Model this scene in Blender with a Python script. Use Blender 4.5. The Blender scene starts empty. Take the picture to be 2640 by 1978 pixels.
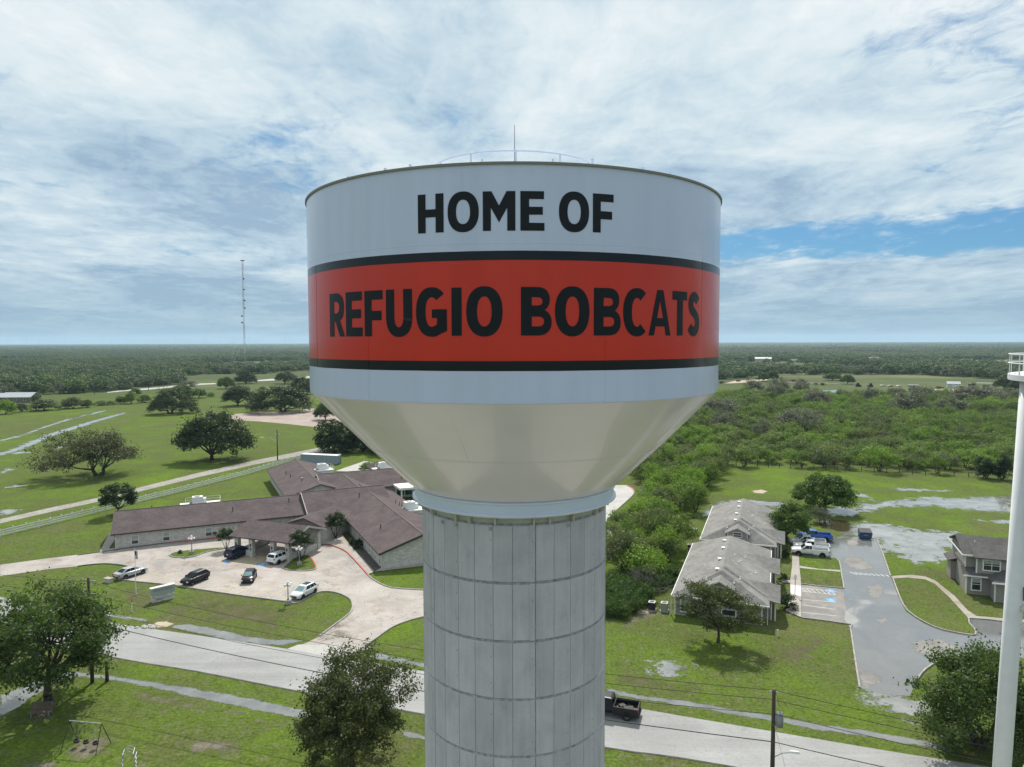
import bpy, math, random
import numpy as np
from mathutils import Matrix, Vector
sc = bpy.context.scene
C = sc.collection
R = math.radians
# ---------------------------------------------------------------- camera, sky, sun, exposure
cam = bpy.data.objects.new('camera', bpy.data.cameras.new('camera'))
C.objects.link(cam)
cam.data.sensor_width = 36.0
cam.data.lens = 36.0 * 1830 / 2640
cam.data.clip_start = 0.5
cam.data.clip_end = 60000
cam.matrix_world = Matrix.Translation((0, 0, 36)) @ Matrix.Rotation(R(90 - 3.38), 4, 'X') @ Matrix.Rotation(R(-0.15), 4, 'Z')
sc.camera = cam
sc.view_settings.view_transform = 'Standard'
sc.view_settings.look = 'None'
sc.view_settings.exposure = 0.12
sc.view_settings.gamma = 1.0
sc.view_settings.use_curve_mapping = False
SUN_EL, SUN_AZ = 49.0, 3.0          # azimuth measured from +Y towards +X
sun = bpy.data.objects.new('sun', bpy.data.lights.new('sun', 'SUN'))
C.objects.link(sun)
sun.data.energy = 4.8
sun.data.angle = R(0.8)
sun.data.color = (1.0, 0.95, 0.87)
_e, _a = R(SUN_EL), R(SUN_AZ)
_d = Vector((math.sin(_a) * math.cos(_e), math.cos(_a) * math.cos(_e), math.sin(_e)))
sun.rotation_euler = _d.to_track_quat('Z', 'Y').to_euler()
sun.location = (0, 60, 120)
world = bpy.data.worlds.new('World')
sc.world = world
world.use_nodes = True

class NT:
    """tiny node-tree writer"""
    def __init__(s, tree):
        s.t = tree
    def n(s, typ, **kw):
        nd = s.t.nodes.new(typ)
        for k, v in kw.items():
            if k == 'i':
                for kk, vv in v.items():
                    if isinstance(vv, bpy.types.NodeSocket):
                        s.t.links.new(vv, nd.inputs[kk])
                    else:
                        nd.inputs[kk].default_value = vv
            else:
                setattr(nd, k, v)
        return nd
    def l(s, a, b):
        s.t.links.new(a, b)
    def math(s, op, a, b=0.0, c=None, clamp=False):
        nd = s.n('ShaderNodeMath', operation=op, use_clamp=clamp)
        for i, v in enumerate((a, b) if c is None else (a, b, c)):
            if isinstance(v, bpy.types.NodeSocket): s.l(v, nd.inputs[i])
            else: nd.inputs[i].default_value = v
        return nd.outputs[0]
    def mix(s, f, a, b, typ='MIX'):
        nd = s.n('ShaderNodeMix', data_type='RGBA', blend_type=typ)
        for i, v in ((0, f), (6, a), (7, b)):
            if isinstance(v, bpy.types.NodeSocket): s.l(v, nd.inputs[i])
            else: nd.inputs[i].default_value = v if i == 0 else (tuple(v) + (1,) if len(v) == 3 else v)
        return nd.outputs[2]
    def noise(s, vec, scale, detail=4, rough=0.55, dist=0.0, lac=2.0):
        nd = s.n('ShaderNodeTexNoise')
        if vec is not None: s.l(vec, nd.inputs['Vector'])
        nd.inputs['Scale'].default_value = scale
        nd.inputs['Detail'].default_value = detail
        nd.inputs['Roughness'].default_value = rough
        nd.inputs['Lacunarity'].default_value = lac
        nd.inputs['Distortion'].default_value = dist
        return nd.outputs['Fac']
    def ramp(s, f, stops, interp='LINEAR'):
        nd = s.n('ShaderNodeValToRGB')
        cr = nd.color_ramp
        cr.interpolation = interp
        while len(cr.elements) < len(stops): cr.elements.new(0.5)
        for el, (p, c) in zip(cr.elements, stops):
            el.position = p
            el.color = (c, c, c, 1) if not hasattr(c, '__len__') else tuple(c) + (1,)
        s.l(f, nd.inputs[0])
        return nd.outputs[0]
    def smooth(s, x, a, b):
        nd = s.n('ShaderNodeMapRange', interpolation_type='SMOOTHSTEP')
        s.l(x, nd.inputs[0]); nd.inputs[1].default_value = a; nd.inputs[2].default_value = b
        return nd.outputs[0]

w = NT(world.node_tree)
world.node_tree.nodes.clear()
sky = w.n('ShaderNodeTexSky', sky_type='NISHITA', sun_disc=False)
sky.sun_elevation = R(SUN_EL); sky.sun_rotation = R(SUN_AZ)
sky.air_density = 1.0; sky.dust_density = 0.6; sky.ozone_density = 2.2
tc = w.n('ShaderNodeTexCoord').outputs['Generated']
sep = w.n('ShaderNodeSeparateXYZ'); w.l(tc, sep.inputs[0])
zz = w.math('MAXIMUM', sep.outputs[2], 0.0)
zp = w.math('ADD', zz, 0.10)
pl = w.n('ShaderNodeCombineXYZ')
w.l(w.math('DIVIDE', sep.outputs[0], zp), pl.inputs[0]); w.l(w.math('DIVIDE', sep.outputs[1], zp), pl.inputs[1])
P0 = pl.outputs[0]
def shifted(v, off, scl=(1, 1, 1), rot=0.0):
    m = w.n('ShaderNodeMapping'); w.l(v, m.inputs[0])
    m.inputs['Location'].default_value = off; m.inputs['Scale'].default_value = scl; m.inputs['Rotation'].default_value = (0, 0, rot)
    return m.outputs[0]
big = w.noise(shifted(P0, (3.95, 7.1, 0), (1.1, 0.85, 1), 0.35), 0.42, 3, 0.5, 0.5)
mid = w.noise(shifted(P0, (11.3, 2.7, 0), (1.15, 0.8, 1), 0.4), 1.5, 8, 0.62, 0.5)
fin = w.noise(shifted(P0, (5.1, 9.4, 0), (1.1, 0.8, 1), 0.3), 7.0, 7, 0.68, 0.5)
cov = w.math('ADD', w.math('MULTIPLY', big, 1.0), w.math('ADD', w.math('MULTIPLY', mid, 0.75), w.math('MULTIPLY', fin, 0.45)))
cov = w.math('SUBTRACT', cov, 1.06)
az = w.math('DIVIDE', sep.outputs[0], w.math('MAXIMUM', sep.outputs[1], 0.05))
rift = w.math('MULTIPLY', w.smooth(az, 0.16, 0.40), w.math('MULTIPLY', w.smooth(zz, 0.085, 0.115), w.smooth(zz, 0.175, 0.13)))   # clear strip low in the sky
cov = w.math('SUBTRACT', cov, w.math('MULTIPLY', rift, 0.46))
mask = w.smooth(cov, -0.34, -0.07)
dens = w.noise(shifted(P0, (1.7, 4.6, 0), (1.0, 0.85, 1), 0.2), 0.8, 8, 0.62, 0.6)
dens = w.math('ADD', w.math('MULTIPLY', dens, 0.62), w.math('ADD', w.math('MULTIPLY', fin, 0.20), w.math('MULTIPLY', mid, 0.18)))
hi = w.smooth(zz, 0.0, 0.42)
dens2 = w.math('ADD', dens, w.math('MULTIPLY', w.math('SUBTRACT', hi, 0.55), 0.12))
cloud = w.ramp(dens2, [(0.38, (3.6, 5.1, 6.7)), (0.46, (5.4, 7.0, 8.2)), (0.54, (7.5, 8.7, 9.3)), (0.63, (9.4, 10.0, 10.2))])
veil = w.mix(0.30, w.mix(1.0, sky.outputs[0], (0.30, 0.62, 0.86), 'MULTIPLY'), (2.2, 4.6, 7.2))    # thin high haze between the clouds
skyc = w.mix(mask, veil, cloud)
low = w.smooth(zz, 0.0, 0.12)                          # towards the horizon clouds melt into hazy air
skyc = w.mix(w.math('MULTIPLY', w.math('SUBTRACT', 1.0, low), 0.68), skyc, (3.1, 4.8, 6.0))
bg = w.n('ShaderNodeBackground'); w.l(skyc, bg.inputs[0]); bg.inputs[1].default_value = 0.085
wo = w.n('ShaderNodeOutputWorld'); w.l(bg.outputs[0], wo.inputs[0])

# ---------------------------------------------------------------- mesh and object helpers
class MB:
    def __init__(s): s.v = []; s.f = []; s.m = []
    def add(s, vs, fs, mi=0):
        o = len(s.v); s.v += [tuple(p) for p in vs]
        s.f += [tuple(i + o for i in f) for f in fs]; s.m += [mi] * len(fs)
        return s
    def box(s, c, d, rz=0.0, mi=0, taper=1.0):
        cx, cy, cz = c; a, b, h = d[0] / 2, d[1] / 2, d[2] / 2
        ca, sa = math.cos(rz), math.sin(rz); vs = []
        for z, t in ((-h, 1.0), (h, taper)):
            for x, y in ((-a, -b), (a, -b), (a, b), (-a, b)):
                x *= t; y *= t
                vs.append((cx + x * ca - y * sa, cy + x * sa + y * ca, cz + z))
        return s.add(vs, [(3, 2, 1, 0), (4, 5, 6, 7), (0, 1, 5, 4), (1, 2, 6, 5), (2, 3, 7, 6), (3, 0, 4, 7)], mi)
    def tube(s, p0, p1, r0, r1=None, n=8, mi=0, cap=True):
        p0, p1 = Vector(p0), Vector(p1); r1 = r0 if r1 is None else r1
        d = (p1 - p0)
        if d.length < 1e-6: return s
        d.normalize(); a = d.orthogonal().normalized(); b = d.cross(a); vs = []
        for p, r in ((p0, r0), (p1, r1)):
            for i in range(n):
                t = 2 * math.pi * i / n
                vs.append(p + a * (math.cos(t) * r) + b * (math.sin(t) * r))
        fs = [(i, (i + 1) % n, n + (i + 1) % n, n + i) for i in range(n)]
        if cap: fs += [tuple(range(n - 1, -1, -1)), tuple(range(n, 2 * n))]
        return s.add(vs, fs, mi)
    def path(s, pts, r, n=6, mi=0):
        for a, b in zip(pts[:-1], pts[1:]):
            s.tube(a, b, r, r, n, mi, True)
        return s
    def lathe(s, prof, n=32, c=(0, 0, 0), mi=0, closed=False):
        vs = [(c[0] + r * math.sin(2 * math.pi * i / n), c[1] - r * math.cos(2 * math.pi * i / n), c[2] + z) for r, z in prof for i in range(n)]
        k = len(prof); fs = []
        for j in range(k if closed else k - 1):
            jj = (j + 1) % k
            for i in range(n):
                fs.append((j * n + i, j * n + (i + 1) % n, jj * n + (i + 1) % n, jj * n + i))
        return s.add(vs, fs, mi)
    def prism(s, poly, z0, z1, mi=0, top=True, bottom=True):
        n = len(poly)
        if sum(poly[i][0] * poly[(i + 1) % n][1] - poly[(i + 1) % n][0] * poly[i][1] for i in range(n)) < 0: poly = poly[::-1]
        vs = [(x, y, z0) for x, y in poly] + [(x, y, z1) for x, y in poly]
        fs = [(i, (i + 1) % n, n + (i + 1) % n, n + i) for i in range(n)]
        if top: fs.append(tuple(range(n, 2 * n)))
        if bottom: fs.append(tuple(range(n - 1, -1, -1)))
        return s.add(vs, fs, mi)
    def sphere(s, c, r, n=8, k=6, sz=1.0, mi=0):
        prof = [(max(1e-4, r * math.sin(math.pi * j / k)), -r * sz * math.cos(math.pi * j / k)) for j in range(k + 1)]
        return s.lathe(prof, n, c, mi)
    def mesh(s, name, mats, smooth=False):
        me = bpy.data.meshes.new(name)
        me.from_pydata(s.v, [], s.f)
        for m in (mats if isinstance(mats, (list, tuple)) else [mats]): me.materials.append(m)
        if any(s.m): me.polygons.foreach_set('material_index', s.m)
        if smooth: me.polygons.foreach_set('use_smooth', [True] * len(s.f))
        me.update()
        return me
    def build(s, name, mats, parent=None, smooth=False, loc=None, rz=None):
        return put(name, s.mesh(name, mats, smooth), parent, loc, rz)

def put(name, me, parent=None, loc=None, rz=None):
    o = bpy.data.objects.new(name, me); C.objects.link(o)
    if parent is not None: o.parent = parent
    if loc is not None: o.location = loc
    if rz is not None: o.rotation_euler = (0, 0, rz)
    return o
def autosmooth(o, ang=40):
    me = o.data
    me.polygons.foreach_set('use_smooth', [True] * len(me.polygons))
    try: me.set_sharp_from_angle(angle=R(ang))
    except Exception: pass
    return o
def tag(o, label=None, cat=None, group=None, kind=None):
    if label: o['label'] = label
    if cat: o['category'] = cat
    if group: o['group'] = group
    if kind: o['kind'] = kind
    return o
def thing(name, label, cat, loc=(0, 0, 0), rz=0.0, group=None):
    o = bpy.data.objects.new(name, None); C.objects.link(o)
    o.empty_display_size = 0.2
    o.location = loc; o.rotation_euler = (0, 0, rz)
    return tag(o, label, cat, group)
KIDS = {}
def kids(o): return [c for c in bpy.data.objects if c.parent == o]
def copy_tree(o, parent=None, loc=None, rz=None, scale=None, label=None, group=None):
    c = o.copy(); C.objects.link(c); c.parent = parent
    if loc is not None: c.location = loc
    if rz is not None: c.rotation_euler = (0, 0, rz)
    if scale is not None: c.scale = (scale,) * 3 if not hasattr(scale, '__len__') else scale
    if label: c['label'] = label
    if group: c['group'] = group
    for ch in o.children: copy_tree(ch, c)
    return c

# ---------------------------------------------------------------- materials
MATS = {}
def mat(name, col, rough=0.6, var=0.0, vs=2.0, spec=0.4, metal=0.0, bump=0.0, bs=20.0, col2=None, coat=0.0, space='Object', emit=None):
    if name in MATS: return MATS[name]
    m = bpy.data.materials.new(name); m.use_nodes = True
    t = NT(m.node_tree); b = m.node_tree.nodes['Principled BSDF']
    b.inputs['Roughness'].default_value = rough; b.inputs['Metallic'].default_value = metal
    b.inputs['Specular IOR Level'].default_value = spec
    b.inputs['Coat Weight'].default_value = coat
    b.inputs['Base Color'].default_value = tuple(col) + (1,)
    co = t.n('ShaderNodeTexCoord').outputs['Object'] if space == 'Object' else t.n('ShaderNodeNewGeometry').outputs['Position']
    if var or col2:
        f = t.noise(co, vs, 5, 0.6)
        a = tuple(c * (1 - var) for c in col); bb = col2 or tuple(min(1, c * (1 + var)) for c in col)
        t.l(t.ramp(f, [(0.32, a), (0.68, bb)]), b.inputs['Base Color'])
    if bump:
        bn = t.n('ShaderNodeBump'); bn.inputs['Strength'].default_value = bump; bn.inputs['Distance'].default_value = 0.05
        t.l(t.noise(co, bs, 4, 0.6), bn.inputs['Height']); t.l(bn.outputs[0], b.inputs['Normal'])
    if emit:
        b.inputs['Emission Color'].default_value = tuple(emit[0]) + (1,); b.inputs['Emission Strength'].default_value = emit[1]
    MATS[name] = m
    return m
def shader(name):
    m = bpy.data.materials.new(name); m.use_nodes = True
    MATS[name] = m
    return m, NT(m.node_tree), m.node_tree.nodes['Principled BSDF']
# ---------------------------------------------------------------- surveyed ground outlines (metres; camera foot at 0,0; +Y is the view)
S={
 'lot':[(-26.5,81.48),(-24.7,83.13),(-23.66,84.99),(-22.6,88.71),(-21.61,92.48),(-21.98,95.38),(-23.0,97.84),(-25.16,99.97),(-27.17,100.58),(-28.38,99.47),(-29.76,96.04),(-31.52,96.66),(-37.38,98.57),(-42.46,100.36),(-47.52,102.28),(-50.15,103.33),(-56.26,104.94),(-60.44,106.13),(-60.44,108.38),(-61.13,111.53),(-62.32,112.52),(-65.54,113.63),(-68.03,113.4),(-74.06,111.03),(-79.2,107.76),(-83.26,113.4),(-78.72,116.17),(-71.25,120.18),(-69.7,120.98),(-62.0,125.84),(-58.53,127.15),(-53.33,128.8),(-48.57,129.19),(-35.95,125.09),(-32.56,124.25),(-29.18,120.9),(-26.89,116.93),(-24.1,111.39),(-22.35,107.84),(-20.54,104.87),(-17.64,102.05),(-12.91,101.14),(-9.27,100.98),(-8.45,91.83),(-11.66,91.03),(-13.47,89.7),(-15.21,87.64),(-16.34,84.94),(-17.25,82.63),(-18.12,80.44),(-17.8,78.31)],
 'apron':[(-26.5,81.48),(-25.52,82.64),(-21.79,82.34),(-19.24,82.06),(-18.15,80.44),(-17.8,78.31),(-22.24,79.74)],
 'island_a':[(-58.12,118.28),(-57.9,119.65),(-56.24,120.86),(-54.29,121.51),(-51.8,122.26),(-49.18,122.43),(-51.6,121.1),(-52.88,119.24),(-53.59,117.43),(-55.52,116.91),(-57.0,117.19)],
 'island_b':[(-36.62,111.49),(-36.5,113.55),(-36.29,116.74),(-35.2,117.63),(-33.98,117.17),(-31.49,111.85),(-31.51,110.25),(-33.16,109.79),(-35.65,110.44)],
 'walk_r':[(-35.66,124.08),(-32.56,124.25),(-29.18,120.9),(-26.89,116.93),(-24.1,111.39),(-22.35,107.84),(-21.61,109.15),(-24.28,114.72),(-28.15,122.53),(-31.85,130.89),(-34.7,132.61),(-35.94,128.21)],
 'gravelbed':[(-28.15,122.53),(-24.28,114.72),(-21.61,109.15),(-20.88,111.36),(-24.65,119.17),(-30.64,130.88)],
 'walk_gable':[(-21.61,109.15),(-20.85,111.2),(-14.54,114.21),(-10.52,115.03),(-10.29,112.5),(-14.26,111.96)],
 'gravel_a':[(-70.38,121.94),(-70.63,124.4),(-63.01,127.93),(-55.34,132.24),(-54.42,130.0),(-62.5,126.88)],
 'walk_a':[(-70.7,119.58),(-76.51,133.01),(-72.95,128.56),(-70.38,121.94),(-62.4,126.67),(-54.28,129.68),(-49.41,131.06),(-48.57,129.19),(-53.33,128.8),(-58.53,127.15),(-62.0,125.84),(-69.7,120.98)],
 'stripes_lo':[(-54.53,105.35),(-52.77,108.85),(-51.67,103.9),(-49.87,107.46),(-44.77,101.24),(-42.93,105.63),(-42.18,100.23),(-40.42,104.81),(-39.71,99.69),(-37.98,104.44),(-37.27,98.76),(-35.4,103.22),(-34.76,97.92),(-33.04,102.17),(-32.11,96.97),(-31.73,98.03),(-56.95,106.25),(-55.51,109.81)],
 'stripes_up':[(-50.54,115.37),(-49.19,120.32),(-48.15,114.75),(-47.3,118.0),(-45.82,113.88),(-44.39,119.35),(-39.14,111.67),(-37.72,116.14),(-42.25,112.77),(-41.0,117.5)],
 'hatch':[(-45.55,113.88),(-42.12,112.76),(-41.07,117.32),(-44.15,118.7)],
 'red_lines':[(-57.57,116.13),(-32.17,108.15),(-59.62,112.09),(-33.83,103.91)],
 'hc1':[(-41.37,112.51),(-41.2,113.84),(-39.94,113.41),(-40.0,111.92)],
 'hc2':[(-47.21,114.06),(-47.19,115.35),(-46.35,114.91),(-46.37,113.63)],
 'red_curb':[(-35.89,124.88),(-32.56,124.25),(-29.18,120.9),(-26.89,116.93),(-24.1,111.39),(-22.35,107.84)],
 'curb_r':[(-22.35,107.84),(-20.54,104.87),(-17.64,102.05),(-12.91,101.14)],
 'curb_back':[(-73.72,118.41),(-69.7,120.98),(-62.0,125.84),(-58.53,127.15),(-53.33,128.8),(-48.57,129.19)],
 'curb_front':[(-23.66,84.99),(-22.6,88.71),(-21.61,92.48),(-21.98,95.38),(-23.0,97.84),(-25.16,99.97),(-27.17,100.58),(-28.38,99.47),(-29.76,96.04),(-31.52,96.66),(-37.38,98.57),(-42.46,100.36),(-47.52,102.28),(-50.15,103.33),(-56.26,104.94),(-60.44,106.13)],
 'curb_left':[(-61.13,111.53),(-62.32,112.52),(-65.54,113.63),(-68.03,113.4),(-70.06,112.42)],
 'curb_drive_r':[(-8.53,92.67),(-11.66,91.03),(-13.47,89.7),(-15.21,87.64),(-16.34,84.94),(-17.25,82.63),(-18.12,80.44)],
 'pave_back':[(-49.35,196.82),(-44.72,213.13),(-36.98,207.36),(-35.58,199.39),(-42.44,195.13)],
 'backdrive':[(14.8,125.35),(19.2,141.45),(22.64,150.58),(27.19,161.64),(29.1,167.09),(29.36,171.93),(28.53,176.03),(24.53,176.08),(14.11,146.56)],
 'backcurb':[(19.2,141.45),(22.64,150.58),(27.19,161.64),(29.1,167.09),(29.36,171.93),(28.53,176.03)],
 'lane':[(-104.81,143.33),(-100.89,153.63),(-95.73,164.4),(-93.49,172.81),(-86.39,195.44),(-78.91,214.4),(-68.41,235.78),(-60.26,254.36),(-58.58,247.19),(-65.95,227.21),(-76.14,206.79),(-83.61,189.08),(-90.9,167.97),(-93.38,160.31),(-98.31,149.66),(-102.31,139.86)],
 'pad':[(-136.9,338.8),(-139.0,355.8),(-131.3,366.5),(-116.3,366.1),(-110.3,381.7),(-94.0,398.4),(-65.9,305.0),(-80.73,297.67),(-98.9,311.2),(-115.3,321.7),(-127.5,326.1)],
 'rut1':[(-190.01,261.68),(-192.42,276.78),(-201.1,302.8),(-209.7,331.1),(-215.5,357.7),(-217.0,378.2),(-213.8,372.6),(-210.4,349.2),(-205.1,323.8),(-197.75,297.7),(-189.46,272.49),(-187.24,257.83)],
 'rut2':[(-167.04,229.77),(-170.03,240.75),(-175.82,256.5),(-183.86,280.98),(-188.6,302.5),(-194.2,327.7),(-198.7,353.8),(-200.5,368.4),(-197.6,363.1),(-193.7,344.8),(-188.3,317.6),(-181.8,291.51),(-176.85,270.17),(-168.65,247.44),(-163.79,231.82),(-163.85,225.34)],
 'rut3':[(-164.19,229.73),(-163.15,233.65),(-158.67,232.65),(-159.78,228.76)],
 'rut4':[(-160.28,243.89),(-159.31,246.24),(-154.93,244.46),(-154.5,239.5)],
 'rut5':[(-110.2,150.82),(-108.98,151.72),(-105.89,151.29),(-106.07,148.47),(-107.44,146.98)],
 'rut6':[(-126.25,174.6),(-125.86,178.14),(-122.91,177.56),(-123.0,174.56)],
 'rut7':[(-166.98,258.2),(-165.52,260.07),(-160.65,257.34),(-161.89,255.14)],
 'rut8':[(-142.11,195.15),(-145.31,203.05),(-142.42,200.7),(-140.59,194.69)],
 'farroad_l':[(-297.8,520.9),(-296.7,541.1),(-288.9,555.8),(-282.5,575.0),(-281.7,614.0),(-262.7,628.1),(-256.3,612.9),(-272.3,593.5),(-273.7,556.9),(-280.2,538.9),(-287.9,525.1),(-291.0,508.9)],
 'farroad_l2':[(-242.2,674.1),(-235.8,700.0),(-215.6,748.4),(-190.0,807.4),(-180.2,765.5),(-205.2,712.3),(-225.2,668.3),(-235.9,656.6)],
 'road_far':[(-72.78,98.84),(-68.24,96.9),(-53.8,90.18),(-38.95,85.46),(-26.56,81.46),(-9.68,75.65)],
 'road_far2':[(12.45,67.65),(20.62,64.7),(32.85,60.39),(40.22,57.98)],
 'road_near':[(-44.82,78.98),(-34.66,75.79),(-21.21,70.93),(-8.48,66.64)],
 'road_near2':[(8.34,60.95),(12.41,59.9),(17.38,58.46)],
 'ditch_l':[(-55.36,92.87),(-50.93,91.48),(-47.25,90.33),(-47.56,89.94),(-51.09,90.82),(-55.08,92.39)],
 'ditch_m':[(-43.38,88.64),(-41.45,88.82),(-37.28,87.24),(-32.78,85.12),(-28.78,83.95),(-24.97,83.93),(-26.57,82.99),(-27.37,82.55),(-30.82,83.01),(-34.85,84.27),(-39.35,86.35),(-42.96,87.77)],
 'ditch_m2':[(-16.54,79.83),(-15.45,80.08),(-12.27,78.54),(-6.73,76.33),(-6.64,75.17),(-9.8,76.58),(-13.52,78.05),(-15.94,79.06)],
 'ditch_r':[(9.79,71.82),(13.11,70.19),(18.05,68.82),(21.44,67.32),(24.81,66.23),(28.0,65.0),(32.71,63.48),(37.11,61.88),(39.05,60.81),(38.44,60.36),(35.9,61.27),(32.26,62.59),(27.65,64.16),(24.49,65.36),(21.21,66.6),(17.81,67.88),(12.99,69.53),(9.66,70.81)],
 'ditch_n':[(-52.37,70.49),(-50.59,73.84),(-49.13,75.87),(-42.54,74.46),(-37.64,73.12),(-32.9,71.82),(-25.96,69.55),(-20.83,67.61),(-17.1,65.79),(-19.8,66.05),(-25.27,67.64),(-32.18,70.18),(-37.1,72.05),(-41.63,73.57),(-46.5,74.71),(-48.13,74.27),(-48.95,70.47),(-49.35,66.3)],
 'ditch_n2':[(-10.21,63.7),(-8.02,62.87),(-5.53,62.06),(-5.45,61.13),(-7.94,62.23),(-9.91,62.88)],
 'rlot':[(50.62,125.66),(53.02,128.16),(59.07,127.46),(63.18,128.7),(66.09,126.76),(62.58,118.02),(57.85,106.7),(54.35,98.08),(52.28,92.37),(52.4,88.18),(53.57,86.07),(56.44,84.61),(57.38,85.75),(59.1,90.02),(62.96,88.92),(67.26,88.39),(58.83,77.07),(56.49,80.55),(52.98,79.3),(50.85,78.71),(48.13,77.85),(45.18,75.75),(42.38,72.69),(40.25,69.97),(37.71,70.34),(36.0,71.68),(38.86,78.63),(42.35,87.03),(42.63,88.25),(37.61,90.36),(42.68,102.93),(48.16,101.41),(51.13,108.11),(53.58,114.4),(53.4,115.75),(48.02,117.06)],
 'rstalls':[(37.61,90.36),(42.68,102.93),(47.22,101.5),(47.35,99.67),(45.32,94.49),(42.88,89.81),(42.63,88.25)],
 'risland1':[(48.03,116.85),(53.4,115.75),(53.48,114.4),(51.4,109.41),(48.36,110.0),(45.89,111.56)],
 'risland2':[(45.52,110.5),(48.15,109.53),(51.06,108.48),(48.44,101.9),(47.83,101.5),(42.73,103.27)],
 'rwalk':[(47.53,118.7),(48.45,118.14),(45.65,110.98),(42.65,102.93),(37.56,90.36),(36.37,92.68),(38.59,96.7),(41.69,104.63),(44.87,111.96)],
 'rwalk_b':[(45.89,111.56),(48.36,110.0),(51.4,109.41),(51.06,108.48),(48.15,109.53),(45.52,110.5)],
 'rwalk_white':[(41.0,102.78),(42.29,102.11),(40.66,98.03),(39.59,99.1)],
 'rwalk_c':[(40.46,104.81),(41.78,104.63),(41.32,103.53),(40.07,103.79)],
 'rcurb_l':[(36.0,71.68),(38.86,78.63),(42.35,87.03),(42.63,88.25),(37.61,90.36)],
 'rcurb_l2':[(42.73,103.27),(45.01,102.25),(47.83,101.5),(48.44,101.9),(50.44,106.76),(53.34,113.89),(53.4,115.75)],
 'rcurb_r':[(66.09,126.76),(62.58,118.02),(57.85,106.7)],
 'rcurb_r2':[(57.53,105.38),(54.21,97.33),(52.64,92.57),(52.69,88.68),(53.67,86.25),(56.08,84.78),(56.97,85.35),(57.64,86.63),(59.1,90.02),(62.96,88.92)],
 'rpath':[(57.85,106.7),(61.14,107.3),(63.04,106.48),(63.47,104.72),(62.43,98.4),(60.79,92.86),(60.64,90.85),(63.7,89.99),(67.95,89.33),(67.26,88.39),(63.04,89.05),(59.1,90.02),(60.06,93.34),(61.39,98.03),(62.56,103.2),(62.28,105.16),(60.1,105.97),(57.62,105.55)],
 'rcurb_b':[(50.85,78.71),(48.13,77.85),(45.18,75.75),(43.07,73.54)],
 'rstripes':[(41.65,100.26),(45.82,98.75),(40.37,97.13),(44.47,95.78),(39.46,94.88),(43.4,93.25),(38.42,92.33),(42.31,90.98),(42.17,101.54),(46.56,100.07)],
 'rhatch':[(42.07,101.3),(41.59,100.1),(45.82,98.75),(46.53,100.3)],
 'rhc1':[(45.54,101.03),(46.55,100.78),(46.13,99.6),(45.07,99.84)],
 'rhc2':[(44.0,97.55),(45.1,97.17),(44.56,95.85),(43.44,96.15)],
 'crosswalk':[(52.33,108.75),(57.94,107.15),(57.71,106.43),(52.65,107.55)],
 'rdry1':[(55.19,116.15),(57.58,116.45),(57.51,111.85),(56.62,110.41),(54.25,110.24),(53.81,111.89)],
 'rdry2':[(52.12,102.03),(54.09,102.85),(52.93,99.63),(50.64,97.2),(50.61,98.49)],
 'rdry3':[(47.23,89.78),(48.1,89.78),(47.68,88.52),(46.69,88.04)],
 'rdry4':[(37.7,75.79),(38.63,75.33),(39.09,73.78),(37.61,72.09),(36.3,71.89)],
 'rdry5':[(47.85,82.72),(51.09,83.52),(52.34,81.09),(50.32,78.57),(47.84,78.09),(46.81,80.09)],
 'rdry6':[(60.23,126.19),(62.26,126.8),(60.55,122.56),(58.65,121.42)],
 'flood1':[(58.61,126.83),(65.65,136.93),(70.29,138.66),(74.04,135.68),(78.36,132.83),(82.81,131.15),(72.93,115.79),(69.35,113.55),(66.0,114.29),(63.59,117.47),(66.09,126.76),(63.18,128.7)],
 'flood2':[(75.03,154.07),(81.52,156.81),(89.01,158.66),(96.83,161.56),(103.25,160.47),(109.84,162.42),(115.75,161.94),(104.99,146.7),(98.88,148.46),(95.42,150.77),(91.53,152.6),(85.39,152.13),(80.12,151.65),(74.51,148.73)],
 'flood3':[(59.14,138.47),(64.04,141.78),(67.42,140.66),(65.9,135.48),(62.97,132.02),(60.32,133.42)],
 'flood4':[(45.15,156.28),(48.91,158.74),(53.95,159.46),(57.91,157.09),(61.53,154.22),(60.19,151.87),(55.8,152.46),(51.27,155.27),(47.86,155.31),(45.04,154.41)],
 'flood5':[(67.54,150.55),(71.24,152.29),(74.13,150.47),(73.26,146.2),(68.51,143.8),(65.68,145.46)],
 'flood6':[(91.31,171.3),(96.24,171.69),(100.0,170.06),(104.88,168.88),(101.73,166.73),(96.89,167.88),(92.66,168.59)],
 'flood7':[(92.31,139.64),(96.86,140.66),(100.49,140.32),(98.69,137.77),(95.12,138.1)],
 'flood8':[(40.0,148.25),(44.2,154.42),(45.62,153.49),(41.5,144.9),(39.3,144.11)],
 'flood9':[(22.25,146.84),(23.72,148.3),(25.2,147.54),(24.78,146.08),(23.32,144.67),(22.39,145.39)],
 'flood10':[(19.29,136.35),(20.66,139.56),(22.64,142.58),(24.94,143.94),(22.84,139.54),(20.96,136.01),(19.47,134.78)],
 'flood11':[(17.65,133.28),(19.19,135.1),(20.31,133.86),(19.32,131.48),(17.19,129.76)],
 'flood12':[(15.49,77.32),(17.22,78.37),(18.71,77.3),(19.57,76.82),(18.54,75.67),(16.92,75.0),(15.63,75.92)],
 'flood13':[(34.92,70.28),(37.59,71.26),(39.91,70.05),(41.08,68.7),(38.63,65.12),(37.2,66.52),(35.71,68.35)],
 'flood14':[(83.37,164.82),(80.87,165.28),(79.62,161.76),(81.27,159.74)],
 'flood15':[(30.27,168.02),(32.37,173.91),(33.81,174.92),(32.52,166.11),(30.56,165.21)],
 'mud1':[(31.32,141.46),(33.82,144.2),(37.28,144.16),(37.6,142.08),(34.13,140.42),(31.73,138.79)],
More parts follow.
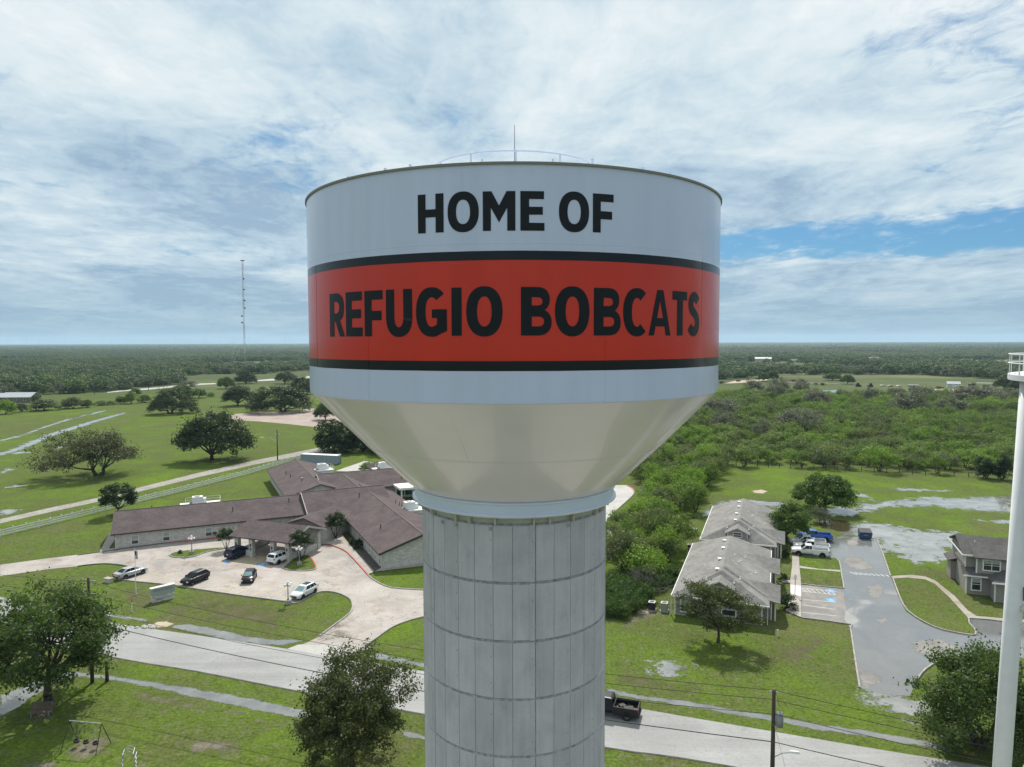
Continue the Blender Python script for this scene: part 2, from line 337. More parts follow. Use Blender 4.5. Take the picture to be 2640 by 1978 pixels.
 'floodfar':[(223.4,513.5),(236.9,518.8),(237.8,501.5),(229.0,490.9),(220.0,496.6)],
 'dirt1':[(16.11,92.43),(17.33,94.22),(18.71,95.45),(19.49,93.6),(19.35,91.82),(17.74,90.41),(16.06,89.58),(14.19,87.43),(13.81,87.7)],
 'dirt1c':[(16.52,92.87),(17.39,93.92),(18.58,93.61),(18.54,92.56),(17.57,91.84),(16.59,91.99)],
 'dirt2':[(57.62,169.03),(60.39,170.33),(61.39,168.54),(59.32,165.97),(57.49,166.63)],
 'dirt_swing':[(-39.62,60.48),(-39.6,62.25),(-38.84,63.28),(-37.44,63.27),(-36.17,62.24),(-35.84,60.08),(-37.37,59.33),(-38.46,59.34)],
 'dirt_bench':[(-46.61,65.48),(-47.34,67.8),(-45.38,68.03),(-44.42,67.31),(-44.5,65.92),(-45.86,65.26)],
 'dirt_ditch':[(-41.45,72.49),(-36.48,70.81),(-31.57,68.8),(-24.87,66.54),(-20.9,64.76),(-22.27,64.43),(-26.7,66.37),(-33.35,68.43),(-38.08,70.01)],
 'dirt_low':[(-30.61,61.86),(-26.97,62.48),(-23.94,61.52),(-24.23,60.01),(-27.94,60.62)],
 'dirt_tree':[(-42.02,58.93),(-39.69,59.49),(-38.27,57.8),(-41.25,57.81)],
 'dirt_lawn1':[(-59.15,102.36),(-51.79,101.48),(-42.98,94.53),(-44.03,91.1),(-54.92,96.81)],
 'dirt_lawn2':[(-47.05,97.5),(-35.74,96.67),(-28.96,92.34),(-29.86,87.19),(-38.32,89.75)],
 'dirt_lawn3':[(30.27,81.22),(37.31,84.44),(38.19,82.24),(33.31,77.69),(29.54,76.3)],
 'dirt_lawn4':[(10.43,75.04),(14.58,75.92),(15.19,73.69),(22.88,71.96),(18.55,70.76),(12.84,72.01),(10.2,73.29)],
 'dirt_drive':[(-23.43,88.72),(-21.61,89.75),(-19.75,85.2),(-23.34,83.81),(-24.77,83.36)],
 'rocks':[(-45.95,88.53),(-45.9,89.68),(-44.69,89.8),(-43.43,89.02),(-43.83,88.02),(-45.01,87.9)],
}

def ground_shader():
    m, t, b = shader('grass_ground')
    p = t.n('ShaderNodeNewGeometry').outputs['Position']
    vl = t.n('ShaderNodeVectorMath', operation='LENGTH'); t.l(p, vl.inputs[0])
    dist = vl.outputs['Value']
    n1 = t.noise(p, 0.018, 4, 0.6, 0.6); n2 = t.noise(p, 0.11, 5, 0.65, 0.4); n3 = t.noise(p, 0.9, 6, 0.7); n4 = t.noise(p, 3.2, 6, 0.75); n5 = t.noise(p, 0.035, 3, 0.5, 1.0)
    n6 = t.noise(p, 1.9, 6, 0.7, 0.3)
    c = t.ramp(t.math('ADD', t.math('MULTIPLY', n1, 0.4), t.math('MULTIPLY', n2, 0.6)),
               [(0.36, (0.098, 0.104, 0.040)), (0.46, (0.088, 0.114, 0.030)), (0.54, (0.092, 0.136, 0.022)), (0.66, (0.112, 0.180, 0.014))])
    c = t.mix(t.math('MULTIPLY', t.smooth(n6, 0.54, 0.66), 0.70), c, (0.112, 0.190, 0.014))
    c = t.mix(t.math('MULTIPLY', t.smooth(n3, 0.53, 0.68), 0.80), c, (0.150, 0.138, 0.095))
    c = t.mix(t.math('MULTIPLY', t.smooth(n3, 0.47, 0.32), 0.70), c, (0.044, 0.066, 0.014))
    c = t.mix(t.math('MULTIPLY', t.smooth(n5, 0.56, 0.70), 0.35), c, (0.135, 0.128, 0.062))
    f = t.ramp(n4, [(0.28, 0.38), (0.5, 0.94), (0.72, 1.55)])
    c = t.mix(1.0, c, f, 'MULTIPLY')
    far = t.smooth(dist, 420.0, 700.0)
    wood = t.ramp(t.noise(p, 0.0042, 5, 0.6, 0.5), [(0.40, (0.060, 0.080, 0.034)), (0.55, (0.085, 0.105, 0.045)), (0.66, (0.150, 0.155, 0.075))])
    c = t.mix(far, c, wood)
    t.l(c, b.inputs['Base Color'])
    b.inputs['Roughness'].default_value = 0.95; b.inputs['Specular IOR Level'].default_value = 0.04
    bn = t.n('ShaderNodeBump'); bn.inputs['Strength'].default_value = 0.25; bn.inputs['Distance'].default_value = 0.10
    t.l(t.math('ADD', t.math('MULTIPLY', n4, 0.6), n3), bn.inputs['Height']); t.l(bn.outputs[0], b.inputs['Normal'])
    return m
GRASS = ground_shader()
def paving(name, cols, s1=0.25, rough=0.8, stain=None, wet=0.0, joints=None, fine=0.25, ang=0.0, crack=0.0, streak=0.0):
    m, t, b = shader(name)
    p = t.n('ShaderNodeNewGeometry').outputs['Position']
    n1 = t.noise(p, s1, 5, 0.6, 0.8); n2 = t.noise(p, 3.5, 6, 0.7); n0 = t.noise(p, 0.06, 4, 0.6, 1.2)
    c = t.ramp(t.math('ADD', t.math('MULTIPLY', n1, 0.6), t.math('MULTIPLY', n0, 0.4)), [(0.36, cols[0]), (0.5, cols[1]), (0.64, cols[2])])
    if stain: c = t.mix(t.math('MULTIPLY', t.smooth(t.noise(p, 0.13, 6, 0.7, 1.5), 0.55, 0.70), 0.6), c, stain)
    c = t.mix(1.0, c, t.ramp(n2, [(0.25, 1 - fine), (0.75, 1 + fine)]), 'MULTIPLY')
    if streak:
        ms = t.n('ShaderNodeMapping'); t.l(p, ms.inputs[0]); ms.inputs['Rotation'].default_value = (0, 0, R(19)); ms.inputs['Scale'].default_value = (0.03, 0.75, 1)
        c = t.mix(1.0, c, t.ramp(t.noise(ms.outputs[0], 1.0, 6, 0.65), [(0.3, 1 - streak), (0.7, 1 + streak)]), 'MULTIPLY')
    if joints:
        mp = t.n('ShaderNodeMapping'); t.l(p, mp.inputs[0]); mp.inputs['Rotation'].default_value = (0, 0, ang)
        br = t.n('ShaderNodeTexBrick', offset=0.0); t.l(mp.outputs[0], br.inputs['Vector'])
        br.inputs['Scale'].default_value = 1.0; br.inputs['Brick Width'].default_value = joints; br.inputs['Row Height'].default_value = joints * 0.8
        br.inputs['Mortar Size'].default_value = 0.018; br.inputs['Mortar Smooth'].default_value = 0.3
        c = t.mix(t.math('MULTIPLY', br.outputs['Fac'], 0.35), c, (0.14, 0.12, 0.10))
    if crack:
        vo = t.n('ShaderNodeTexVoronoi', feature='DISTANCE_TO_EDGE'); vo.inputs['Scale'].default_value = 0.16
        wv = t.n('ShaderNodeVectorMath', operation='ADD'); t.l(p, wv.inputs[0])
        nz = t.n('ShaderNodeTexNoise'); t.l(p, nz.inputs['Vector']); nz.inputs['Scale'].default_value = 0.5; nz.inputs['Detail'].default_value = 5
        sc_ = t.n('ShaderNodeVectorMath', operation='SCALE'); t.l(nz.outputs['Color'], sc_.inputs[0]); sc_.inputs['Scale'].default_value = 5.0
        t.l(sc_.outputs[0], wv.inputs[1]); t.l(wv.outputs[0], vo.inputs['Vector'])
        c = t.mix(t.math('MULTIPLY', t.smooth(vo.outputs['Distance'], 0.010, 0.002), crack), c, (0.10, 0.09, 0.08))
    t.l(c, b.inputs['Base Color'])
    if wet:
        wn = t.smooth(t.noise(p, 0.09, 5, 0.62, 1.0), 0.60 - wet * 0.35, 0.66 - wet * 0.25)
        t.l(t.ramp(wn, [(0, rough), (1, 0.09)]), b.inputs['Roughness'])
        dk = t.mix(t.math('MULTIPLY', wn, 0.45), c, (0.10, 0.105, 0.11)); t.l(dk, b.inputs['Base Color'])
        b.inputs['Specular IOR Level'].default_value = 0.9
    else:
        b.inputs['Roughness'].default_value = rough; b.inputs['Specular IOR Level'].default_value = 0.3
    return m
CONC = paving('pink_concrete', [(0.24, 0.220, 0.205), (0.335, 0.300, 0.270), (0.40, 0.366, 0.338)], 0.22, 0.75, (0.20, 0.125, 0.075), 0.0, 4.8, 0.16, R(-20), 0.6)
CONC_PALE = paving('pale_concrete', [(0.32, 0.31, 0.29), (0.39, 0.38, 0.36), (0.44, 0.43, 0.41)], 0.4, 0.8, None, 0, 3.0, 0.12, R(-20))
WALK = paving('sidewalk_concrete', [(0.28, 0.25, 0.22), (0.345, 0.315, 0.28), (0.39, 0.36, 0.33)], 0.5, 0.85, (0.22, 0.17, 0.12), 0, 1.6, 0.18, R(20))
ASPH = paving('road_asphalt', [(0.245, 0.244, 0.238), (0.285, 0.284, 0.278), (0.32, 0.319, 0.312)], 0.12, 0.75, (0.225, 0.223, 0.218), 0, None, 0.14, 0, 0.25, 0.12)
WETASPH = paving('wet_asphalt', [(0.15, 0.15, 0.15), (0.19, 0.19, 0.185), (0.24, 0.235, 0.225)], 0.2, 0.6, None, 1.0, None, 0.14, 0, 0.3)
DRYASPH = paving('drying_asphalt', [(0.15, 0.145, 0.14), (0.19, 0.182, 0.172), (0.27, 0.25, 0.23)], 0.4, 0.8, None, 0, None, 0.25)
GRAVEL = paving('gravel', [(0.22, 0.205, 0.18), (0.28, 0.26, 0.235), (0.34, 0.32, 0.295)], 0.6, 0.95, (0.20, 0.20, 0.12), 0, None, 0.45)
PINKGRAVEL = paving('pink_gravel', [(0.27, 0.21, 0.18), (0.33, 0.265, 0.23), (0.385, 0.32, 0.28)], 0.12, 0.95, None, 0, None, 0.25)
ROCKBED = paving('dark_gravel', [(0.045, 0.04, 0.037), (0.085, 0.075, 0.07), (0.16, 0.145, 0.13)], 2.5, 0.9, None, 0, None, 0.7)
def fade_mat(name, c1, c2, rough, spec, amp=0.8, ns=0.6, lo=0.45, hi=0.6, opac=1.0, fine=2.5):
    m, t, b = shader(name)
    p = t.n('ShaderNodeNewGeometry').outputs['Position']
    fd = t.n('ShaderNodeAttribute', attribute_name='fade').outputs['Fac']
    n = t.math('ADD', t.math('MULTIPLY', t.noise(p, ns, 6, 0.65, 0.4), 0.65), t.math('MULTIPLY', t.noise(p, fine, 5, 0.7), 0.35))
    a = t.math('ADD', fd, t.math('MULTIPLY', t.math('SUBTRACT', n, 0.5), amp * 2.2))
    a = t.math('MULTIPLY', t.smooth(a, lo, hi), opac)
    t.l(t.ramp(t.noise(p, ns * 0.7, 5, 0.6), [(0.35, c1), (0.65, c2)]), b.inputs['Base Color'])
    b.inputs['Roughness'].default_value = rough; b.inputs['Specular IOR Level'].default_value = spec
    t.l(a, b.inputs['Alpha'])
    return m
WATER = fade_mat('flood_water', (0.17, 0.172, 0.162), (0.29, 0.295, 0.285), 0.08, 1.0, 1.9, 0.42, 0.40, 0.72, 0.95, 2.2)
WATER_CLR = fade_mat('ditch_water', (0.13, 0.135, 0.125), (0.20, 0.205, 0.195), 0.10, 0.8, 0.8, 0.7, 0.35, 0.6, 1.0, 2.2)
WATER_BRN = fade_mat('muddy_water', (0.050, 0.045, 0.020), (0.075, 0.062, 0.030), 0.05, 0.9, 1.2, 0.35, 0.4, 0.75, 0.85)
DIRT = fade_mat('bare_dirt', (0.15, 0.13, 0.095), (0.24, 0.21, 0.165), 0.95, 0.1, 1.5, 0.9, 0.4, 1.05, 0.75)
DIRT_PALE = fade_mat('pale_sand', (0.36, 0.30, 0.23), (0.46, 0.39, 0.31), 0.95, 0.1, 0.4, 0.9, 0.3, 0.7)
DIRT_THIN = fade_mat('thin_turf', (0.12, 0.105, 0.062), (0.17, 0.145, 0.095), 0.95, 0.1, 1.6, 0.5, 0.4, 1.2, 0.6, 2.6)
DRYPATCH = fade_mat('dry_asphalt_patch', (0.20, 0.19, 0.175), (0.30, 0.285, 0.265), 0.85, 0.3, 0.9, 0.45, 0.40, 0.55, 0.85)

def sheet(name, poly, z, m, label=None):
    o = MB().add([(x, y, z) for x, y in (poly if sum(poly[i][0] * poly[(i + 1) % len(poly)][1] - poly[(i + 1) % len(poly)][0] * poly[i][1] for i in range(len(poly))) > 0 else poly[::-1])], [tuple(range(len(poly)))]).build(name, m)
    return tag(o, label, None, None, 'structure')
def patch(name, poly, z, m, w=1.0, res=48):
    P = np.array(poly); lo = P.min(0) - w; hi = P.max(0) + w
    st = max((hi - lo).max() / res, 0.12); nx, ny = [int(v) + 2 for v in (hi - lo) / st]
    X, Y = np.meshgrid(lo[0] + np.arange(nx) * st, lo[1] + np.arange(ny) * st, indexing='ij')
    px, py = X.ravel(), Y.ravel(); d2 = np.full(px.shape, 1e9); ins = np.zeros(px.shape, bool)
    for i in range(len(P)):
        a, b = P[i], P[(i + 1) % len(P)]; e = b - a
        t = np.clip(((px - a[0]) * e[0] + (py - a[1]) * e[1]) / max(e @ e, 1e-9), 0, 1)
        d2 = np.minimum(d2, (px - a[0] - t * e[0]) ** 2 + (py - a[1] - t * e[1]) ** 2)
        cr = ((a[1] > py) != (b[1] > py)) & (px < (b[0] - a[0]) * (py - a[1]) / ((b[1] - a[1]) if abs(b[1] - a[1]) > 1e-9 else 1e-9) + a[0])
        ins ^= cr
    d = np.sqrt(d2) * np.where(ins, 1, -1); fade = np.clip(0.5 + d / (2 * w), 0, 1)
    F = fade.reshape(nx, ny); idx = np.arange(nx * ny).reshape(nx, ny)
    keep = (F[:-1, :-1] + F[1:, :-1] + F[:-1, 1:] + F[1:, 1:]) > 0
    fs = np.stack([idx[:-1, :-1][keep], idx[1:, :-1][keep], idx[1:, 1:][keep], idx[:-1, 1:][keep]], 1)
    used = np.unique(fs); mp = np.full(nx * ny, -1); mp[used] = np.arange(len(used))
    me = bpy.data.meshes.new(name)
    me.from_pydata([(px[i], py[i], z) for i in used], [], [tuple(mp[q]) for q in fs])
    at = me.attributes.new('fade', 'FLOAT', 'POINT'); at.data.foreach_set('value', fade[used].astype(np.float32))
    me.materials.append(m)
    return tag(put(name, me), None, None, None, 'structure')
def strip(mb, pts, w, z0, z1, side=0.0, mi=0):
    """a bar of rectangular section along a ground line"""
    P = [Vector((p[0], p[1])) for p in pts]; n = len(P); L = []; Rr = []
    for i in range(n):
        d = (P[min(i + 1, n - 1)] - P[max(i - 1, 0)]).normalized(); nn = Vector((-d.y, d.x))
        L.append(P[i] + nn * (w / 2 + side)); Rr.append(P[i] + nn * (-w / 2 + side))
    vs = []
    for a, b in zip(L, Rr): vs += [(a.x, a.y, z0), (a.x, a.y, z1), (b.x, b.y, z1), (b.x, b.y, z0)]
    fs = []
    for i in range(n - 1):
        k = i * 4
        for a, b in ((0, 1), (1, 2), (2, 3)): fs.append((k + a, k + a + 4, k + b + 4, k + b))
    fs += [(0, 1, 2, 3), (4 * n - 1, 4 * n - 2, 4 * n - 3, 4 * n - 4)]
    return mb.add(vs, fs, mi)
def smooth_line(pts, k=4):
    out = []
    for i in range(len(pts) - 1):
        p0 = pts[max(i - 1, 0)]; p1 = pts[i]; p2 = pts[i + 1]; p3 = pts[min(i + 2, len(pts) - 1)]
        for j in range(k):
            t = j / k
            out.append(tuple(0.5 * (2 * p1[c] + (p2[c] - p0[c]) * t + (2 * p0[c] - 5 * p1[c] + 4 * p2[c] - p3[c]) * t * t + (3 * p1[c] - p0[c] - 3 * p2[c] + p3[c]) * t ** 3) for c in (0, 1)))
    return out + [tuple(pts[-1])]
KERB = mat('kerb_concrete', (0.30, 0.285, 0.26), 0.85, 0.25, 1.5, space='w')
KERB_RED = mat('red_kerb_paint', (0.42, 0.055, 0.05), 0.6, 0.3, 2.0, space='w')
KERB_DARK = mat('stained_kerb', (0.115, 0.11, 0.10), 0.85, 0.35, 1.0, space='w')
def kerb(pts, m=None, w=0.17, h=0.15, k=3):
    return tag(strip(MB(), smooth_line(pts, k) if k > 1 else pts, w, 0.0, h).build('kerb', m or KERB), None, None, None, 'structure')
PAINT_Y = mat('yellow_road_paint', (0.56, 0.45, 0.10), 0.7, 0.25, 3, space='w')
PAINT_R = mat('faded_red_paint', (0.44, 0.20, 0.17), 0.7, 0.2, 3, space='w')
PAINT_W = mat('white_road_paint', (0.55, 0.55, 0.53), 0.7, 0.2, 3, space='w')
PAINT_B = mat('blue_road_paint', (0.10, 0.30, 0.55), 0.7, 0.2, 3, space='w')

# ---- the ground sheet reaches the horizon
rings = [0, 30, 60, 120, 240, 480, 960, 2000, 4000, 8000, 15000]
gmb = MB(); gv = [(0, 0, 0)]; NS = 48
for r in rings[1:]: gv += [(r * math.sin(2 * math.pi * i / NS), r * math.cos(2 * math.pi * i / NS), 0) for i in range(NS)]
gf = [(0, 1 + (i + 1) % NS, 1 + i) for i in range(NS)]
for j in range(len(rings) - 2):
    a = 1 + j * NS; b = a + NS
    gf += [(a + i, a + (i + 1) % NS, b + (i + 1) % NS, b + i) for i in range(NS)]
tag(gmb.add(gv, gf).build('ground', GRASS), None, None, None, 'structure')
# ---- the county road
far_e = [(-150, 136), (-105, 114.0)] + S['road_far'] + S['road_far2'] + [(75, 46.5), (130, 28)]
near_e = [(-150, 126), (-105, 103.6), (-70, 88.4)] + S['road_near'] + S['road_near2'] + [(35, 52.6), (75, 38.2), (130, 19.5)]
sheet('road', smooth_line(far_e, 3) + smooth_line(near_e, 3)[::-1], 0.016, ASPH)
tag(strip(MB(), smooth_line(near_e[2:-1], 3), 0.22, 0.0, 0.022).build('road_edge_shadow', mat('painted_edge_shadow', (0.06, 0.058, 0.055), 0.9, 0.5, 1.2, space='w')), None, None, None, 'structure')  # dark strip: the ditch lip's shadow painted along the near edge
mid_l = [((a[0] + b[0]) / 2, (a[1] + b[1]) / 2) for a, b in zip([far_e[i] for i in (0, 1, 4, 5, 6, 7, 9, 11, 13)], [near_e[i] for i in (0, 1, 3, 4, 5, 6, 8, 9, 10)])]
for nm, poly in (('ditch_l', 0), ('ditch_m', 0), ('ditch_m2', 0), ('ditch_r', 0), ('ditch_n', 0), ('ditch_n2', 0)):
    patch('ditch_water', S[nm], 0.012, WATER_CLR, 0.5, 110)
sheet('field_lane', S['lane'], 0.012, GRAVEL)
sheet('gravel_yard', S['pad'], 0.012, PINKGRAVEL)
sheet('field_lane', S['farroad_l'], 0.03, CONC_PALE); sheet('field_lane', S['farroad_l2'], 0.03, CONC_PALE)
for k in range(1, 9): patch('puddle', S['rut%d' % k], 0.008, WATER, 0.8 if k < 3 else 1.2, 90)
# ---- care home car park and drive
sheet('car_park', S['lot'], 0.02, CONC); sheet('drive_apron', S['apron'], 0.024, CONC_PALE)
sheet('rear_drive', S['backdrive'], 0.02, CONC_PALE); sheet('rear_drive', S['pave_back'], 0.02, CONC_PALE)
sheet('footpath', S['walk_r'], 0.14, WALK); sheet('footpath', S['walk_gable'], 0.12, WALK); sheet('footpath', S['walk_a'], 0.10, WALK)
sheet('gravel_bed', S['gravelbed'], 0.145, ROCKBED); sheet('gravel_bed', S['gravel_a'], 0.108, ROCKBED)
for nm in ('island_a', 'island_b'):
    pl = smooth_line(S[nm] + [S[nm][0]], 3)[:-1]
    sheet('lawn_island', pl, 0.13, GRASS)
    kerb(S[nm] + [S[nm][0]], KERB)
kerb(S['island_b'][3:7], KERB_RED, 0.19, 0.162)
kerb(S['red_curb'], KERB_RED, 0.2, 0.16); kerb(S['curb_r'], KERB); kerb(S['curb_back'][:3], KERB_DARK); kerb(S['curb_back'][2:], KERB_RED, 0.16)
kerb(S['curb_front'], KERB); kerb(S['curb_left'], KERB_DARK); kerb(S['curb_drive_r'], KERB)
kerb(S['backcurb'][:4], KERB); kerb(S['backcurb'][3:], KERB_RED, 0.25)
def lines(name, pairs, w, z, m):
    for a, b in zip(pairs[0::2], pairs[1::2]):
        tag(strip(MB(), [a, b], w, z - 0.003, z).build(name, m), None, None, None, 'structure')
lines('stall_line', S['stripes_lo'], 0.11, 0.026, PAINT_Y); lines('stall_line', S['stripes_up'], 0.11, 0.026, PAINT_Y)
lines('fire_lane_line', S['red_lines'], 0.13, 0.0265, PAINT_R)
h = S['hatch']
def lerp(a, b, t): return tuple(a[i] + (b[i] - a[i]) * t for i in range(len(a)))
for i in range(9):
    t = (i + 0.5) / 9
    lines('hatch_line', [lerp(h[0], h[3], t), lerp(h[1], h[2], t)], 0.1, 0.025, PAINT_Y)
sheet('accessible_bay_mark', S['hc1'], 0.027, PAINT_B); sheet('accessible_bay_mark', S['hc2'], 0.027, PAINT_B)
def wheelchair_mark(c, ex, ey, s, z):
    """the painted wheelchair symbol of an accessible bay"""
    ex = Vector(ex).normalized(); ey = Vector(ey).normalized(); c = Vector(c)
    q = lambda x, y: tuple(c + ex * (x * s) + ey * (y * s))
    mb = MB()
    arc = [q(0.08 + 0.27 * math.cos(a), -0.12 + 0.27 * math.sin(a)) for a in [R(150 + i * 25) for i in range(10)]]
    strip(mb, arc, 0.09 * s, z - 0.002, z); strip(mb, [q(-0.08, 0.32), q(-0.05, 0.0), q(0.2, 0.0), q(0.34, -0.3)], 0.1 * s, z - 0.002, z)
    strip(mb, [q(-0.08, 0.17), q(0.17, 0.17)], 0.09 * s, z - 0.002, z)
    mb.prism([q(-0.09 + 0.09 * math.cos(R(40 * i)), 0.42 + 0.09 * math.sin(R(40 * i))) for i in range(9)], z - 0.002, z)
    tag(mb.build('wheelchair_symbol', PAINT_W), None, None, None, 'structure')
wheelchair_mark((-40.65, 112.9), (0.9, -0.3), (0.35, 0.9), 1.3, 0.031)
for nm in ('dirt_lawn1', 'dirt_lawn2', 'dirt_lawn3', 'dirt_lawn4', 'dirt_drive'): patch('worn_turf', S[nm], 0.006 if nm != 'dirt_drive' else 0.023, DIRT_THIN, 2.5)
for nm in ('dirt_ditch', 'dirt_low', 'dirt_tree', 'dirt_swing', 'dirt_bench'): patch('worn_turf', S[nm], 0.004, DIRT, 1.0)
patch('bare_soil', S['dirt1'], 0.005, DIRT, 1.0); patch('bare_soil', S['dirt1c'], 0.009, DIRT_PALE, 0.5); patch('bare_soil', S['dirt2'], 0.009, DIRT_PALE, 0.8)
patch('bare_soil', [(p[0], p[1]) for p in S['rocks']], 0.009, DIRT_PALE, 0.4)
# ---- apartments: lot, paths, lawns
sheet('apartment_drive', S['rlot'], 0.02, WETASPH); sheet('parking_bays', S['rstalls'], 0.024, DRYASPH)
for nm in ('risland1', 'risland2'): sheet('lawn_island', S[nm], 0.10, GRASS)
sheet('footpath', S['rwalk'], 0.11, WALK); sheet('footpath', S['rwalk_b'], 0.112, WALK); sheet('footpath', S['rwalk_white'], 0.116, mat('new_white_concrete', (0.62, 0.62, 0.60), 0.7, 0.1, 2, space='w'))
sheet('footpath', S['rwalk_c'], 0.09, CONC_PALE); sheet('footpath', S['rpath'], 0.03, paving('mossy_path', [(0.24, 0.21, 0.17), (0.31, 0.275, 0.23), (0.36, 0.33, 0.28)], 0.5, 0.9, (0.15, 0.11, 0.07), 0, 1.5, 0.2, R(20)))
for nm in ('rcurb_l', 'rcurb_l2', 'rcurb_r', 'rcurb_r2', 'rcurb_b'): kerb(S[nm], KERB, k=2)
lines('stall_line', S['rstripes'], 0.11, 0.030, PAINT_W)
rh = S['rhatch']
for i in range(7):
    t = i / 7
    lines('hatch_line', [lerp(rh[0], rh[3], t), lerp(rh[1], rh[2], t + 0.14)], 0.09, 0.029, PAINT_W)
cw = S['crosswalk']
for i in range(8):
    t = (i + 0.3) / 8
    lines('crosswalk_line', [lerp(cw[0], cw[1], t), lerp(cw[3], cw[2], t + 0.05)], 0.16, 0.028, PAINT_W)
for k in (1, 2): 
    sheet('accessible_bay_mark', S['rhc%d' % k], 0.0305, PAINT_B)
    cc = S['rhc%d' % k]; wheelchair_mark((sum(p[0] for p in cc) / 4, sum(p[1] for p in cc) / 4), (0.94, -0.34), (0.34, 0.94), 0.9, 0.034)
for k in range(1, 7): patch('dry_patch', S['rdry%d' % k], 0.0245 if k != 6 else 0.026, DRYPATCH, 1.2)
# ---- standing rain water
for k in (1, 2, 4, 5, 6, 7, 8, 9, 10, 11, 12, 13, 14, 15): patch('puddle', S['flood%d' % k], 0.008 + 0.0004 * k, WATER, 3.2 if k in (1, 2) else 1.8, 80)
patch('puddle', S['flood3'], 0.0165, WATER_BRN, 1.5); patch('puddle', S['mud1'], 0.0165, WATER_BRN, 0.8)
patch('puddle', S['floodfar'], 0.03, WATER, 2.0)
# ---------------------------------------------------------------- the painted water tower
import bmesh
TX, TY, TR, SR = 0.08, 30.0, 8.31, 3.88
tower = thing('water_tower', 'huge water tower with red and black bands on a round concrete shaft', 'water tower', (TX, TY, 0))
def paint_bands():
    m, t, b = shader('tank_paint')
    p = t.n('ShaderNodeTexCoord').outputs['Object']
    s = t.n('ShaderNodeSeparateXYZ'); t.l(p, s.inputs[0])
    W_, K_, R_ = (0.53, 0.575, 0.77), (0.009, 0.011, 0.015), (0.56, 0.038, 0.020)
    zn = t.math('DIVIDE', t.math('SUBTRACT', t.math('ADD', s.outputs[2], t.math('MULTIPLY', t.math('SUBTRACT', t.noise(p, 0.9, 3), 0.5), 0.015)), 34.0), 8.0)
    c = t.ramp(zn, [(0.0, W_), ((35.07 - 34) / 8, K_), ((35.38 - 34) / 8, R_), ((38.44 - 34) / 8, K_), ((38.74 - 34) / 8, W_)], 'CONSTANT')
    mp = t.n('ShaderNodeMapping'); t.l(p, mp.inputs[0]); mp.inputs['Scale'].default_value = (1.2, 1.2, 0.12)
    c = t.mix(1.0, c, t.ramp(t.noise(mp.outputs[0], 1.0, 6, 0.6), [(0.3, 0.95), (0.7, 1.03)]), 'MULTIPLY')
    t.l(c, b.inputs['Base Color'])
    b.inputs['Roughness'].default_value = 0.32; b.inputs['Specular IOR Level'].default_value = 0.18
    b.inputs['Coat Weight'].default_value = 0.35; b.inputs['Coat Roughness'].default_value = 0.12; b.inputs['Coat IOR'].default_value = 1.35
    bn = t.n('ShaderNodeBump'); bn.inputs['Strength'].default_value = 0.06; bn.inputs['Distance'].default_value = 0.05
    t.l(t.noise(p, 0.9, 4, 0.5), bn.inputs['Height']); t.l(bn.outputs[0], b.inputs['Normal'])
    return m
TANK = paint_bands()
TANKW = mat('tank_white_paint', (0.60, 0.65, 0.80), 0.35, 0.03, 0.5, 0.5, coat=0.2)
CONE = mat('tank_cone_paint', (0.66, 0.605, 0.68), 0.26, 0.035, 0.35, 0.5, coat=0.35, bump=0.05, bs=0.8)
CREAM = mat('cream_steel', (0.50, 0.47, 0.40), 0.5, 0.1, 2)
zs = [34.09, 36.46, 38.98, 41.34]
for a, b in zip(zs[:-1], zs[1:]):
    o = MB().lathe([(TR - 0.05, a + 0.001), (TR, a + 0.001), (TR, b - 0.001), (TR - 0.05, b - 0.001)], 160).build('shell_course', TANK, tower, True); autosmooth(o, 35)
for z in zs[1:3]:
    autosmooth(MB().lathe([(TR - 0.01, z - 0.02), (TR + 0.004, z - 0.008), (TR + 0.004, z + 0.008), (TR - 0.01, z + 0.02)], 160).build('weld_seam', TANK, tower), 60)
for k, z0, z1 in ((-11, 38.98, 41.3), (-59, 34.1, 38.9), (52, 36.46, 38.9), (20, 34.1, 36.4), (-35, 34.1, 36.4), (76, 38.98, 41.3)):
    a = R(k); MB().box((TR * math.sin(a), -TR * math.cos(a), (z0 + z1) / 2), (0.02, 0.012, z1 - z0), a).build('weld_seam', TANK, tower)
autosmooth(MB().lathe([(TR - 0.06, 41.33), (TR + 0.05, 41.33), (TR + 0.05, 41.40), (TR - 0.3, 41.42)], 160).build('rim', mat('rim_steel', (0.20, 0.19, 0.17), 0.6), tower))
autosmooth(MB().lathe([(TR - 0.1, 41.42), (6.5, 41.72), (4.0, 42.0), (0.01, 42.12)], 96).build('roof', TANKW, tower))
cone = MB().lathe([(TR - 0.02, 34.12), (TR - 0.02, 34.06), (8.10, 33.86), (6.2, 31.90), (4.55, 30.30), (4.12, 30.02), (4.08, 29.9)], 160).build('tank_cone', CONE, tower); autosmooth(cone, 30)
autosmooth(MB().lathe([(6.14, 31.90), (6.215, 31.905), (6.19, 31.88)], 160).build('weld_seam', CONE, cone))
for k in range(16):
    a = R(k * 22.5 + 8); mb = MB()
    mb.tube((8.095 * math.sin(a), -8.095 * math.cos(a), 33.865), (6.21 * math.sin(a), -6.21 * math.cos(a), 31.91), 0.008, n=4); mb.build('weld_seam', CONE, cone)
autosmooth(MB().lathe([(4.0, 30.08), (4.24, 30.08), (4.27, 30.05), (4.27, 30.0), (4.20, 29.97), (4.20, 29.66), (4.30, 29.62), (4.30, 29.55), (4.26, 29.52), (3.9, 29.50), (3.9, 29.4)], 128).build('collar', TANKW, tower), 30)
MB().lathe([(3.80, 29.16), (3.80, 29.52)], 96).build('steel_skirt', CREAM, tower, True)
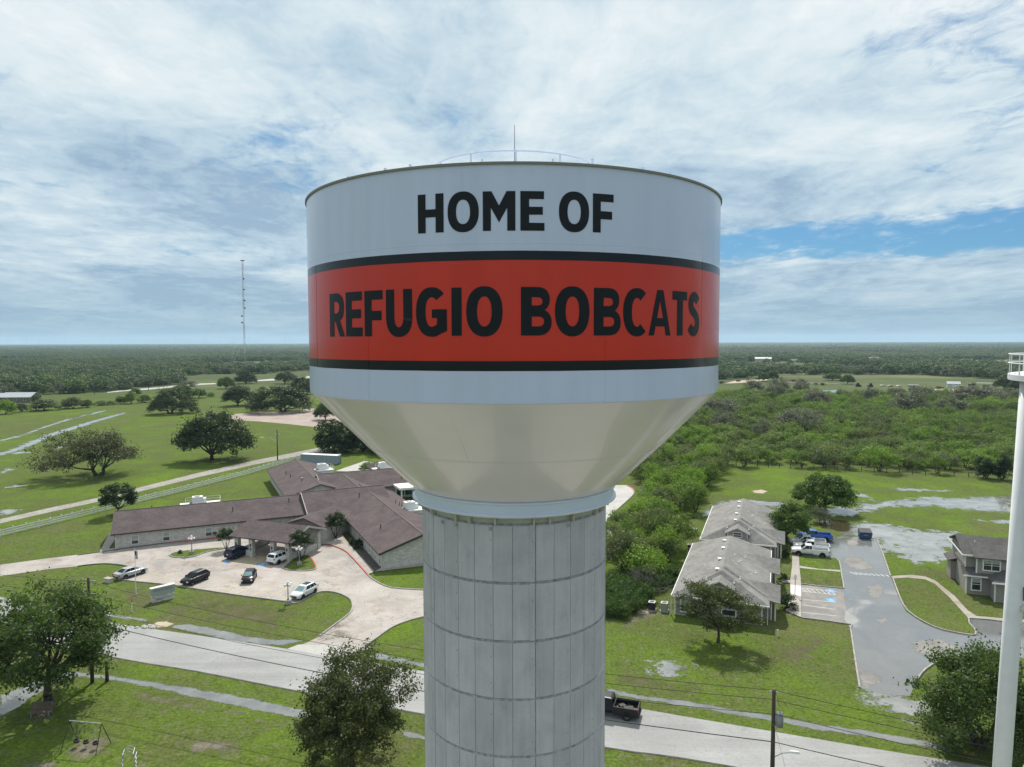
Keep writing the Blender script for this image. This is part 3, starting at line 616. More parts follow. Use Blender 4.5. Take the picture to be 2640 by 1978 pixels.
for k in range(24):
    a = R(k * 15 + 4.5 + (6 if k % 3 == 0 else 0)); MB().box((3.9 * math.sin(a), -3.9 * math.cos(a), 29.34), (0.05, 0.22, 0.32), a).build('gusset', CREAM, tower)
# letters are cut from flat outlines and wrapped on the shell
def ell(cx, cy, rx, ry, n=28, a0=0, a1=360, p=2.25):
    out = []
    for i in range(n + (0 if a1 - a0 == 360 else 1)):
        a = R(a0 + (a1 - a0) * i / n); c, s = math.cos(a), math.sin(a)
        out.append((cx + rx * math.copysign(abs(c) ** (2 / p), c), cy + ry * math.copysign(abs(s) ** (2 / p), s)))
    return out
def glyph(ch, w, h):
    t = 0.225 * h; b = 0.20 * h; t = min(t, w * 0.42)
    if ch == 'I': return [[(0, 0), (w, 0), (w, h), (0, h)]]
    if ch == 'H': return [[(0, 0), (t, 0), (t, .40 * h), (w - t, .40 * h), (w - t, 0), (w, 0), (w, h), (w - t, h), (w - t, .605 * h), (t, .605 * h), (t, h), (0, h)]]
    if ch == 'E': return [[(0, 0), (w, 0), (w, b), (t, b), (t, .405 * h), (.93 * w, .405 * h), (.93 * w, .605 * h), (t, .605 * h), (t, h - b), (w * .98, h - b), (w * .98, h), (0, h)]]
    if ch == 'F': return [[(0, 0), (t, 0), (t, .35 * h), (.93 * w, .35 * h), (.93 * w, .555 * h), (t, .555 * h), (t, h - b), (w, h - b), (w, h), (0, h)]]
    if ch == 'T': return [[((w - t) / 2, 0), ((w + t) / 2, 0), ((w + t) / 2, h - b), (w, h - b), (w, h), (0, h), (0, h - b), ((w - t) / 2, h - b)]]
    if ch == 'M':
        s = .25 * w
        return [[(0, 0), (s, 0), (s, .58 * h), (.5 * w, .21 * h), (w - s, .58 * h), (w - s, 0), (w, 0), (w, h), (.73 * w, h), (.5 * w, .64 * h), (.27 * w, h), (0, h)]]
    if ch == 'O': return [ell(w / 2, h / 2, w / 2, h * .52, 36), ell(w / 2, h / 2, w / 2 - t * 1.02, h * .52 - b * 1.05, 30)]
    if ch == 'U':
        r = w / 2
        return [[(0, h), (0, .40 * h)] + ell(r, .40 * h, r, .42 * h, 18, 180, 360) + [(w, h), (w - t, h), (w - t, .40 * h)] + ell(r, .40 * h, r - t, .42 * h - b * 1.05, 14, 180, 360)[::-1] + [(t, h)]]
    if ch == 'C':
        return [ell(w / 2 + .05 * w, h / 2, w * .55, h * .52, 26, 50, 310) + ell(w / 2 + .05 * w, h / 2, w * .55 - t, h * .52 - b * 1.05, 22, 52, 308)[::-1]]
    if ch == 'G':
        return [ell(w * .52, h / 2, w * .52, h * .52, 26, 44, 300) + [(w, .10 * h), (w, .555 * h), (.52 * w, .555 * h), (.52 * w, .375 * h), (w - t, .375 * h), (w - t, .24 * h)] + ell(w * .52, h / 2, w * .52 - t, h * .52 - b * 1.05, 20, 50, 292)[::-1]]
    if ch == 'A':
        return [[(0, 0), (.235 * w, 0), (.30 * w, .20 * h), (.70 * w, .20 * h), (.765 * w, 0), (w, 0), (.64 * w, h), (.36 * w, h)], [(.365 * w, .385 * h), (.635 * w, .385 * h), (.5 * w, .77 * h)]]
    if ch == 'B':
        up = ell(.54 * w, .745 * h, .40 * w, .255 * h, 10, -62, 90); lo = ell(.56 * w, .275 * h, .44 * w, .275 * h, 10, -90, 66)
        hu = ell(.54 * w, .705 * h, .16 * w, .085 * h, 8, -90, 90); hl = ell(.58 * w, .29 * h, .17 * w, .10 * h, 8, -90, 90)
        return [[(0, 0)] + lo + up + [(0, h)], [(t, .62 * h)] + hu + [(t, .79 * h)], [(t, .19 * h)] + hl + [(t, .39 * h)]]
    if ch == 'R':
        bw = ell(.50 * w, .665 * h, .46 * w, .335 * h, 12, -55, 90)
        return [[(0, 0), (t, 0), (t, .34 * h), (.42 * w, .34 * h), (.68 * w, 0), (w, 0), (.70 * w, .385 * h)] + bw + [(0, h)], [(t, .535 * h)] + ell(.47 * w, .67 * h, .20 * w, .135 * h, 8, -90, 90) + [(t, .805 * h)]]
    if ch == 'S':
        pts = [(.83, .80), (.66, .885), (.45, .905), (.26, .83), (.21, .71), (.30, .60), (.52, .52), (.74, .42), (.80, .29), (.72, .165), (.52, .098), (.30, .115), (.10, .215)]
        pts = smooth_line([(x * w, y * h) for x, y in pts], 3); L = []; Q = []
        for i, p in enumerate(pts):
            a = Vector(pts[min(i + 1, len(pts) - 1)]) - Vector(pts[max(i - 1, 0)]); a.normalize()
            hx, hy = -a.y * t * .5, a.x * b * .55
            L.append((p[0] + hx, p[1] + hy)); Q.append((p[0] - hx, p[1] - hy))
        return [L + Q[::-1]]
LETTER = mat('black_letter_paint', (0.009, 0.011, 0.015), 0.34, 0.1, 3, 0.18)
def letter(ch, f0, f1, z0, z1):
    f0 *= 1.014; f1 *= 1.014; w = (f1 - f0) * TR; h = z1 - z0; bm = bmesh.new(); edges = []
    for loop in glyph(ch, w, h):
        vs = [bm.verts.new((x, y, 0)) for x, y in loop]
        edges += [bm.edges.new((vs[i], vs[(i + 1) % len(vs)])) for i in range(len(vs))]
    bmesh.ops.triangle_fill(bm, use_beauty=True, use_dissolve=False, edges=edges, normal=(0, 0, 1))
    x = 0.12
    while x < w:
        bmesh.ops.bisect_plane(bm, geom=bm.verts[:] + bm.edges[:] + bm.faces[:], plane_co=(x, 0, 0), plane_no=(1, 0, 0)); x += 0.12
    rr = TR + 0.008
    for v in bm.verts:
        a = f0 + v.co.x / w * (f1 - f0)
        v.co = (rr * math.sin(a), -rr * math.cos(a), z0 + v.co.y)
    bmesh.ops.recalc_face_normals(bm, faces=bm.faces[:])
    me = bpy.data.meshes.new('letter'); bm.to_mesh(me); bm.free()
    me.polygons.foreach_set('use_smooth', [True] * len(me.polygons))
    me.materials.append(LETTER)
    o = put('letter', me, tower); return o
for ch, (a, b) in zip('HOMEOF', [(-0.3612, -0.2588), (-0.2437, -0.1274), (-0.113, 0.0043), (0.022, 0.1089), (0.1616, 0.2758), (0.2905, 0.3745)]):
    letter(ch, a, b, 39.347, 40.528)
for ch, (a, b) in zip('REFUGIOBOBCATS', [(-0.8626, -0.7438), (-0.7357, -0.632), (-0.6198, -0.5234), (-0.5081, -0.3893), (-0.3735, -0.249), (-0.2316, -0.1929), (-0.176, -0.0424), (0.0234, 0.1355), (0.1471, 0.2789), (0.296, 0.4081), (0.4183, 0.5333), (0.5382, 0.6591), (0.6689, 0.7678), (0.7778, 0.8701)]):
    letter(ch, a, b, 36.184, 37.657)
# roof furniture
rr_, rz_ = 3.35, 43.02
autosmooth(MB().lathe([(rr_ + 0.03 * math.cos(a), rz_ + 0.03 * math.sin(a)) for a in [R(60 * i) for i in range(6)]], 72, closed=True).build('handrail', TANKW, tower))
autosmooth(MB().lathe([(rr_ + 0.02 * math.cos(a), rz_ - 0.5 + 0.02 * math.sin(a)) for a in [R(60 * i) for i in range(6)]], 72, closed=True).build('handrail', TANKW, tower))
for k in range(12):
    a = R(k * 30 + 1.5); MB().tube((rr_ * math.sin(a), -rr_ * math.cos(a), 41.95), (rr_ * math.sin(a), -rr_ * math.cos(a), rz_), 0.035).build('rail_post', TANKW, tower)
MB().tube((0.05, -1.2, 42.05), (0.05, -1.2, 44.6), 0.03, 0.012).build('lightning_rod', mat('dull_steel', (0.35, 0.36, 0.37), 0.45, metal=0.6), tower)
MB().tube((2.95, -3.0, 41.9), (2.95, -3.0, 42.75), 0.045).sphere((2.95, -3.0, 42.78), 0.07).build('roof_vent', TANKW, tower)
for k in (-66, -52, -44, -31, -24, -7, 8.5, 31, 40, 51, 63, 75):
    a = R(k); MB().box((8.0 * math.sin(a), -8.0 * math.cos(a), 41.52), (0.04, 0.12, 0.09), a).build('paint_rail_lug', TANKW, tower)
# shaft: poured lifts, each lift cast against form panels that can be told apart
def shaft_concrete():
    m, t, b = shader('shaft_concrete')
    p = t.n('ShaderNodeNewGeometry').outputs['Position']
    oi = t.n('ShaderNodeObjectInfo').outputs['Random']
    mp = t.n('ShaderNodeMapping'); t.l(p, mp.inputs[0]); mp.inputs['Scale'].default_value = (3.5, 3.5, 0.28)
    n1 = t.noise(p, 0.8, 6, 0.62, 0.5); n2 = t.noise(mp.outputs[0], 1.0, 6, 0.65); n3 = t.noise(p, 14, 5, 0.7)
    f = t.math('ADD', t.math('MULTIPLY', n1, 0.45), t.math('ADD', t.math('MULTIPLY', n2, 0.4), t.math('MULTIPLY', n3, 0.15)))
    c = t.ramp(f, [(0.34, (0.345, 0.338, 0.375)), (0.48, (0.43, 0.418, 0.462)), (0.58, (0.48, 0.468, 0.515)), (0.72, (0.545, 0.535, 0.585))])
    c = t.mix(1.0, c, t.ramp(oi, [(0, 0.90), (1, 1.06)]), 'MULTIPLY')
    vo = t.n('ShaderNodeTexVoronoi'); vo.inputs['Scale'].default_value = 3.2; t.l(p, vo.inputs['Vector'])
    c = t.mix(t.math('MULTIPLY', t.math('MULTIPLY', t.smooth(vo.outputs['Distance'], 0.075, 0.04), t.smooth(n1, 0.5, 0.62)), 0.6), c, (0.12, 0.125, 0.12))
    c = t.mix(t.math('MULTIPLY', t.smooth(n2, 0.60, 0.78), 0.45), c, (0.30, 0.295, 0.30))
    t.l(c, b.inputs['Base Color']); b.inputs['Roughness'].default_value = 0.85; b.inputs['Specular IOR Level'].default_value = 0.3
    bn = t.n('ShaderNodeBump'); bn.inputs['Strength'].default_value = 0.35; bn.inputs['Distance'].default_value = 0.02
    t.l(n3, bn.inputs['Height']); t.l(bn.outputs[0], b.inputs['Normal'])
    return m
SHAFT = shaft_concrete(); JOINT = mat('joint_concrete', (0.30, 0.295, 0.30), 0.95, 0.35, 6, 0.2, bump=0.5, bs=12, space='w')
MB().lathe([(SR - 0.022, 0), (SR - 0.022, 29.2), (3.4, 29.2)], 96).build('shaft_core', JOINT, tower, True)
PITCH = 2.247
def arc_panel(name, half, hgt, proud, e, et):
    """curved slab: bevelled rim e wide, 5 segments across"""
    mb = MB(); r0 = SR - 0.06; r1 = SR + proud; N = 5; vs = []; fs = []
    z_in = (0.0, et * 0.4, hgt - et, hgt)
    rows = [(r0, 0.0, 0), (r1, et * 0.4, 1), (r1, hgt - et, 1), (r0, hgt, 0)]
    for r, z, ins in rows:
        for i in range(N + 1):
            a = (-half + 2 * half * i / N) * (1 - (e / (half * SR) if ins else 0))
            vs.append((r * math.sin(a), -r * math.cos(a), z))
    for j in range(3):
        for i in range(N):
            k = j * (N + 1) + i; fs.append((k, k + 1, k + N + 2, k + N + 1))
    for i0 in (0, N):
        q = [j * (N + 1) + i0 for j in range(4)]; fs.append(tuple(q if i0 == 0 else q[::-1]))
    return mb.add(vs, fs).mesh(name, SHAFT)
panel_me = arc_panel('shaft_panel', R(5.445), PITCH - 0.07, 0.0, 0.010, 0.05)
strip_me = arc_panel('joint_strip', R(1.75), PITCH - 0.02, 0.012, 0.02, 0.03)
hole_me = MB().tube((0, 0.02, 0), (0, -0.010, 0), 0.024, n=8).mesh('tie_hole', JOINT)
ring_mb = MB().lathe([(SR - 0.05, -0.10), (SR + 0.012, -0.045), (SR + 0.018, 0.0), (SR - 0.02, 0.03), (SR - 0.05, 0.05)], 96)
ring_me = ring_mb.mesh('lift_joint', SHAFT)
angs = []; a0 = -57.6
while a0 < 300:
    angs.append(('s', a0)); a0 += 1.9
    for k in range(6):
        if a0 + 10.9 > 302: break
        angs.append(('p', a0 + 5.45)); a0 += 10.9
    a0 += 0.2
for lift in range(6):
    z = 29.21 - PITCH * (lift + 1)
    for kind, a in angs:
        o = put('shaft_panel' if kind == 'p' else 'joint_strip', panel_me if kind == 'p' else strip_me, tower, (0, 0, z + (0.02 if kind == 'p' else 0.0)), R(a))
        if kind == 's' and lift < 5 and -90 < a < 90:
            for hz in (0.55, 1.55):
                r = SR + 0.014; put('tie_hole', hole_me, tower, (r * math.sin(R(a)), -r * math.cos(R(a)), z + hz), R(a))
    if lift < 5:
        for a in (-35.2, -13.5, 31.8, 53.6):
            r = SR + 0.002
            for hz in (0.6, 1.62): put('tie_hole', hole_me, tower, (r * math.sin(R(a)), -r * math.cos(R(a)), z + hz), R(a))
for a in (-46, -35.2, -13.5, 31.8):
    MB().box((0, 0, 0), (0.12, 0.05, 0.12)).build('form_insert', JOINT, tower, loc=((SR + 0.01) * math.sin(R(a)), -(SR + 0.01) * math.cos(R(a)), 29.0), rz=R(a))
low = MB(); zz_ = 29.21 - PITCH * 6
while zz_ > 0.2:
    low.lathe([(SR - 0.04, max(0, zz_ - PITCH + 0.06)), (SR, max(0.02, zz_ - PITCH + 0.08)), (SR, zz_ - 0.03), (SR - 0.04, zz_)], 96); zz_ -= PITCH
low.build('lower_lift', SHAFT, tower)
sheet('bounce_yard', [(TX + 27 * math.cos(R(i * 15)) * (1 + 0.12 * math.sin(i * 2.1)), TY - 6 + 25 * math.sin(R(i * 15)) * (1 + 0.08 * math.cos(i * 1.7))) for i in range(24)], 0.01, paving('pale_bounce_gravel', [(0.38, 0.345, 0.295), (0.45, 0.415, 0.365), (0.50, 0.465, 0.415)], 0.3, 0.95, None, 0, None, 0.25))  # unseen pale ground, added to bounce warm light up onto the tank cone

# ---------------------------------------------------------------- the old legged tank at the picture's edge
OLDW = mat('old_white_enamel', (0.62, 0.64, 0.655), 0.5, 0.05, 1.2, 0.4, space='w')
RUST = mat('rust', (0.13, 0.055, 0.03), 0.9, 0.4, 9)
old = thing('legged_water_tank', 'old white water tank on sloping tubular legs with railed balcony', 'water tank', (31.6, 33.0, 0))
legs = []
for sx, sy in ((-.94, .342), (-.342, -.94), (.94, -.342), (.342, .94)):
    top = Vector((sx * 6.3, sy * 6.3, 33.9)); bot = Vector((sx * 7.2, sy * 7.2, 0))
    legs.append((bot, top))
    lg = MB().tube(bot, top, 0.42, 0.40, 24).build('leg', OLDW, old, True)
    MB().box((bot.x, bot.y, 0.25), (1.6, 1.6, 0.5)).build('footing', CONC_PALE, lg)
def at_h(i, z):
    b_, t_ = legs[i]; return b_ + (t_ - b_) * (z / t_.z)
for i in range(4):
    j = (i + 1) % 4
    for z in (11.0, 22.6):
        MB().tube(at_h(i, z), at_h(j, z), 0.17, n=12).build('strut', OLDW, old, True)
    for z0, z1 in ((0.8, 10.8), (11.3, 22.3), (22.9, 33.2)):
        MB().tube(at_h(i, z0), at_h(j, z1), 0.028, n=6).build('tie_rod', OLDW, old); MB().tube(at_h(j, z0), at_h(i, z1), 0.028, n=6).build('tie_rod', OLDW, old)
    for z in (11.0, 22.6):
        p = at_h(i, z); MB().box((p.x * 0.94, p.y * 0.94, p.z + 0.15), (0.5, 0.5, 0.5)).build('gusset_plate', OLDW, old)
        MB().box((p.x * 0.975, p.y * 0.975 - 0.43, p.z + 0.75), (0.07, 0.05, 0.7)).build('rust_streak', RUST, old)
BR = 7.0
autosmooth(MB().lathe([(5.2, 34.0), (BR, 34.0), (BR, 34.28), (BR - 0.1, 34.30), (5.2, 34.22)], 64).build('balcony', OLDW, old))
for z in (34.85, 35.3):
    autosmooth(MB().lathe([(BR - 0.03 + 0.035 * math.cos(R(60 * i)), z + 0.035 * math.sin(R(60 * i))) for i in range(6)], 64, closed=True).build('handrail', OLDW, old))
for k in range(24):
    a = R(k * 15); MB().box(((BR - 0.05) * math.sin(a), -(BR - 0.05) * math.cos(a), 34.75), (0.07, 0.03, 1.1), a).build('rail_post', OLDW, old)
autosmooth(MB().lathe([(0.3, 31.2), (3.0, 31.9), (4.7, 33.0), (5.3, 34.2), (5.35, 40.0), (4.6, 41.6), (2.6, 42.6), (0.05, 43.0)], 64).build('tank', OLDW, old), 30)
MB().tube((0, 0, 0), (0, 0, 31.4), 0.7, n=20).build('riser_pipe', OLDW, old, True)
# ---------------------------------------------------------------- buildings
def shingle(name, c, course=0.28, dirn=None):
    m, t, b = shader(name)
    p = t.n('ShaderNodeTexCoord').outputs['Object']
    n1 = t.noise(p, 0.35, 5, 0.6); n2 = t.noise(p, 5.5, 5, 0.7); n3 = t.noise(p, 1.6, 4, 0.6)
    f = t.math('ADD', t.math('MULTIPLY', n1, 0.35), t.math('ADD', t.math('MULTIPLY', n2, 0.4), t.math('MULTIPLY', n3, 0.25)))
    cc = t.ramp(f, [(0.36, tuple(x * 0.60 for x in c)), (0.5, c), (0.64, tuple(x * 1.45 for x in c))])
    s = t.n('ShaderNodeSeparateXYZ'); t.l(p, s.inputs[0])
    fr = t.math('FRACT', t.math('MULTIPLY', s.outputs[2], 1.0 / (course * 0.32)))
    cc = t.mix(t.math('MULTIPLY', t.smooth(fr, 0.2, 0.02), 0.5), cc, tuple(x * 0.5 for x in c))
    t.l(cc, b.inputs['Base Color']); b.inputs['Roughness'].default_value = 0.95; b.inputs['Specular IOR Level'].default_value = 0.12
    return m
def brickwall(name, c1, c2, mortar):
    m, t, b = shader(name)
    p = t.n('ShaderNodeTexCoord').outputs['Object']
    s = t.n('ShaderNodeSeparateXYZ'); t.l(p, s.inputs[0])
    cb = t.n('ShaderNodeCombineXYZ'); t.l(t.math('ADD', s.outputs[0], s.outputs[1]), cb.inputs[0]); t.l(s.outputs[2], cb.inputs[1])
    br = t.n('ShaderNodeTexBrick'); t.l(cb.outputs[0], br.inputs['Vector']); br.inputs['Scale'].default_value = 1.0
    br.inputs['Brick Width'].default_value = 0.46; br.inputs['Row Height'].default_value = 0.17; br.inputs['Mortar Size'].default_value = 0.018
    br.inputs['Color1'].default_value = tuple(c1) + (1,); br.inputs['Color2'].default_value = tuple(c2) + (1,); br.inputs['Mortar'].default_value = tuple(mortar) + (1,)
    c = t.mix(1.0, br.outputs['Color'], t.ramp(t.noise(p, 1.2, 5, 0.65), [(0.3, 0.85), (0.7, 1.08)]), 'MULTIPLY')
    t.l(c, b.inputs['Base Color']); b.inputs['Roughness'].default_value = 0.9
    return m
def siding(name, c):
    m, t, b = shader(name)
    p = t.n('ShaderNodeTexCoord').outputs['Object']
    s = t.n('ShaderNodeSeparateXYZ'); t.l(p, s.inputs[0])
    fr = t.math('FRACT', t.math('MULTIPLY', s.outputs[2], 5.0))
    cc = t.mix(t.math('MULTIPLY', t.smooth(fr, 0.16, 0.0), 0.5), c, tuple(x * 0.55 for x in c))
    t.l(t.mix(1.0, cc, t.ramp(t.noise(p, 0.8, 4), [(0.3, 0.93), (0.7, 1.05)]), 'MULTIPLY'), b.inputs['Base Color']); b.inputs['Roughness'].default_value = 0.8
    return m
BROWNROOF = shingle('brown_shingle', (0.104, 0.083, 0.083)); GREYROOF = shingle('grey_shingle', (0.225, 0.217, 0.205)); GREYROOF2 = shingle('dark_grey_shingle', (0.105, 0.10, 0.098))
WBRICK = brickwall('white_brick', (0.60, 0.58, 0.53), (0.42, 0.40, 0.36), (0.50, 0.48, 0.44))
TAUPE = siding('taupe_siding', (0.27, 0.25, 0.23)); TRIM = mat('white_trim', (0.68, 0.68, 0.66), 0.6, 0.05, 2); BEIGETRIM = mat('beige_trim', (0.46, 0.42, 0.36), 0.7, 0.06, 2); DARKTRIM = mat('dark_fascia', (0.05, 0.042, 0.038), 0.7)
GLASS = mat('window_glass', (0.025, 0.032, 0.035), 0.06, 0.3, 1.5, 0.7); BLIND = mat('window_blind', (0.32, 0.34, 0.33), 0.5, 0.15, 6)
HVACW = mat('hvac_white', (0.74, 0.74, 0.72), 0.5, 0.06, 2); HVACG = mat('hvac_grey', (0.30, 0.31, 0.31), 0.5, 0.1, 3, metal=0.3); PIPE = mat('vent_pipe_dark', (0.045, 0.04, 0.04), 0.7)
STUCCO = mat('beige_stucco', (0.36, 0.335, 0.295), 0.9, 0.06, 1.5)
def slab_roof(mb, quads, th=0.16, mi=0):
    """each roof plane as a slab with thickness"""
    for q in quads:
        n = len(q); vs = [tuple(p) for p in q] + [(p[0], p[1], p[2] - th) for p in q]
        fs = [tuple(range(n)), tuple(range(2 * n - 1, n - 1, -1))] + [(i, n + i, n + (i + 1) % n, (i + 1) % n) for i in range(n)]
        mb.add(vs, fs, mi)
def gable_x(x0, x1, y0, y1, ze, zr):
    ym = (y0 + y1) / 2
    return [[(x0, y0, ze), (x1, y0, ze), (x1, ym, zr), (x0, ym, zr)], [(x1, y1, ze), (x0, y1, ze), (x0, ym, zr), (x1, ym, zr)]]
def gable_y(x0, x1, y0, y1, ze, zr):
    xm = (x0 + x1) / 2
    return [[(x0, y1, ze), (x0, y0, ze), (xm, y0, zr), (xm, y1, zr)], [(x1, y0, ze), (x1, y1, ze), (xm, y1, zr), (xm, y0, zr)]]
def gable_wall(mb, axis, x0, x1, y0, y1, ze, zr):
    """walls under a gable roof, gable ends included"""
    if axis == 'x':
        ym = (y0 + y1) / 2
        vs = [(x0, y0, 0), (x1, y0, 0), (x1, y1, 0), (x0, y1, 0), (x0, y0, ze), (x1, y0, ze), (x1, y1, ze), (x0, y1, ze), (x0, ym, zr), (x1, ym, zr)]
        fs = [(0, 1, 5, 4), (2, 3, 7, 6), (1, 2, 6, 9, 5), (3, 0, 4, 8, 7)]
    else:
        xm = (x0 + x1) / 2
        vs = [(x0, y0, 0), (x1, y0, 0), (x1, y1, 0), (x0, y1, 0), (x0, y0, ze), (x1, y0, ze), (x1, y1, ze), (x0, y1, ze), (xm, y0, zr), (xm, y1, zr)]
        fs = [(0, 1, 5, 8, 4), (1, 2, 6, 5), (2, 3, 7, 9, 6), (3, 0, 4, 7)]
    return mb.add(vs, fs)
def window(parent, c, w, h, rz, frame=TRIM, blind=0.45, bars=True, fw=0.09):
    """c = centre of the wall opening, facing -y before the turn"""
    o = MB().box((0, -0.05, h / 2 + fw / 2), (w + 2 * fw, 0.10, fw)).box((0, -0.05, -h / 2 - fw / 2), (w + 2 * fw, 0.10, fw)).box((-w / 2 - fw / 2, -0.05, 0), (fw, 0.10, h)).box((w / 2 + fw / 2, -0.05, 0), (fw, 0.10, h)).build('window', frame, parent, loc=c, rz=rz)
    MB().box((0, -0.015, -h * blind / 2), (w, 0.03, h * (1 - blind))).build('pane', GLASS, o)
    MB().box((0, -0.017, h * (1 - blind) / 2), (w, 0.03, h * blind)).build('blind', BLIND, o)
    if bars: MB().box((0, -0.05, 0), (w, 0.05, 0.06)).build('sash_bar', frame, o)
    return o
def vent_pipe(roof, x, y, z, h=0.8, r=0.09, m=None):
    MB().tube((x, y, z - 0.1), (x, y, z + h), r, n=8).build('vent_pipe', m or PIPE, roof)
UA = R(25)
home = thing('care_home', 'sprawling white brick care home with brown shingle gable roofs and portico', 'building', (-69.7, 121.5, 0), UA)
def wing(axis, x0, x1, y0, y1, ze, zr, oh=0.6, ends=(0.5, 0.5), wallm=WBRICK):
    wl = MB(); gable_wall(wl, axis, x0 + (ends[0] if axis == 'x' else oh), x1 - (ends[1] if axis == 'x' else oh), y0 + (oh if axis == 'x' else ends[0]), y1 - (oh if axis == 'x' else ends[1]), ze - 0.1, zr - 0.25)
    wo_ = wl.build('wall', wallm, home)
    rb = MB(); slab_roof(rb, (gable_x if axis == 'x' else gable_y)(x0, x1, y0, y1, ze, zr)); ro = rb.build('roof', BROWNROOF, home)
    fb = MB()
    if axis == 'x':
        ym = (y0 + y1) / 2
        fb.box(((x0 + x1) / 2, y0 - 0.03, ze - 0.12), (x1 - x0, 0.06, 0.22)).box(((x0 + x1) / 2, y1 + 0.03, ze - 0.12), (x1 - x0, 0.06, 0.22))
        rg = MB().box(((x0 + x1) / 2, ym, zr + 0.02), (x1 - x0, 0.22, 0.06))
    else:
        xm = (x0 + x1) / 2
        fb.box((x0 - 0.03, (y0 + y1) / 2, ze - 0.12), (0.06, y1 - y0, 0.22)).box((x1 + 0.03, (y0 + y1) / 2, ze - 0.12), (0.06, y1 - y0, 0.22))
        rg = MB().box((xm, (y0 + y1) / 2, zr + 0.02), (0.22, y1 - y0, 0.06))
    fb.build('fascia', DARKTRIM, ro); rg.build('ridge_cap', DARKTRIM, ro)
    return ro
def rake(ro, axis, at, a0, a1, ze, zr, m=None):
    am = (a0 + a1) / 2
    for p, q in ((a0, am), (a1, am)):
        vs = []
        for d in (-0.05, 0.05):
            for aa, z in ((p, ze), (q, zr)):
                for dz in (-0.34, 0.03):
                    vs.append((at + d, aa, z + dz) if axis == 'x' else (aa, at + d, z + dz))
        MB().add(vs, [(0, 1, 3, 2), (4, 6, 7, 5), (0, 4, 5, 1), (2, 3, 7, 6), (1, 5, 7, 3), (0, 2, 6, 4)]).build('rake_board', m or BEIGETRIM, ro)
rA = wing('x', 0, 34.5, 0, 16, 2.75, 5.1); rake(rA, 'x', 0, 0, 16, 2.75, 5.1, DARKTRIM)
rC = wing('x', 33, 50, -1.3, 15, 3.05, 5.75, 0.6, (0.6, 0.2), STUCCO); rake(rC, 'x', 33, -1.3, 15, 3.05, 5.75)
rR = wing('y', 39.2, 53.8, -31.2, 14, 2.75, 5.05); rake(rR, 'y', -31.2, 39.2, 53.8, 2.75, 5.05, DARKTRIM)
rB = wing('y', 31.4, 46.0, 17, 54, 2.75, 5.05); rake(rB, 'y', 54, 31.4, 46, 2.75, 5.05, DARKTRIM)
rB2 = wing('x', 39.4, 78, 18, 34.5, 3.05, 5.65, 0.6, (0.6, 0.5), STUCCO); rake(rB2, 'x', 39.4, 18, 34.5, 3.05, 5.65)
rK = wing('y', 39.5, 51, 6, 27, 2.9, 5.3)                          # link between the two cross roofs
for x, y, z in ((20, 4.0, 3.9), (30.5, 5.4, 4.35), (6, 12, 3.9)): vent_pipe(rA, x, y, z)
vent_pipe(rC, 44, 3.2, 4.5)
for x, y in ((42.4, -20), (49.6, -4), (49.9, -5.6), (50.3, -5.9), (51, -6.2), (50.8, -8.2)): vent_pipe(rR, x, y, 5.05 - abs(x - 46.5) * 0.315, 0.75, 0.07 if x > 43 else 0.09)
for x, y in ((34.4, 40), (34.8, 35)): vent_pipe(rB, x, y, 5.05 - abs(x - 38.7) * 0.315)
vent_pipe(rB2, 58, 21, 4.0); vent_pipe(rB2, 62, 25, 5.0, 1.0, 0.3, HVACG); vent_pipe(rB, 36.3, 27, 4.3, 0.7, 0.28, HVACG)
# windows, doors, downpipes
for x in (3.6, 8.6, 15.6, 21.0, 28.0): window(home, (x, 0.595, 1.25), 1.0, 1.45, 0, TRIM, 0.62)
for x in (1.5, 19.0, 31.5): MB().box((x, 0.545, 1.35), (0.09, 0.09, 2.5)).build('downpipe', BEIGETRIM, home)
for x in (1.2, 24.6): MB().box((x, 0.57, 2.45), (0.45, 0.05, 0.12)).build('soffit_vent', DARKTRIM, home)
for y in (-29.4, -26.4, -22.6, -20, -16.8, -13.4, -9.4): window(home, (39.795, y, 1.3), 0.65, 1.5, -math.pi / 2, TRIM, 0.4)
for y in (-24.4, -15.0): MB().box((39.74, y, 1.35), (0.09, 0.09, 2.5)).build('downpipe', BEIGETRIM, home)
MB().box((39.78, -30.7, 1.35), (0.1, 0.12, 2.6)).build('corner_board', BEIGETRIM, home)
do = MB().box((49.2, -30.74, 1.15), (1.9, 0.12, 2.3)).build('door', DARKTRIM, home); MB().box((48.75, -30.83, 1.3), (0.75, 0.06, 1.7)).box((49.65, -30.83, 1.3), (0.75, 0.06, 1.7)).build('pane', GLASS, do)
for y in (20, 23, 26, 29, 32, 35, 38, 41, 44, 47, 50): window(home, (31.995, y, 1.3), 0.8, 1.4, -math.pi / 2, TRIM, 0.4)
gw = MB().box((58, 18.55, 1.6), (4.4, 0.1, 2.4)).build('window', TRIM, home); MB().box((57, 18.47, 1.6), (1.7, 0.08, 2.1)).box((59, 18.47, 1.6), (1.7, 0.08, 2.1)).build('pane', mat('green_glass', (0.02, 0.06, 0.04), 0.06, spec=0.8), gw)
cn = MB().box((58.5, 15.6, 3.15), (6.5, 5.4, 0.5)).build('canopy', HVACW, home); MB().path([(55.6, 13.1, 3.9), (61.4, 13.1, 3.9), (61.4, 18, 3.9)], 0.03).path([(55.6, 13.1, 3.4), (55.6, 13.1, 3.9)], 0.03).path([(58.5, 13.1, 3.4), (58.5, 13.1, 3.9)], 0.03).build('guard_rail', HVACW, cn)
for x in (55.8, 61.2): MB().box((x, 13.4, 1.45), (0.3, 0.3, 2.9)).build('column', TRIM, cn)
MB().box((36.5, -0.66, 1.5), (0.1, 0.1, 2.6)).build('downpipe', BEIGETRIM, home)
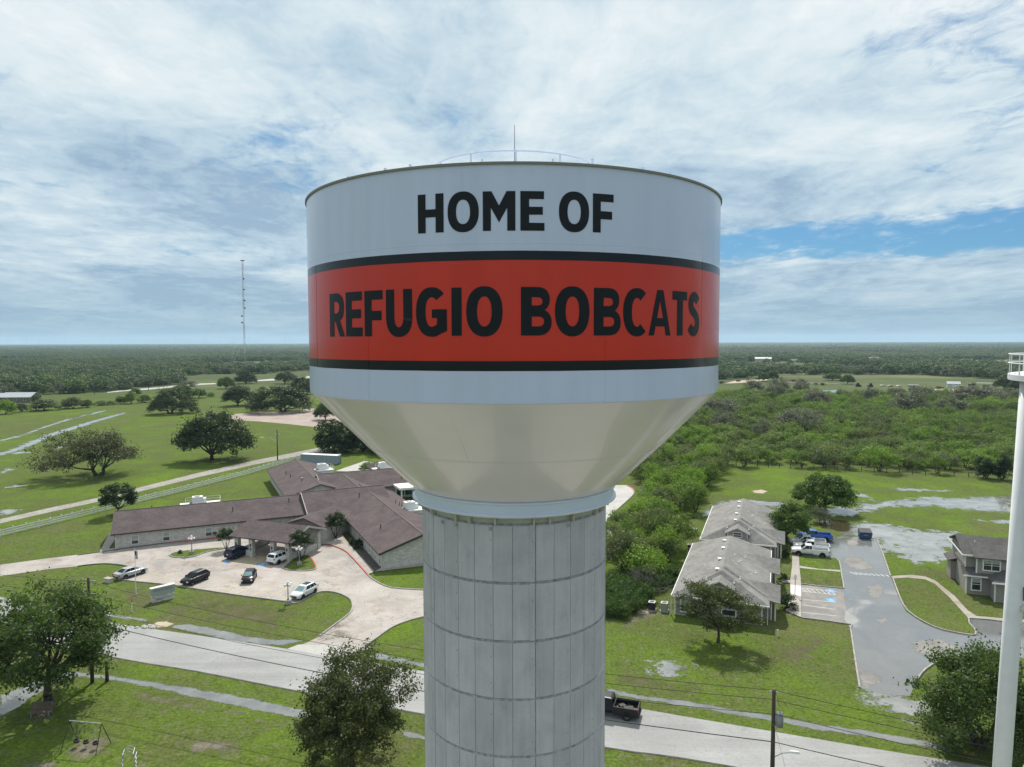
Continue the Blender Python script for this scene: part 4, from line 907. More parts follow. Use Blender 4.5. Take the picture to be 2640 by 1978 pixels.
def rooftop_unit(x, y, z, s=1.0, rz=0.0, rail=True, deck=(4.2, 3.2)):
    d_ = MB().box((0, 0, 0.12), (deck[0] * s, deck[1] * s, 0.25)).build('rooftop_unit', HVACW, home, loc=(x, y, z), rz=rz)
    MB().box((-0.5 * s, 0.2, 0.95 * s), (2.0 * s, 1.5 * s, 1.35 * s)).box((0.85 * s, 0.2, 0.75 * s), (0.7 * s, 1.3 * s, 0.9 * s), 0, 0, 0.8).build('housing', HVACW, d_)
    MB().lathe([(0.01, 1.66 * s), (0.5 * s, 1.66 * s), (0.5 * s, 1.74 * s), (0.42 * s, 1.76 * s), (0.01, 1.70 * s)], 16, (-0.55 * s, 0.2, 0)).build('fan', HVACG, d_)
    MB().box((-1.6 * s, -0.2, 0.4), (0.9 * s, 0.6 * s, 0.5)).build('duct', HVACG, d_)
    if rail:
        x0, x1, y0, y1 = -deck[0] * s / 2, deck[0] * s / 2, -deck[1] * s / 2, deck[1] * s / 2; mb = MB()
        for zz2 in (0.75, 1.2): mb.path([(x0 + 1, y1, zz2), (x1, y1, zz2), (x1, y0, zz2)], 0.025, 5)
        for px_, py_ in ((x0 + 1, y1), (x1, y1), (x1, 0), (x1, y0)): mb.tube((px_, py_, 0.2), (px_, py_, 1.2), 0.03, n=5)
        mb.build('guard_rail', HVACW, d_)
    MB().box((0, 0, -0.75), (deck[0] * s * 0.9, deck[1] * s * 0.9, 1.5)).build('curb_base', HVACW, d_)
rooftop_unit(14.5, 10.2, 4.5, 0.95, 0, True, (7.6, 2.6)); rooftop_unit(43.2, 38, 4.35, 1.0, 0.1); rooftop_unit(51.6, -8.4, 3.55, 1.0); rooftop_unit(57, 31.5, 4.6, 1.05, 0, True, (6, 3))
# portico
pa = R(-20.5)
LM = Matrix.Rotation(-UA, 4, 'Z') @ Matrix.Translation((69.7, -121.5, 0))
def to_home(x, y): v = LM @ Vector((x, y, 0)); return (v.x, v.y, 0)
pc = to_home(-40.35, 120.6); prz = pa - UA
port = bpy.data.objects.new('portico', MB().box((0, 0, 3.15), (11.6, 8.6, 0.12)).mesh('portico', STUCCO)); C.objects.link(port); port.parent = home; port.location = pc; port.rotation_euler = (0, 0, prz)
pr = MB(); slab_roof(pr, gable_x(-6.3, 6.3, -4.9, 4.9, 3.35, 5.0), 0.2); pr = pr.build('portico_roof', BROWNROOF, port)
for xx in (-6.0, 6.0): MB().add([(xx, -4.4, 3.2), (xx, 4.4, 3.2), (xx, 0, 4.72)], [(0, 1, 2), (2, 1, 0)]).build('gable_panel', STUCCO, port)
for xx in (-5.2, -2.2, 2.2, 5.2):
    MB().box((xx, -4.0, 1.56), (0.75, 0.75, 3.1)).build('pier', WBRICK, port)
    MB().box((xx, -4.45, 2.0), (0.16, 0.14, 0.42)).build('lantern', DARKTRIM, port)
for xx in (-5.2, 5.2):
    MB().box((xx, 3.9, 1.56), (0.75, 0.75, 3.1)).build('pier', WBRICK, port); MB().box((xx, 0, 0.5), (0.4, 7.0, 1.0)).build('low_wall', WBRICK, port)
for xx in (-3.7, 3.7): MB().box((xx, -4.0, 0.5), (2.3, 0.4, 1.0)).build('low_wall', WBRICK, port)
MB().box((0, -4.45, 3.2), (12, 0.3, 0.3)).box((0, 4.45, 3.2), (12, 0.3, 0.3)).build('beam', STUCCO, port)
for xx in (-2.2, 2.2): MB().box((xx, -4.385, 1.35), (0.32, 0.03, 0.5)).build('accessible_sign', mat('sign_blue', (0.05, 0.16, 0.45), 0.4), port)
for s_ in (-1, 1):
    vs = [(6.32, s_ * 4.95, 3.0), (6.32, s_ * 4.95, 3.38), (6.32, 0, 5.03), (6.32, 0, 4.68)]
    MB().add(vs + [(x + 0.07, y, z) for x, y, z in vs], [(0, 1, 2, 3), (7, 6, 5, 4), (1, 5, 6, 2), (0, 3, 7, 4)]).build('rake_board', BEIGETRIM, port)
lk = to_home(-36.2, 131.0); lkrz = R(90 - 20.5) - UA
lo = bpy.data.objects.new('entrance_link', MB().box((0.8, 0, 1.4), (9.4, 7.4, 2.8)).mesh('entrance_link', WBRICK)); C.objects.link(lo); lo.parent = home; lo.location = lk; lo.rotation_euler = (0, 0, lkrz)
lr = MB(); slab_roof(lr, gable_x(-4.6, 6.5, -4.4, 4.4, 2.9, 4.25)); lr.build('link_roof', BROWNROOF, lo); MB().add([(-4.3, -4.0, 2.75), (-4.3, 4.0, 2.75), (-4.3, 0, 4.05)], [(0, 1, 2), (2, 1, 0)]).build('gable_panel', STUCCO, lo)

# ---- shipping container, back shed
cont = thing('shipping_container', 'long pale blue-grey shipping container behind the care home', 'container', (-56.9, 209.6, 0), R(-16))
CB = mat('container_blue', (0.26, 0.31, 0.36), 0.6, 0.08, 1.0)
MB().box((0, 0, 1.4), (11.9, 2.34, 2.35)).build('body', CB, cont)
for i in range(38):
    for s_ in (-1, 1): MB().box((-5.7 + i * 0.308, s_ * 1.18, 1.4), (0.16, 0.06, 2.3)).build('corrugation', CB, cont)
MB().box((0, 0, 2.62), (12.1, 2.42, 0.1)).build('roof', mat('container_roof', (0.60, 0.63, 0.65), 0.6, 0.1, 1), cont)
for z in (0.18, 2.54):
    for s_ in (-1, 1): MB().box((0, s_ * 1.2, z), (12.1, 0.1, 0.14)).build('rail', CB, cont)
for sx in (-1, 1):
    for s_ in (-1, 1): MB().box((sx * 6.0, s_ * 1.17, 1.38), (0.16, 0.16, 2.5)).build('corner_post', CB, cont)
for s_ in (-0.85, -0.3, 0.3, 0.85): MB().tube((6.03, s_, 0.25), (6.03, s_, 2.5), 0.03, n=5).build('lock_bar', HVACG, cont)
shed = thing('storage_shed', 'small brown hip-roofed shed behind the care home', 'shed', (-34.5, 190.5, 0), R(25))
MB().box((0, 0, 1.15), (7.5, 5.5, 2.3)).build('wall', WBRICK, shed)
sr = MB(); slab_roof(sr, [[(-4.4, -3.4, 2.3), (4.4, -3.4, 2.3), (2.0, 0, 4.0), (-2.0, 0, 4.0)], [(4.4, 3.4, 2.3), (-4.4, 3.4, 2.3), (-2.0, 0, 4.0), (2.0, 0, 4.0)], [(-4.4, 3.4, 2.3), (-4.4, -3.4, 2.3), (-2.0, 0, 4.0)], [(4.4, -3.4, 2.3), (4.4, 3.4, 2.3), (2.0, 0, 4.0)]]); sr.build('roof', BROWNROOF, shed)
MB().box((0, -2.76, 1.0), (0.9, 0.06, 2.0)).build('door', TRIM, shed)

# ---- two grey-roofed apartment cottages (same plan)
HA = R(-20.5)
def cottage(label, loc):
    h = thing('apartment_cottage', label, 'house', loc, HA, 'grey-roofed cottages beside the brush')
    W_, L_ = 12.1, 25.6
    wl = MB().prism([(0.45, 0.45), (W_ - 0.9, 0.45), (W_ - 0.9, 2.6), (W_ + 0.2, 2.6), (W_ + 0.2, 7.2), (W_ - 1.4, 7.2), (W_ - 1.4, 14.6), (W_ + 0.2, 14.6), (W_ + 0.2, 19.2), (W_ - 0.9, 19.2), (W_ - 0.9, L_ - 0.45), (0.45, L_ - 0.45)], 0, 2.65).build('wall', TAUPE, h)
    MB().prism([(0.40, 0.40), (W_ - 0.85, 0.40), (W_ - 0.85, L_ - 0.4), (0.40, L_ - 0.4)], 0, 0.18).build('foundation', WALK, h)
    xm = W_ / 2; ze, zr = 2.72, 5.5; y0r, y1r = 3.9, L_ - 3.7
    rf = MB(); slab_roof(rf, [[(0, L_, ze), (0, 0, ze), (xm, y0r, zr), (xm, y1r, zr)], [(W_, 0, ze), (W_, L_, ze), (xm, y1r, zr), (xm, y0r, zr)], [(0, 0, ze), (W_, 0, ze), (xm, y0r, zr)], [(W_, L_, ze), (0, L_, ze), (xm, y1r, zr)]], 0.15)
    rf = rf.build('roof', GREYROOF, h)
    # raised second layer that steps out to the right of the front hip
    r2 = MB(); slab_roof(r2, [[(W_ + 0.75, 2.1, ze - 0.12), (W_ + 0.75, 9.0, ze - 0.12), (xm + 0.3, 9.0, zr + 0.1), (xm + 0.3, 5.3, zr + 0.1)], [(4.4 + 1.2, 2.1, 3.2), (W_ + 0.75, 2.1, ze - 0.12), (xm + 0.3, 5.3, zr + 0.1)]], 0.15)
    r2.build('roof_step', GREYROOF, rf)
    for yc in (4.9, 16.9):                                   # cross gables over the porches
        g = MB(); slab_roof(g, [[(W_ + 1.3, yc - 2.9, 2.55), (W_ + 1.3, yc, 4.0), (xm + 2.6, yc, 4.35), (xm + 5.2, yc - 2.9, 2.95)], [(W_ + 1.3, yc, 4.0), (W_ + 1.3, yc + 2.9, 2.55), (xm + 5.2, yc + 2.9, 2.95), (xm + 2.6, yc, 4.35)]], 0.14)
        g.build('porch_gable', GREYROOF, rf)
        MB().add([(W_ + 0.9, yc - 2.4, 2.5), (W_ + 0.9, yc + 2.4, 2.5), (W_ + 0.9, yc, 3.75)], [(0, 1, 2), (2, 1, 0)]).build('gable_panel', TAUPE, rf)
        for dy in (-2.3, 2.3): MB().box((W_ + 0.7, yc + dy, 1.3), (0.2, 0.2, 2.6)).build('porch_post', TRIM, h)
    gt = MB().box((xm, -0.04, ze - 0.1), (W_ + 0.1, 0.1, 0.2)).box((-0.04, L_ / 2, ze - 0.1), (0.1, L_, 0.2)).box((W_ + 0.04, L_ / 2 + 1.5, ze - 0.1), (0.1, L_ - 3, 0.2)).box((xm, L_ + 0.04, ze - 0.1), (W_, 0.1, 0.2)); gt.build('gutter', TRIM, rf)
    for x_, y_ in ((0.42, 0.42), (W_ - 0.88, 0.42), (W_ + 0.22, 2.58), (W_ + 0.22, 7.2)): MB().box((x_, y_, 1.35), (0.16, 0.16, 2.6)).build('corner_board', TRIM, h)
    MB().box((-0.1, 0.3, 1.3), (0.09, 0.09, 2.6)).build('downpipe', TRIM, h); MB().box((W_ - 0.2, 0.9, 1.3), (0.09, 0.09, 2.6)).build('downpipe', TRIM, h)
    window(h, (1.75, 0.44, 1.45), 1.1, 1.7, 0, TRIM, 0.5, True, 0.16); window(h, (7.2, 0.44, 1.5), 1.6, 1.5, 0, TRIM, 0.5, True, 0.14)
    for y_ in (5.0, 17.0): 
        dd = MB().box((W_ + 0.22, y_, 1.05), (0.08, 1.0, 2.1)).build('door', TRIM, h); MB().box((W_ + 0.28, y_ + 0.35, 1.0), (0.05, 0.06, 0.12)).build('handle', HVACG, dd)
    for y_ in (10.2, 12.4, 22): window(h, (W_ - 1.38 if y_ < 14 else W_ - 0.88, y_, 1.5), 1.0, 1.4, math.pi / 2, TRIM, 0.5)
    for y_ in (4, 9, 15, 21): window(h, (0.44, y_, 1.5), 1.0, 1.3, -math.pi / 2, TRIM, 0.5)
    # dormer in the front hip
    dm = MB().prism([(4.35, 0.95), (7.55, 0.95), (7.55, 3.4), (4.35, 3.4)], 2.9, 4.2).add([(4.35, 0.95, 4.2), (7.55, 0.95, 4.2), (5.95, 0.95, 5.0)], [(0, 1, 2)]).build('dormer', TAUPE, h)
    dr = MB(); slab_roof(dr, [[(3.95, 0.6, 4.1), (5.95, 0.6, 5.1), (5.95, 3.6, 5.1), (3.95, 2.6, 4.1)], [(5.95, 0.6, 5.1), (7.95, 0.6, 4.1), (7.95, 2.6, 4.1), (5.95, 3.6, 5.1)]], 0.12); dr.build('dormer_roof', GREYROOF, dm)
    for s_ in (-1, 1):
        vs = [(5.95 + s_ * 2.02, 0.57, 3.86), (5.95 + s_ * 2.02, 0.57, 4.12), (5.95, 0.57, 5.12), (5.95, 0.57, 4.86)]
        MB().add(vs + [(x, y - 0.06, z) for x, y, z in vs], [(4, 5, 6, 7), (7, 6, 5, 4), (1, 2, 6, 5), (0, 4, 7, 3)]).build('rake_board', TRIM, dm)
        MB().box((5.95 + s_ * 1.55, 0.9, 3.55), (0.12, 0.12, 1.2)).build('corner_board', TRIM, dm)
    window(dm, (5.95, 0.94, 3.75), 1.3, 0.7, 0, TRIM, 0.0, True, 0.1)
    for x_, y_, z_ in ((5.4, 4.7, 5.25), (5.35, 9.5, 5.25), (5.45, 15.2, 5.25), (5.35, 19.5, 5.2)): MB().box((x_, y_, z_ + 0.12), (0.5, 0.55, 0.16)).build('roof_vent', HVACW, rf)
    for x_, y_ in ((3.4, 9.0), (3.6, 13.5), (7.2, 13.3), (7.9, 11.2), (8.1, 12.0), (7.6, 8.5), (8.6, 14.8), (9.6, 7.9), (10.2, 10.4), (8.4, 3.0), (4.2, 2.4), (7.7, 2.4)):
        zz3 = zr - abs(x_ - xm) * (zr - ze) / xm if 4 < y_ < 22 else ze + y_ * (zr - ze) / 3.9
        MB().tube((x_, y_, zz3 - 0.05), (x_, y_, zz3 + 0.32), 0.06, n=6).tube((x_, y_, zz3 - 0.05), (x_, y_, zz3 + 0.06), 0.14, n=6).build('vent_pipe', HVACW, rf)
    return h
cottage('grey-roofed cottage behind the small tree, nearest the road', (20.9, 91.5, 0))
cottage('grey-roofed cottage set behind the first, beside the parked pickups', (31.6, 117.8, 0))

# ---- two-storey apartment block at the right
ap = thing('apartment_house', 'two-storey taupe apartment house with white window trim and grey shingles', 'house', (64.6, 99.2, 0), R(-21))
MB().prism([(0, 0), (2.9, 0), (2.9, -2.4), (8.2, -2.4), (8.2, 0), (22, 0), (22, 9.5), (0, 9.5)], 0, 2.9).build('wall', TAUPE, ap)
MB().prism([(0, 1.0), (22, 1.0), (22, 9.5), (0, 9.5)], 2.9, 5.6).build('wall', TAUPE, ap)
MB().prism([(1.2, 0.1), (5.0, 0.1), (5.0, 1.5), (1.2, 1.5)], 3.0, 5.55).build('bay', TAUPE, ap)
ar = MB(); slab_roof(ar, [[(-0.5, 0.4, 5.5), (22.5, 0.4, 5.5), (22.5, 5.3, 7.2), (-0.5, 5.3, 7.2)], [(22.5, 10.1, 5.5), (-0.5, 10.1, 5.5), (-0.5, 5.3, 7.2), (22.5, 5.3, 7.2)]]); ar = ar.build('roof', GREYROOF2, ap)
MB().add([(0.001, 1.0, 5.55), (0.001, 9.5, 5.55), (0.001, 5.3, 7.0)], [(0, 1, 2), (2, 1, 0)]).build('gable_panel', TAUPE, ap)
b2 = MB(); slab_roof(b2, [[(0.8, -0.5, 5.45), (5.4, -0.5, 5.45), (5.4, 3.4, 6.6), (0.8, 3.4, 6.6)]]); b2.build('bay_roof', GREYROOF2, ar)
l2 = MB(); slab_roof(l2, [[(-0.5, -0.5, 2.8), (2.9, -0.5, 2.8), (5.5, 1.2, 3.75), (-0.5, 1.2, 3.75)], [(2.5, -3.0, 2.8), (8.6, -3.0, 2.8), (6.6, 0.2, 3.9), (4.5, 0.2, 3.9)], [(2.5, -0.4, 2.8), (2.5, -3.0, 2.8), (4.5, 0.2, 3.9), (4.5, 1.2, 3.95)], [(8.6, -3.0, 2.8), (8.6, 1.2, 2.8), (6.6, 1.2, 3.9), (6.6, 0.2, 3.9)], [(4.5, 0.2, 3.9), (6.6, 0.2, 3.9), (6.6, 1.2, 3.9), (4.5, 1.2, 3.95)], [(8.6, -0.6, 2.8), (22.5, -0.6, 2.8), (22.5, 1.2, 3.6), (8.6, 1.2, 3.6)]]); l2.build('porch_roof', GREYROOF2, ap)
window(ap, (3.0, 0.09, 4.35), 1.9, 1.35, 0, TRIM, 0.35, True, 0.16); window(ap, (1.2, -0.01, 1.5), 1.0, 1.6, 0, TRIM, 0.35, True, 0.16); window(ap, (5.4, -2.41, 1.35), 1.9, 1.4, 0, TRIM, 0.35, True, 0.16); window(ap, (11.5, -0.01, 1.4), 1.9, 1.5, 0, TRIM, 0.35, True, 0.16)
for c_, hh in (((3.0, 0.0, 4.35), 1.4), ((5.4, -2.46, 1.35), 1.4)): MB().box((c_[0], c_[1] - 0.02, c_[2]), (0.08, 0.06, hh)).build('mullion', TRIM, ap)
for x_, y_, z0, z1 in ((0, 0, 0, 2.8), (2.9, -2.4, 0, 2.8), (8.2, -2.4, 0, 2.8), (0, 1.0, 2.9, 5.5), (1.2, 0.1, 3.0, 5.4), (5.0, 0.1, 3.0, 5.4)): MB().box((x_, y_ - 0.01, (z0 + z1) / 2), (0.16, 0.16, z1 - z0)).build('corner_board', TRIM, ap)
MB().box((11, 0.36, 5.42), (23, 0.1, 0.2)).box((5.5, -3.03, 2.74), (6.2, 0.1, 0.18)).box((1, -0.53, 2.74), (3, 0.1, 0.18)).box((-0.53, 5.2, 5.45), (0.08, 9.8, 0.18)).build('gutter', TRIM, ar)
for x_, y_ in ((1.6, 3.4), (8, 2.6), (14, 4)): MB().tube((x_, y_, 6.0), (x_, y_, 6.9), 0.06, n=6).build('vent_pipe', HVACW, ar)
# two half-hidden wings stand behind it
lo2 = MB(); lo2.prism([(-0.7, 6.5), (0, 6.5), (0, 9.3), (-0.7, 9.3)], 0, 2.8).build('side_porch', TAUPE, ap)
l3 = MB(); slab_roof(l3, [[(-1.1, 6.1, 3.0), (0.1, 6.1, 3.4), (0.1, 9.7, 3.4), (-1.1, 9.7, 3.0)]]); l3.build('side_porch_roof', GREYROOF2, ap)
# ---------------------------------------------------------------- vehicles (x forward, y left)
RUBBER = mat('tyre_rubber', (0.015, 0.015, 0.016), 0.85); RIMM = mat('alloy_rim', (0.38, 0.39, 0.40), 0.35, metal=0.7); RIMD = mat('dark_rim', (0.03, 0.03, 0.032), 0.4, metal=0.4)
CARGLASS = mat('car_glass', (0.012, 0.015, 0.018), 0.05, spec=0.6); PLASTIC = mat('black_plastic', (0.02, 0.02, 0.021), 0.6); LAMPW = mat('headlamp', (0.62, 0.64, 0.66), 0.12, spec=0.8); LAMPR = mat('tail_lamp', (0.28, 0.012, 0.012), 0.2); CHROME = mat('chrome', (0.6, 0.61, 0.62), 0.2, metal=0.9); PLATE = mat('number_plate', (0.6, 0.6, 0.58), 0.5); SHADE = mat('windscreen_sunshade', (0.35, 0.52, 0.54), 0.3)
def paint(name, c, rough=0.28): return mat('paint_' + name, c, rough, 0.0, 1, 0.5 if max(c) > 0.1 else 0.3, coat=0.6 if max(c) > 0.1 else 0.12)
def wheel(parent, x, y, r, wd, rim=RIMM):
    s = 1 if y > 0 else -1
    o = bpy.data.objects.new('wheel', None); C.objects.link(o); o.parent = parent; o.location = (x, y, r); o.empty_display_size = 0.1
    def disc(prof):
        mb = MB(); n = 18
        vs = [(rr * math.cos(2 * math.pi * i / n), yy * s, rr * math.sin(2 * math.pi * i / n)) for rr, yy in prof for i in range(n)]
        fs = [(j * n + i, j * n + (i + 1) % n, (j + 1) * n + (i + 1) % n, (j + 1) * n + i) for j in range(len(prof) - 1) for i in range(n)]
        return mb.add(vs, fs)
    disc([(r * 0.62, -wd / 2), (r * 0.94, -wd / 2), (r, -wd * 0.36), (r, wd * 0.36), (r * 0.94, wd / 2), (r * 0.66, wd / 2), (r * 0.62, wd * 0.3)]).build('tyre', RUBBER, o, True)
    disc([(0.001, wd * 0.15), (r * 0.64, wd * 0.15)]).build('hub', PLASTIC, o)
    mb = MB()
    for k in range(5):
        a = R(72 * k); p = [(r * 0.08, -0.05), (r * 0.62, -0.055), (r * 0.62, 0.055), (r * 0.08, 0.05)]
        mb.add([(u * math.cos(a) - v * math.sin(a), s * wd * 0.30, u * math.sin(a) + v * math.cos(a)) for u, v in p], [(0, 1, 2, 3), (3, 2, 1, 0)])
    n = 18
    vs = [(q * math.cos(2 * math.pi * i / n), s * wd * 0.32, q * math.sin(2 * math.pi * i / n)) for q in (r * 0.57, r * 0.66) for i in range(n)]
    mb.add(vs, [(i, (i + 1) % n, n + (i + 1) % n, n + i) for i in range(n)] + [(n + i, n + (i + 1) % n, (i + 1) % n, i) for i in range(n)])
    mb.build('rim', rim, o)
    return o
def loft_body(secs):
    """secs: (x, zbot, zshoulder, ztop, half width) from rear to front"""
    mb = MB(); vs = []; n = 10
    for x, zb, zs_, zt, hw in secs:
        h = zs_ - zb
        half = [(hw * 0.86, zb), (hw * 0.97, zb + h * 0.18), (hw, zb + h * 0.6), (hw * 0.96, zs_), (hw * 0.80, zt)]
        vs += [(x, y, z) for y, z in half] + [(x, -y, z) for y, z in half[::-1]]
    fs = []
    for i in range(len(secs) - 1):
        for k in range(n):
            a = i * n + k; b = i * n + (k + 1) % n
            fs.append((a, b, b + n, a + n))
    fs += [tuple(range(n)), tuple(range(len(secs) * n - 1, len(secs) * n - n - 1, -1))]
    return mb.add(vs, fs)
def frustum(x0, x1, x2, x3, z0, z1, w0, w1, crown=0.04):
    """cabin: base x0(rear)..x1(front), roof x2..x3"""
    vs = [(x0, -w0, z0), (x1, -w0, z0), (x1, w0, z0), (x0, w0, z0), (x2, -w1, z1 - crown), (x3, -w1, z1 - crown), (x3, w1, z1 - crown), (x2, w1, z1 - crown), ((x2 * .85 + x3 * .15), -w1 * 0.8, z1), ((x2 * .2 + x3 * .8), -w1 * 0.8, z1), ((x2 * .2 + x3 * .8), w1 * 0.8, z1), ((x2 * .85 + x3 * .15), w1 * 0.8, z1)]
    return vs, [(0, 1, 5, 4), (1, 2, 6, 5), (2, 3, 7, 6), (3, 0, 4, 7), (4, 5, 9, 8), (5, 6, 10, 9), (6, 7, 11, 10), (7, 4, 8, 11), (8, 9, 10, 11)]
def pane_on(vs, idx, u0, u1, v0, v1, off):
    a, b, c, d = [Vector(vs[i]) for i in idx]        # a,b base; c above b; d above a
    def q(u, v): return a.lerp(b, u).lerp(d.lerp(c, u), v)
    n = (b - a).cross(d - a).normalized()
    return [q(u, v) + n * off for u, v in ((u0, v0), (u1, v0), (u1, v1), (u0, v1))]
def glaze(car, vs, sides, wind=True, rear=True, wmat=None):
    defs = []
    if wind: defs.append(('windscreen', (1, 2, 6, 5), 0.06, 0.94, 0.08, 0.93, wmat or CARGLASS))
    if rear: defs.append(('rear_window', (3, 0, 4, 7), 0.08, 0.92, 0.18, 0.90, CARGLASS))
    for u0, u1 in sides:
        defs.append(('side_window', (0, 1, 5, 4), u0, u1, 0.10, 0.90, CARGLASS)); defs.append(('side_window', (2, 3, 7, 6), 1 - u1, 1 - u0, 0.10, 0.90, CARGLASS))
    for nm, ix, u0, u1, v0, v1, m in defs:
        MB().add(pane_on(vs, ix, u0, u1, v0, v1, 0.012), [(0, 1, 2, 3), (3, 2, 1, 0)]).build(nm, m, car)
def arches(car, xs, hw, r, m):
    for x in xs:
        for s in (-1, 1):
            mb = MB(); n = 10
            pts = [((x + q * math.cos(math.pi * i / n)), s * (hw + 0.004), r + q * math.sin(math.pi * i / n)) for q in (r * 0.98, r * 1.22) for i in range(n + 1)]
            fs = [(i, i + 1, n + 2 + i, n + 1 + i) for i in range(n)]
            mb.add(pts, fs + [f[::-1] for f in fs])
            mb.add([(x + r * 1.02 * math.cos(math.pi * i / n), s * (hw - 0.0), r + r * 1.02 * math.sin(math.pi * i / n)) for i in range(n + 1)], [tuple(range(n + 1)), tuple(range(n, -1, -1))])
            mb.build('wheel_arch', m, car)
def car(name, label, cat, loc, heading, kind, pm, group=None, rim=RIMM, arch=None, roof=None, wmat=None, roofrack=False):
    o = thing(name, label, cat, loc, heading, group)
    if kind == 'sedan':
        L, hw, r, wb = 4.85, 0.92, 0.34, 2.83
        body = [(-2.42, 0.42, 0.72, 0.95, 0.72), (-2.3, 0.28, 0.86, 1.02, 0.84), (-1.7, 0.22, 0.90, 1.04, 0.91), (-0.4, 0.20, 0.92, 1.0, 0.92), (0.8, 0.20, 0.92, 0.99, 0.92), (1.5, 0.22, 0.84, 0.93, 0.91), (2.15, 0.26, 0.72, 0.80, 0.85), (2.42, 0.36, 0.60, 0.68, 0.68)]
        fr = frustum(-2.0, 1.25, -1.0, 0.30, 0.98, 1.46, 0.80, 0.60); sides = ((0.14, 0.44), (0.47, 0.78))
    elif kind == 'hatch':
        L, hw, r, wb = 4.05, 0.87, 0.32, 2.53
        body = [(-1.98, 0.45, 0.85, 1.0, 0.74), (-1.85, 0.28, 0.90, 1.04, 0.83), (-1.2, 0.22, 0.92, 1.04, 0.87), (0.6, 0.20, 0.92, 1.0, 0.87), (1.3, 0.22, 0.86, 0.95, 0.86), (1.85, 0.28, 0.74, 0.82, 0.80), (2.03, 0.38, 0.62, 0.70, 0.66)]
        fr = frustum(-1.85, 1.15, -1.35, 0.25, 0.99, 1.50, 0.76, 0.58); sides = ((0.10, 0.42), (0.45, 0.80))
    elif kind == 'suv_small':
        L, hw, r, wb = 4.45, 0.91, 0.35, 2.66
        body = [(-2.2, 0.5, 0.9, 1.06, 0.76), (-2.08, 0.32, 0.98, 1.12, 0.86), (-1.4, 0.27, 1.0, 1.12, 0.91), (0.6, 0.26, 1.0, 1.08, 0.91), (1.4, 0.28, 0.94, 1.03, 0.90), (2.0, 0.32, 0.82, 0.92, 0.84), (2.22, 0.42, 0.70, 0.78, 0.70)]
        fr = frustum(-2.12, 1.25, -1.55, 0.35, 1.07, 1.62, 0.80, 0.60); sides = ((0.07, 0.20), (0.23, 0.50), (0.53, 0.82))
    else:                                              # large suv
        L, hw, r, wb = 5.05, 0.98, 0.39, 3.05
        body = [(-2.5, 0.55, 1.0, 1.14, 0.82), (-2.38, 0.36, 1.06, 1.20, 0.92), (-1.6, 0.30, 1.08, 1.20, 0.98), (0.7, 0.30, 1.08, 1.17, 0.98), (1.6, 0.32, 1.04, 1.14, 0.97), (2.3, 0.36, 0.94, 1.04, 0.91), (2.54, 0.46, 0.80, 0.90, 0.78)]
        fr = frustum(-2.42, 1.30, -2.08, 0.45, 1.16, 1.78, 0.87, 0.68); sides = ((0.05, 0.22), (0.25, 0.52), (0.55, 0.84))
    autosmooth(loft_body(body).build('body', pm, o), 38)
    vs, fs = fr
    MB().add(vs, fs[:8]).add(vs, [fs[8]], 1).build('cabin', [pm, roof or pm], o)
    glaze(o, vs, sides, True, True, wmat)
    xw = wb / 2
    arches(o, (xw, -xw), hw, r, arch or PLASTIC)
    for x in (xw, -xw):
        for y in (hw - 0.1, -hw + 0.1): wheel(o, x, y, r, 0.24, rim)
    xf, xr_ = body[-1][0], body[0][0]; zf = body[-1][2]; zr_ = body[0][2]
    for s in (-1, 1):
        MB().box((xf - 0.10, s * hw * 0.68, zf + 0.0), (0.22, 0.36, 0.15), s * -0.45).build('headlight', LAMPW, o)
        MB().box((xr_ + 0.08, s * hw * 0.72, zr_ + 0.04), (0.20, 0.34, 0.16), s * 0.4).build('tail_light', LAMPR, o)
        MB().box((fr[0][1][0] - 0.45, s * (hw + 0.06), fr[0][0][2] + 0.08), (0.16, 0.18, 0.13)).build('mirror', pm, o)
        MB().box((0, s * (hw - 0.01), 0.30), (wb - 2 * r - 0.35, 0.05, 0.12)).build('sill', PLASTIC, o)
    MB().box((xf - 0.03, 0, zf - 0.14), (0.10, hw * 1.0, 0.20)).build('grille', PLASTIC, o)
    MB().box((xr_ + 0.02, 0, 0.50), (0.12, hw * 1.35, 0.16)).build('bumper', PLASTIC, o)
    MB().box((xr_ - 0.01, 0, zr_ - 0.05), (0.04, 0.32, 0.16)).build('number_plate', PLATE, o)
    if roofrack:
        for s in (-1, 1): MB().box((-0.75, s * 0.56, 1.80), (2.0, 0.05, 0.06)).build('roof_rail', PLASTIC, o)
    return o
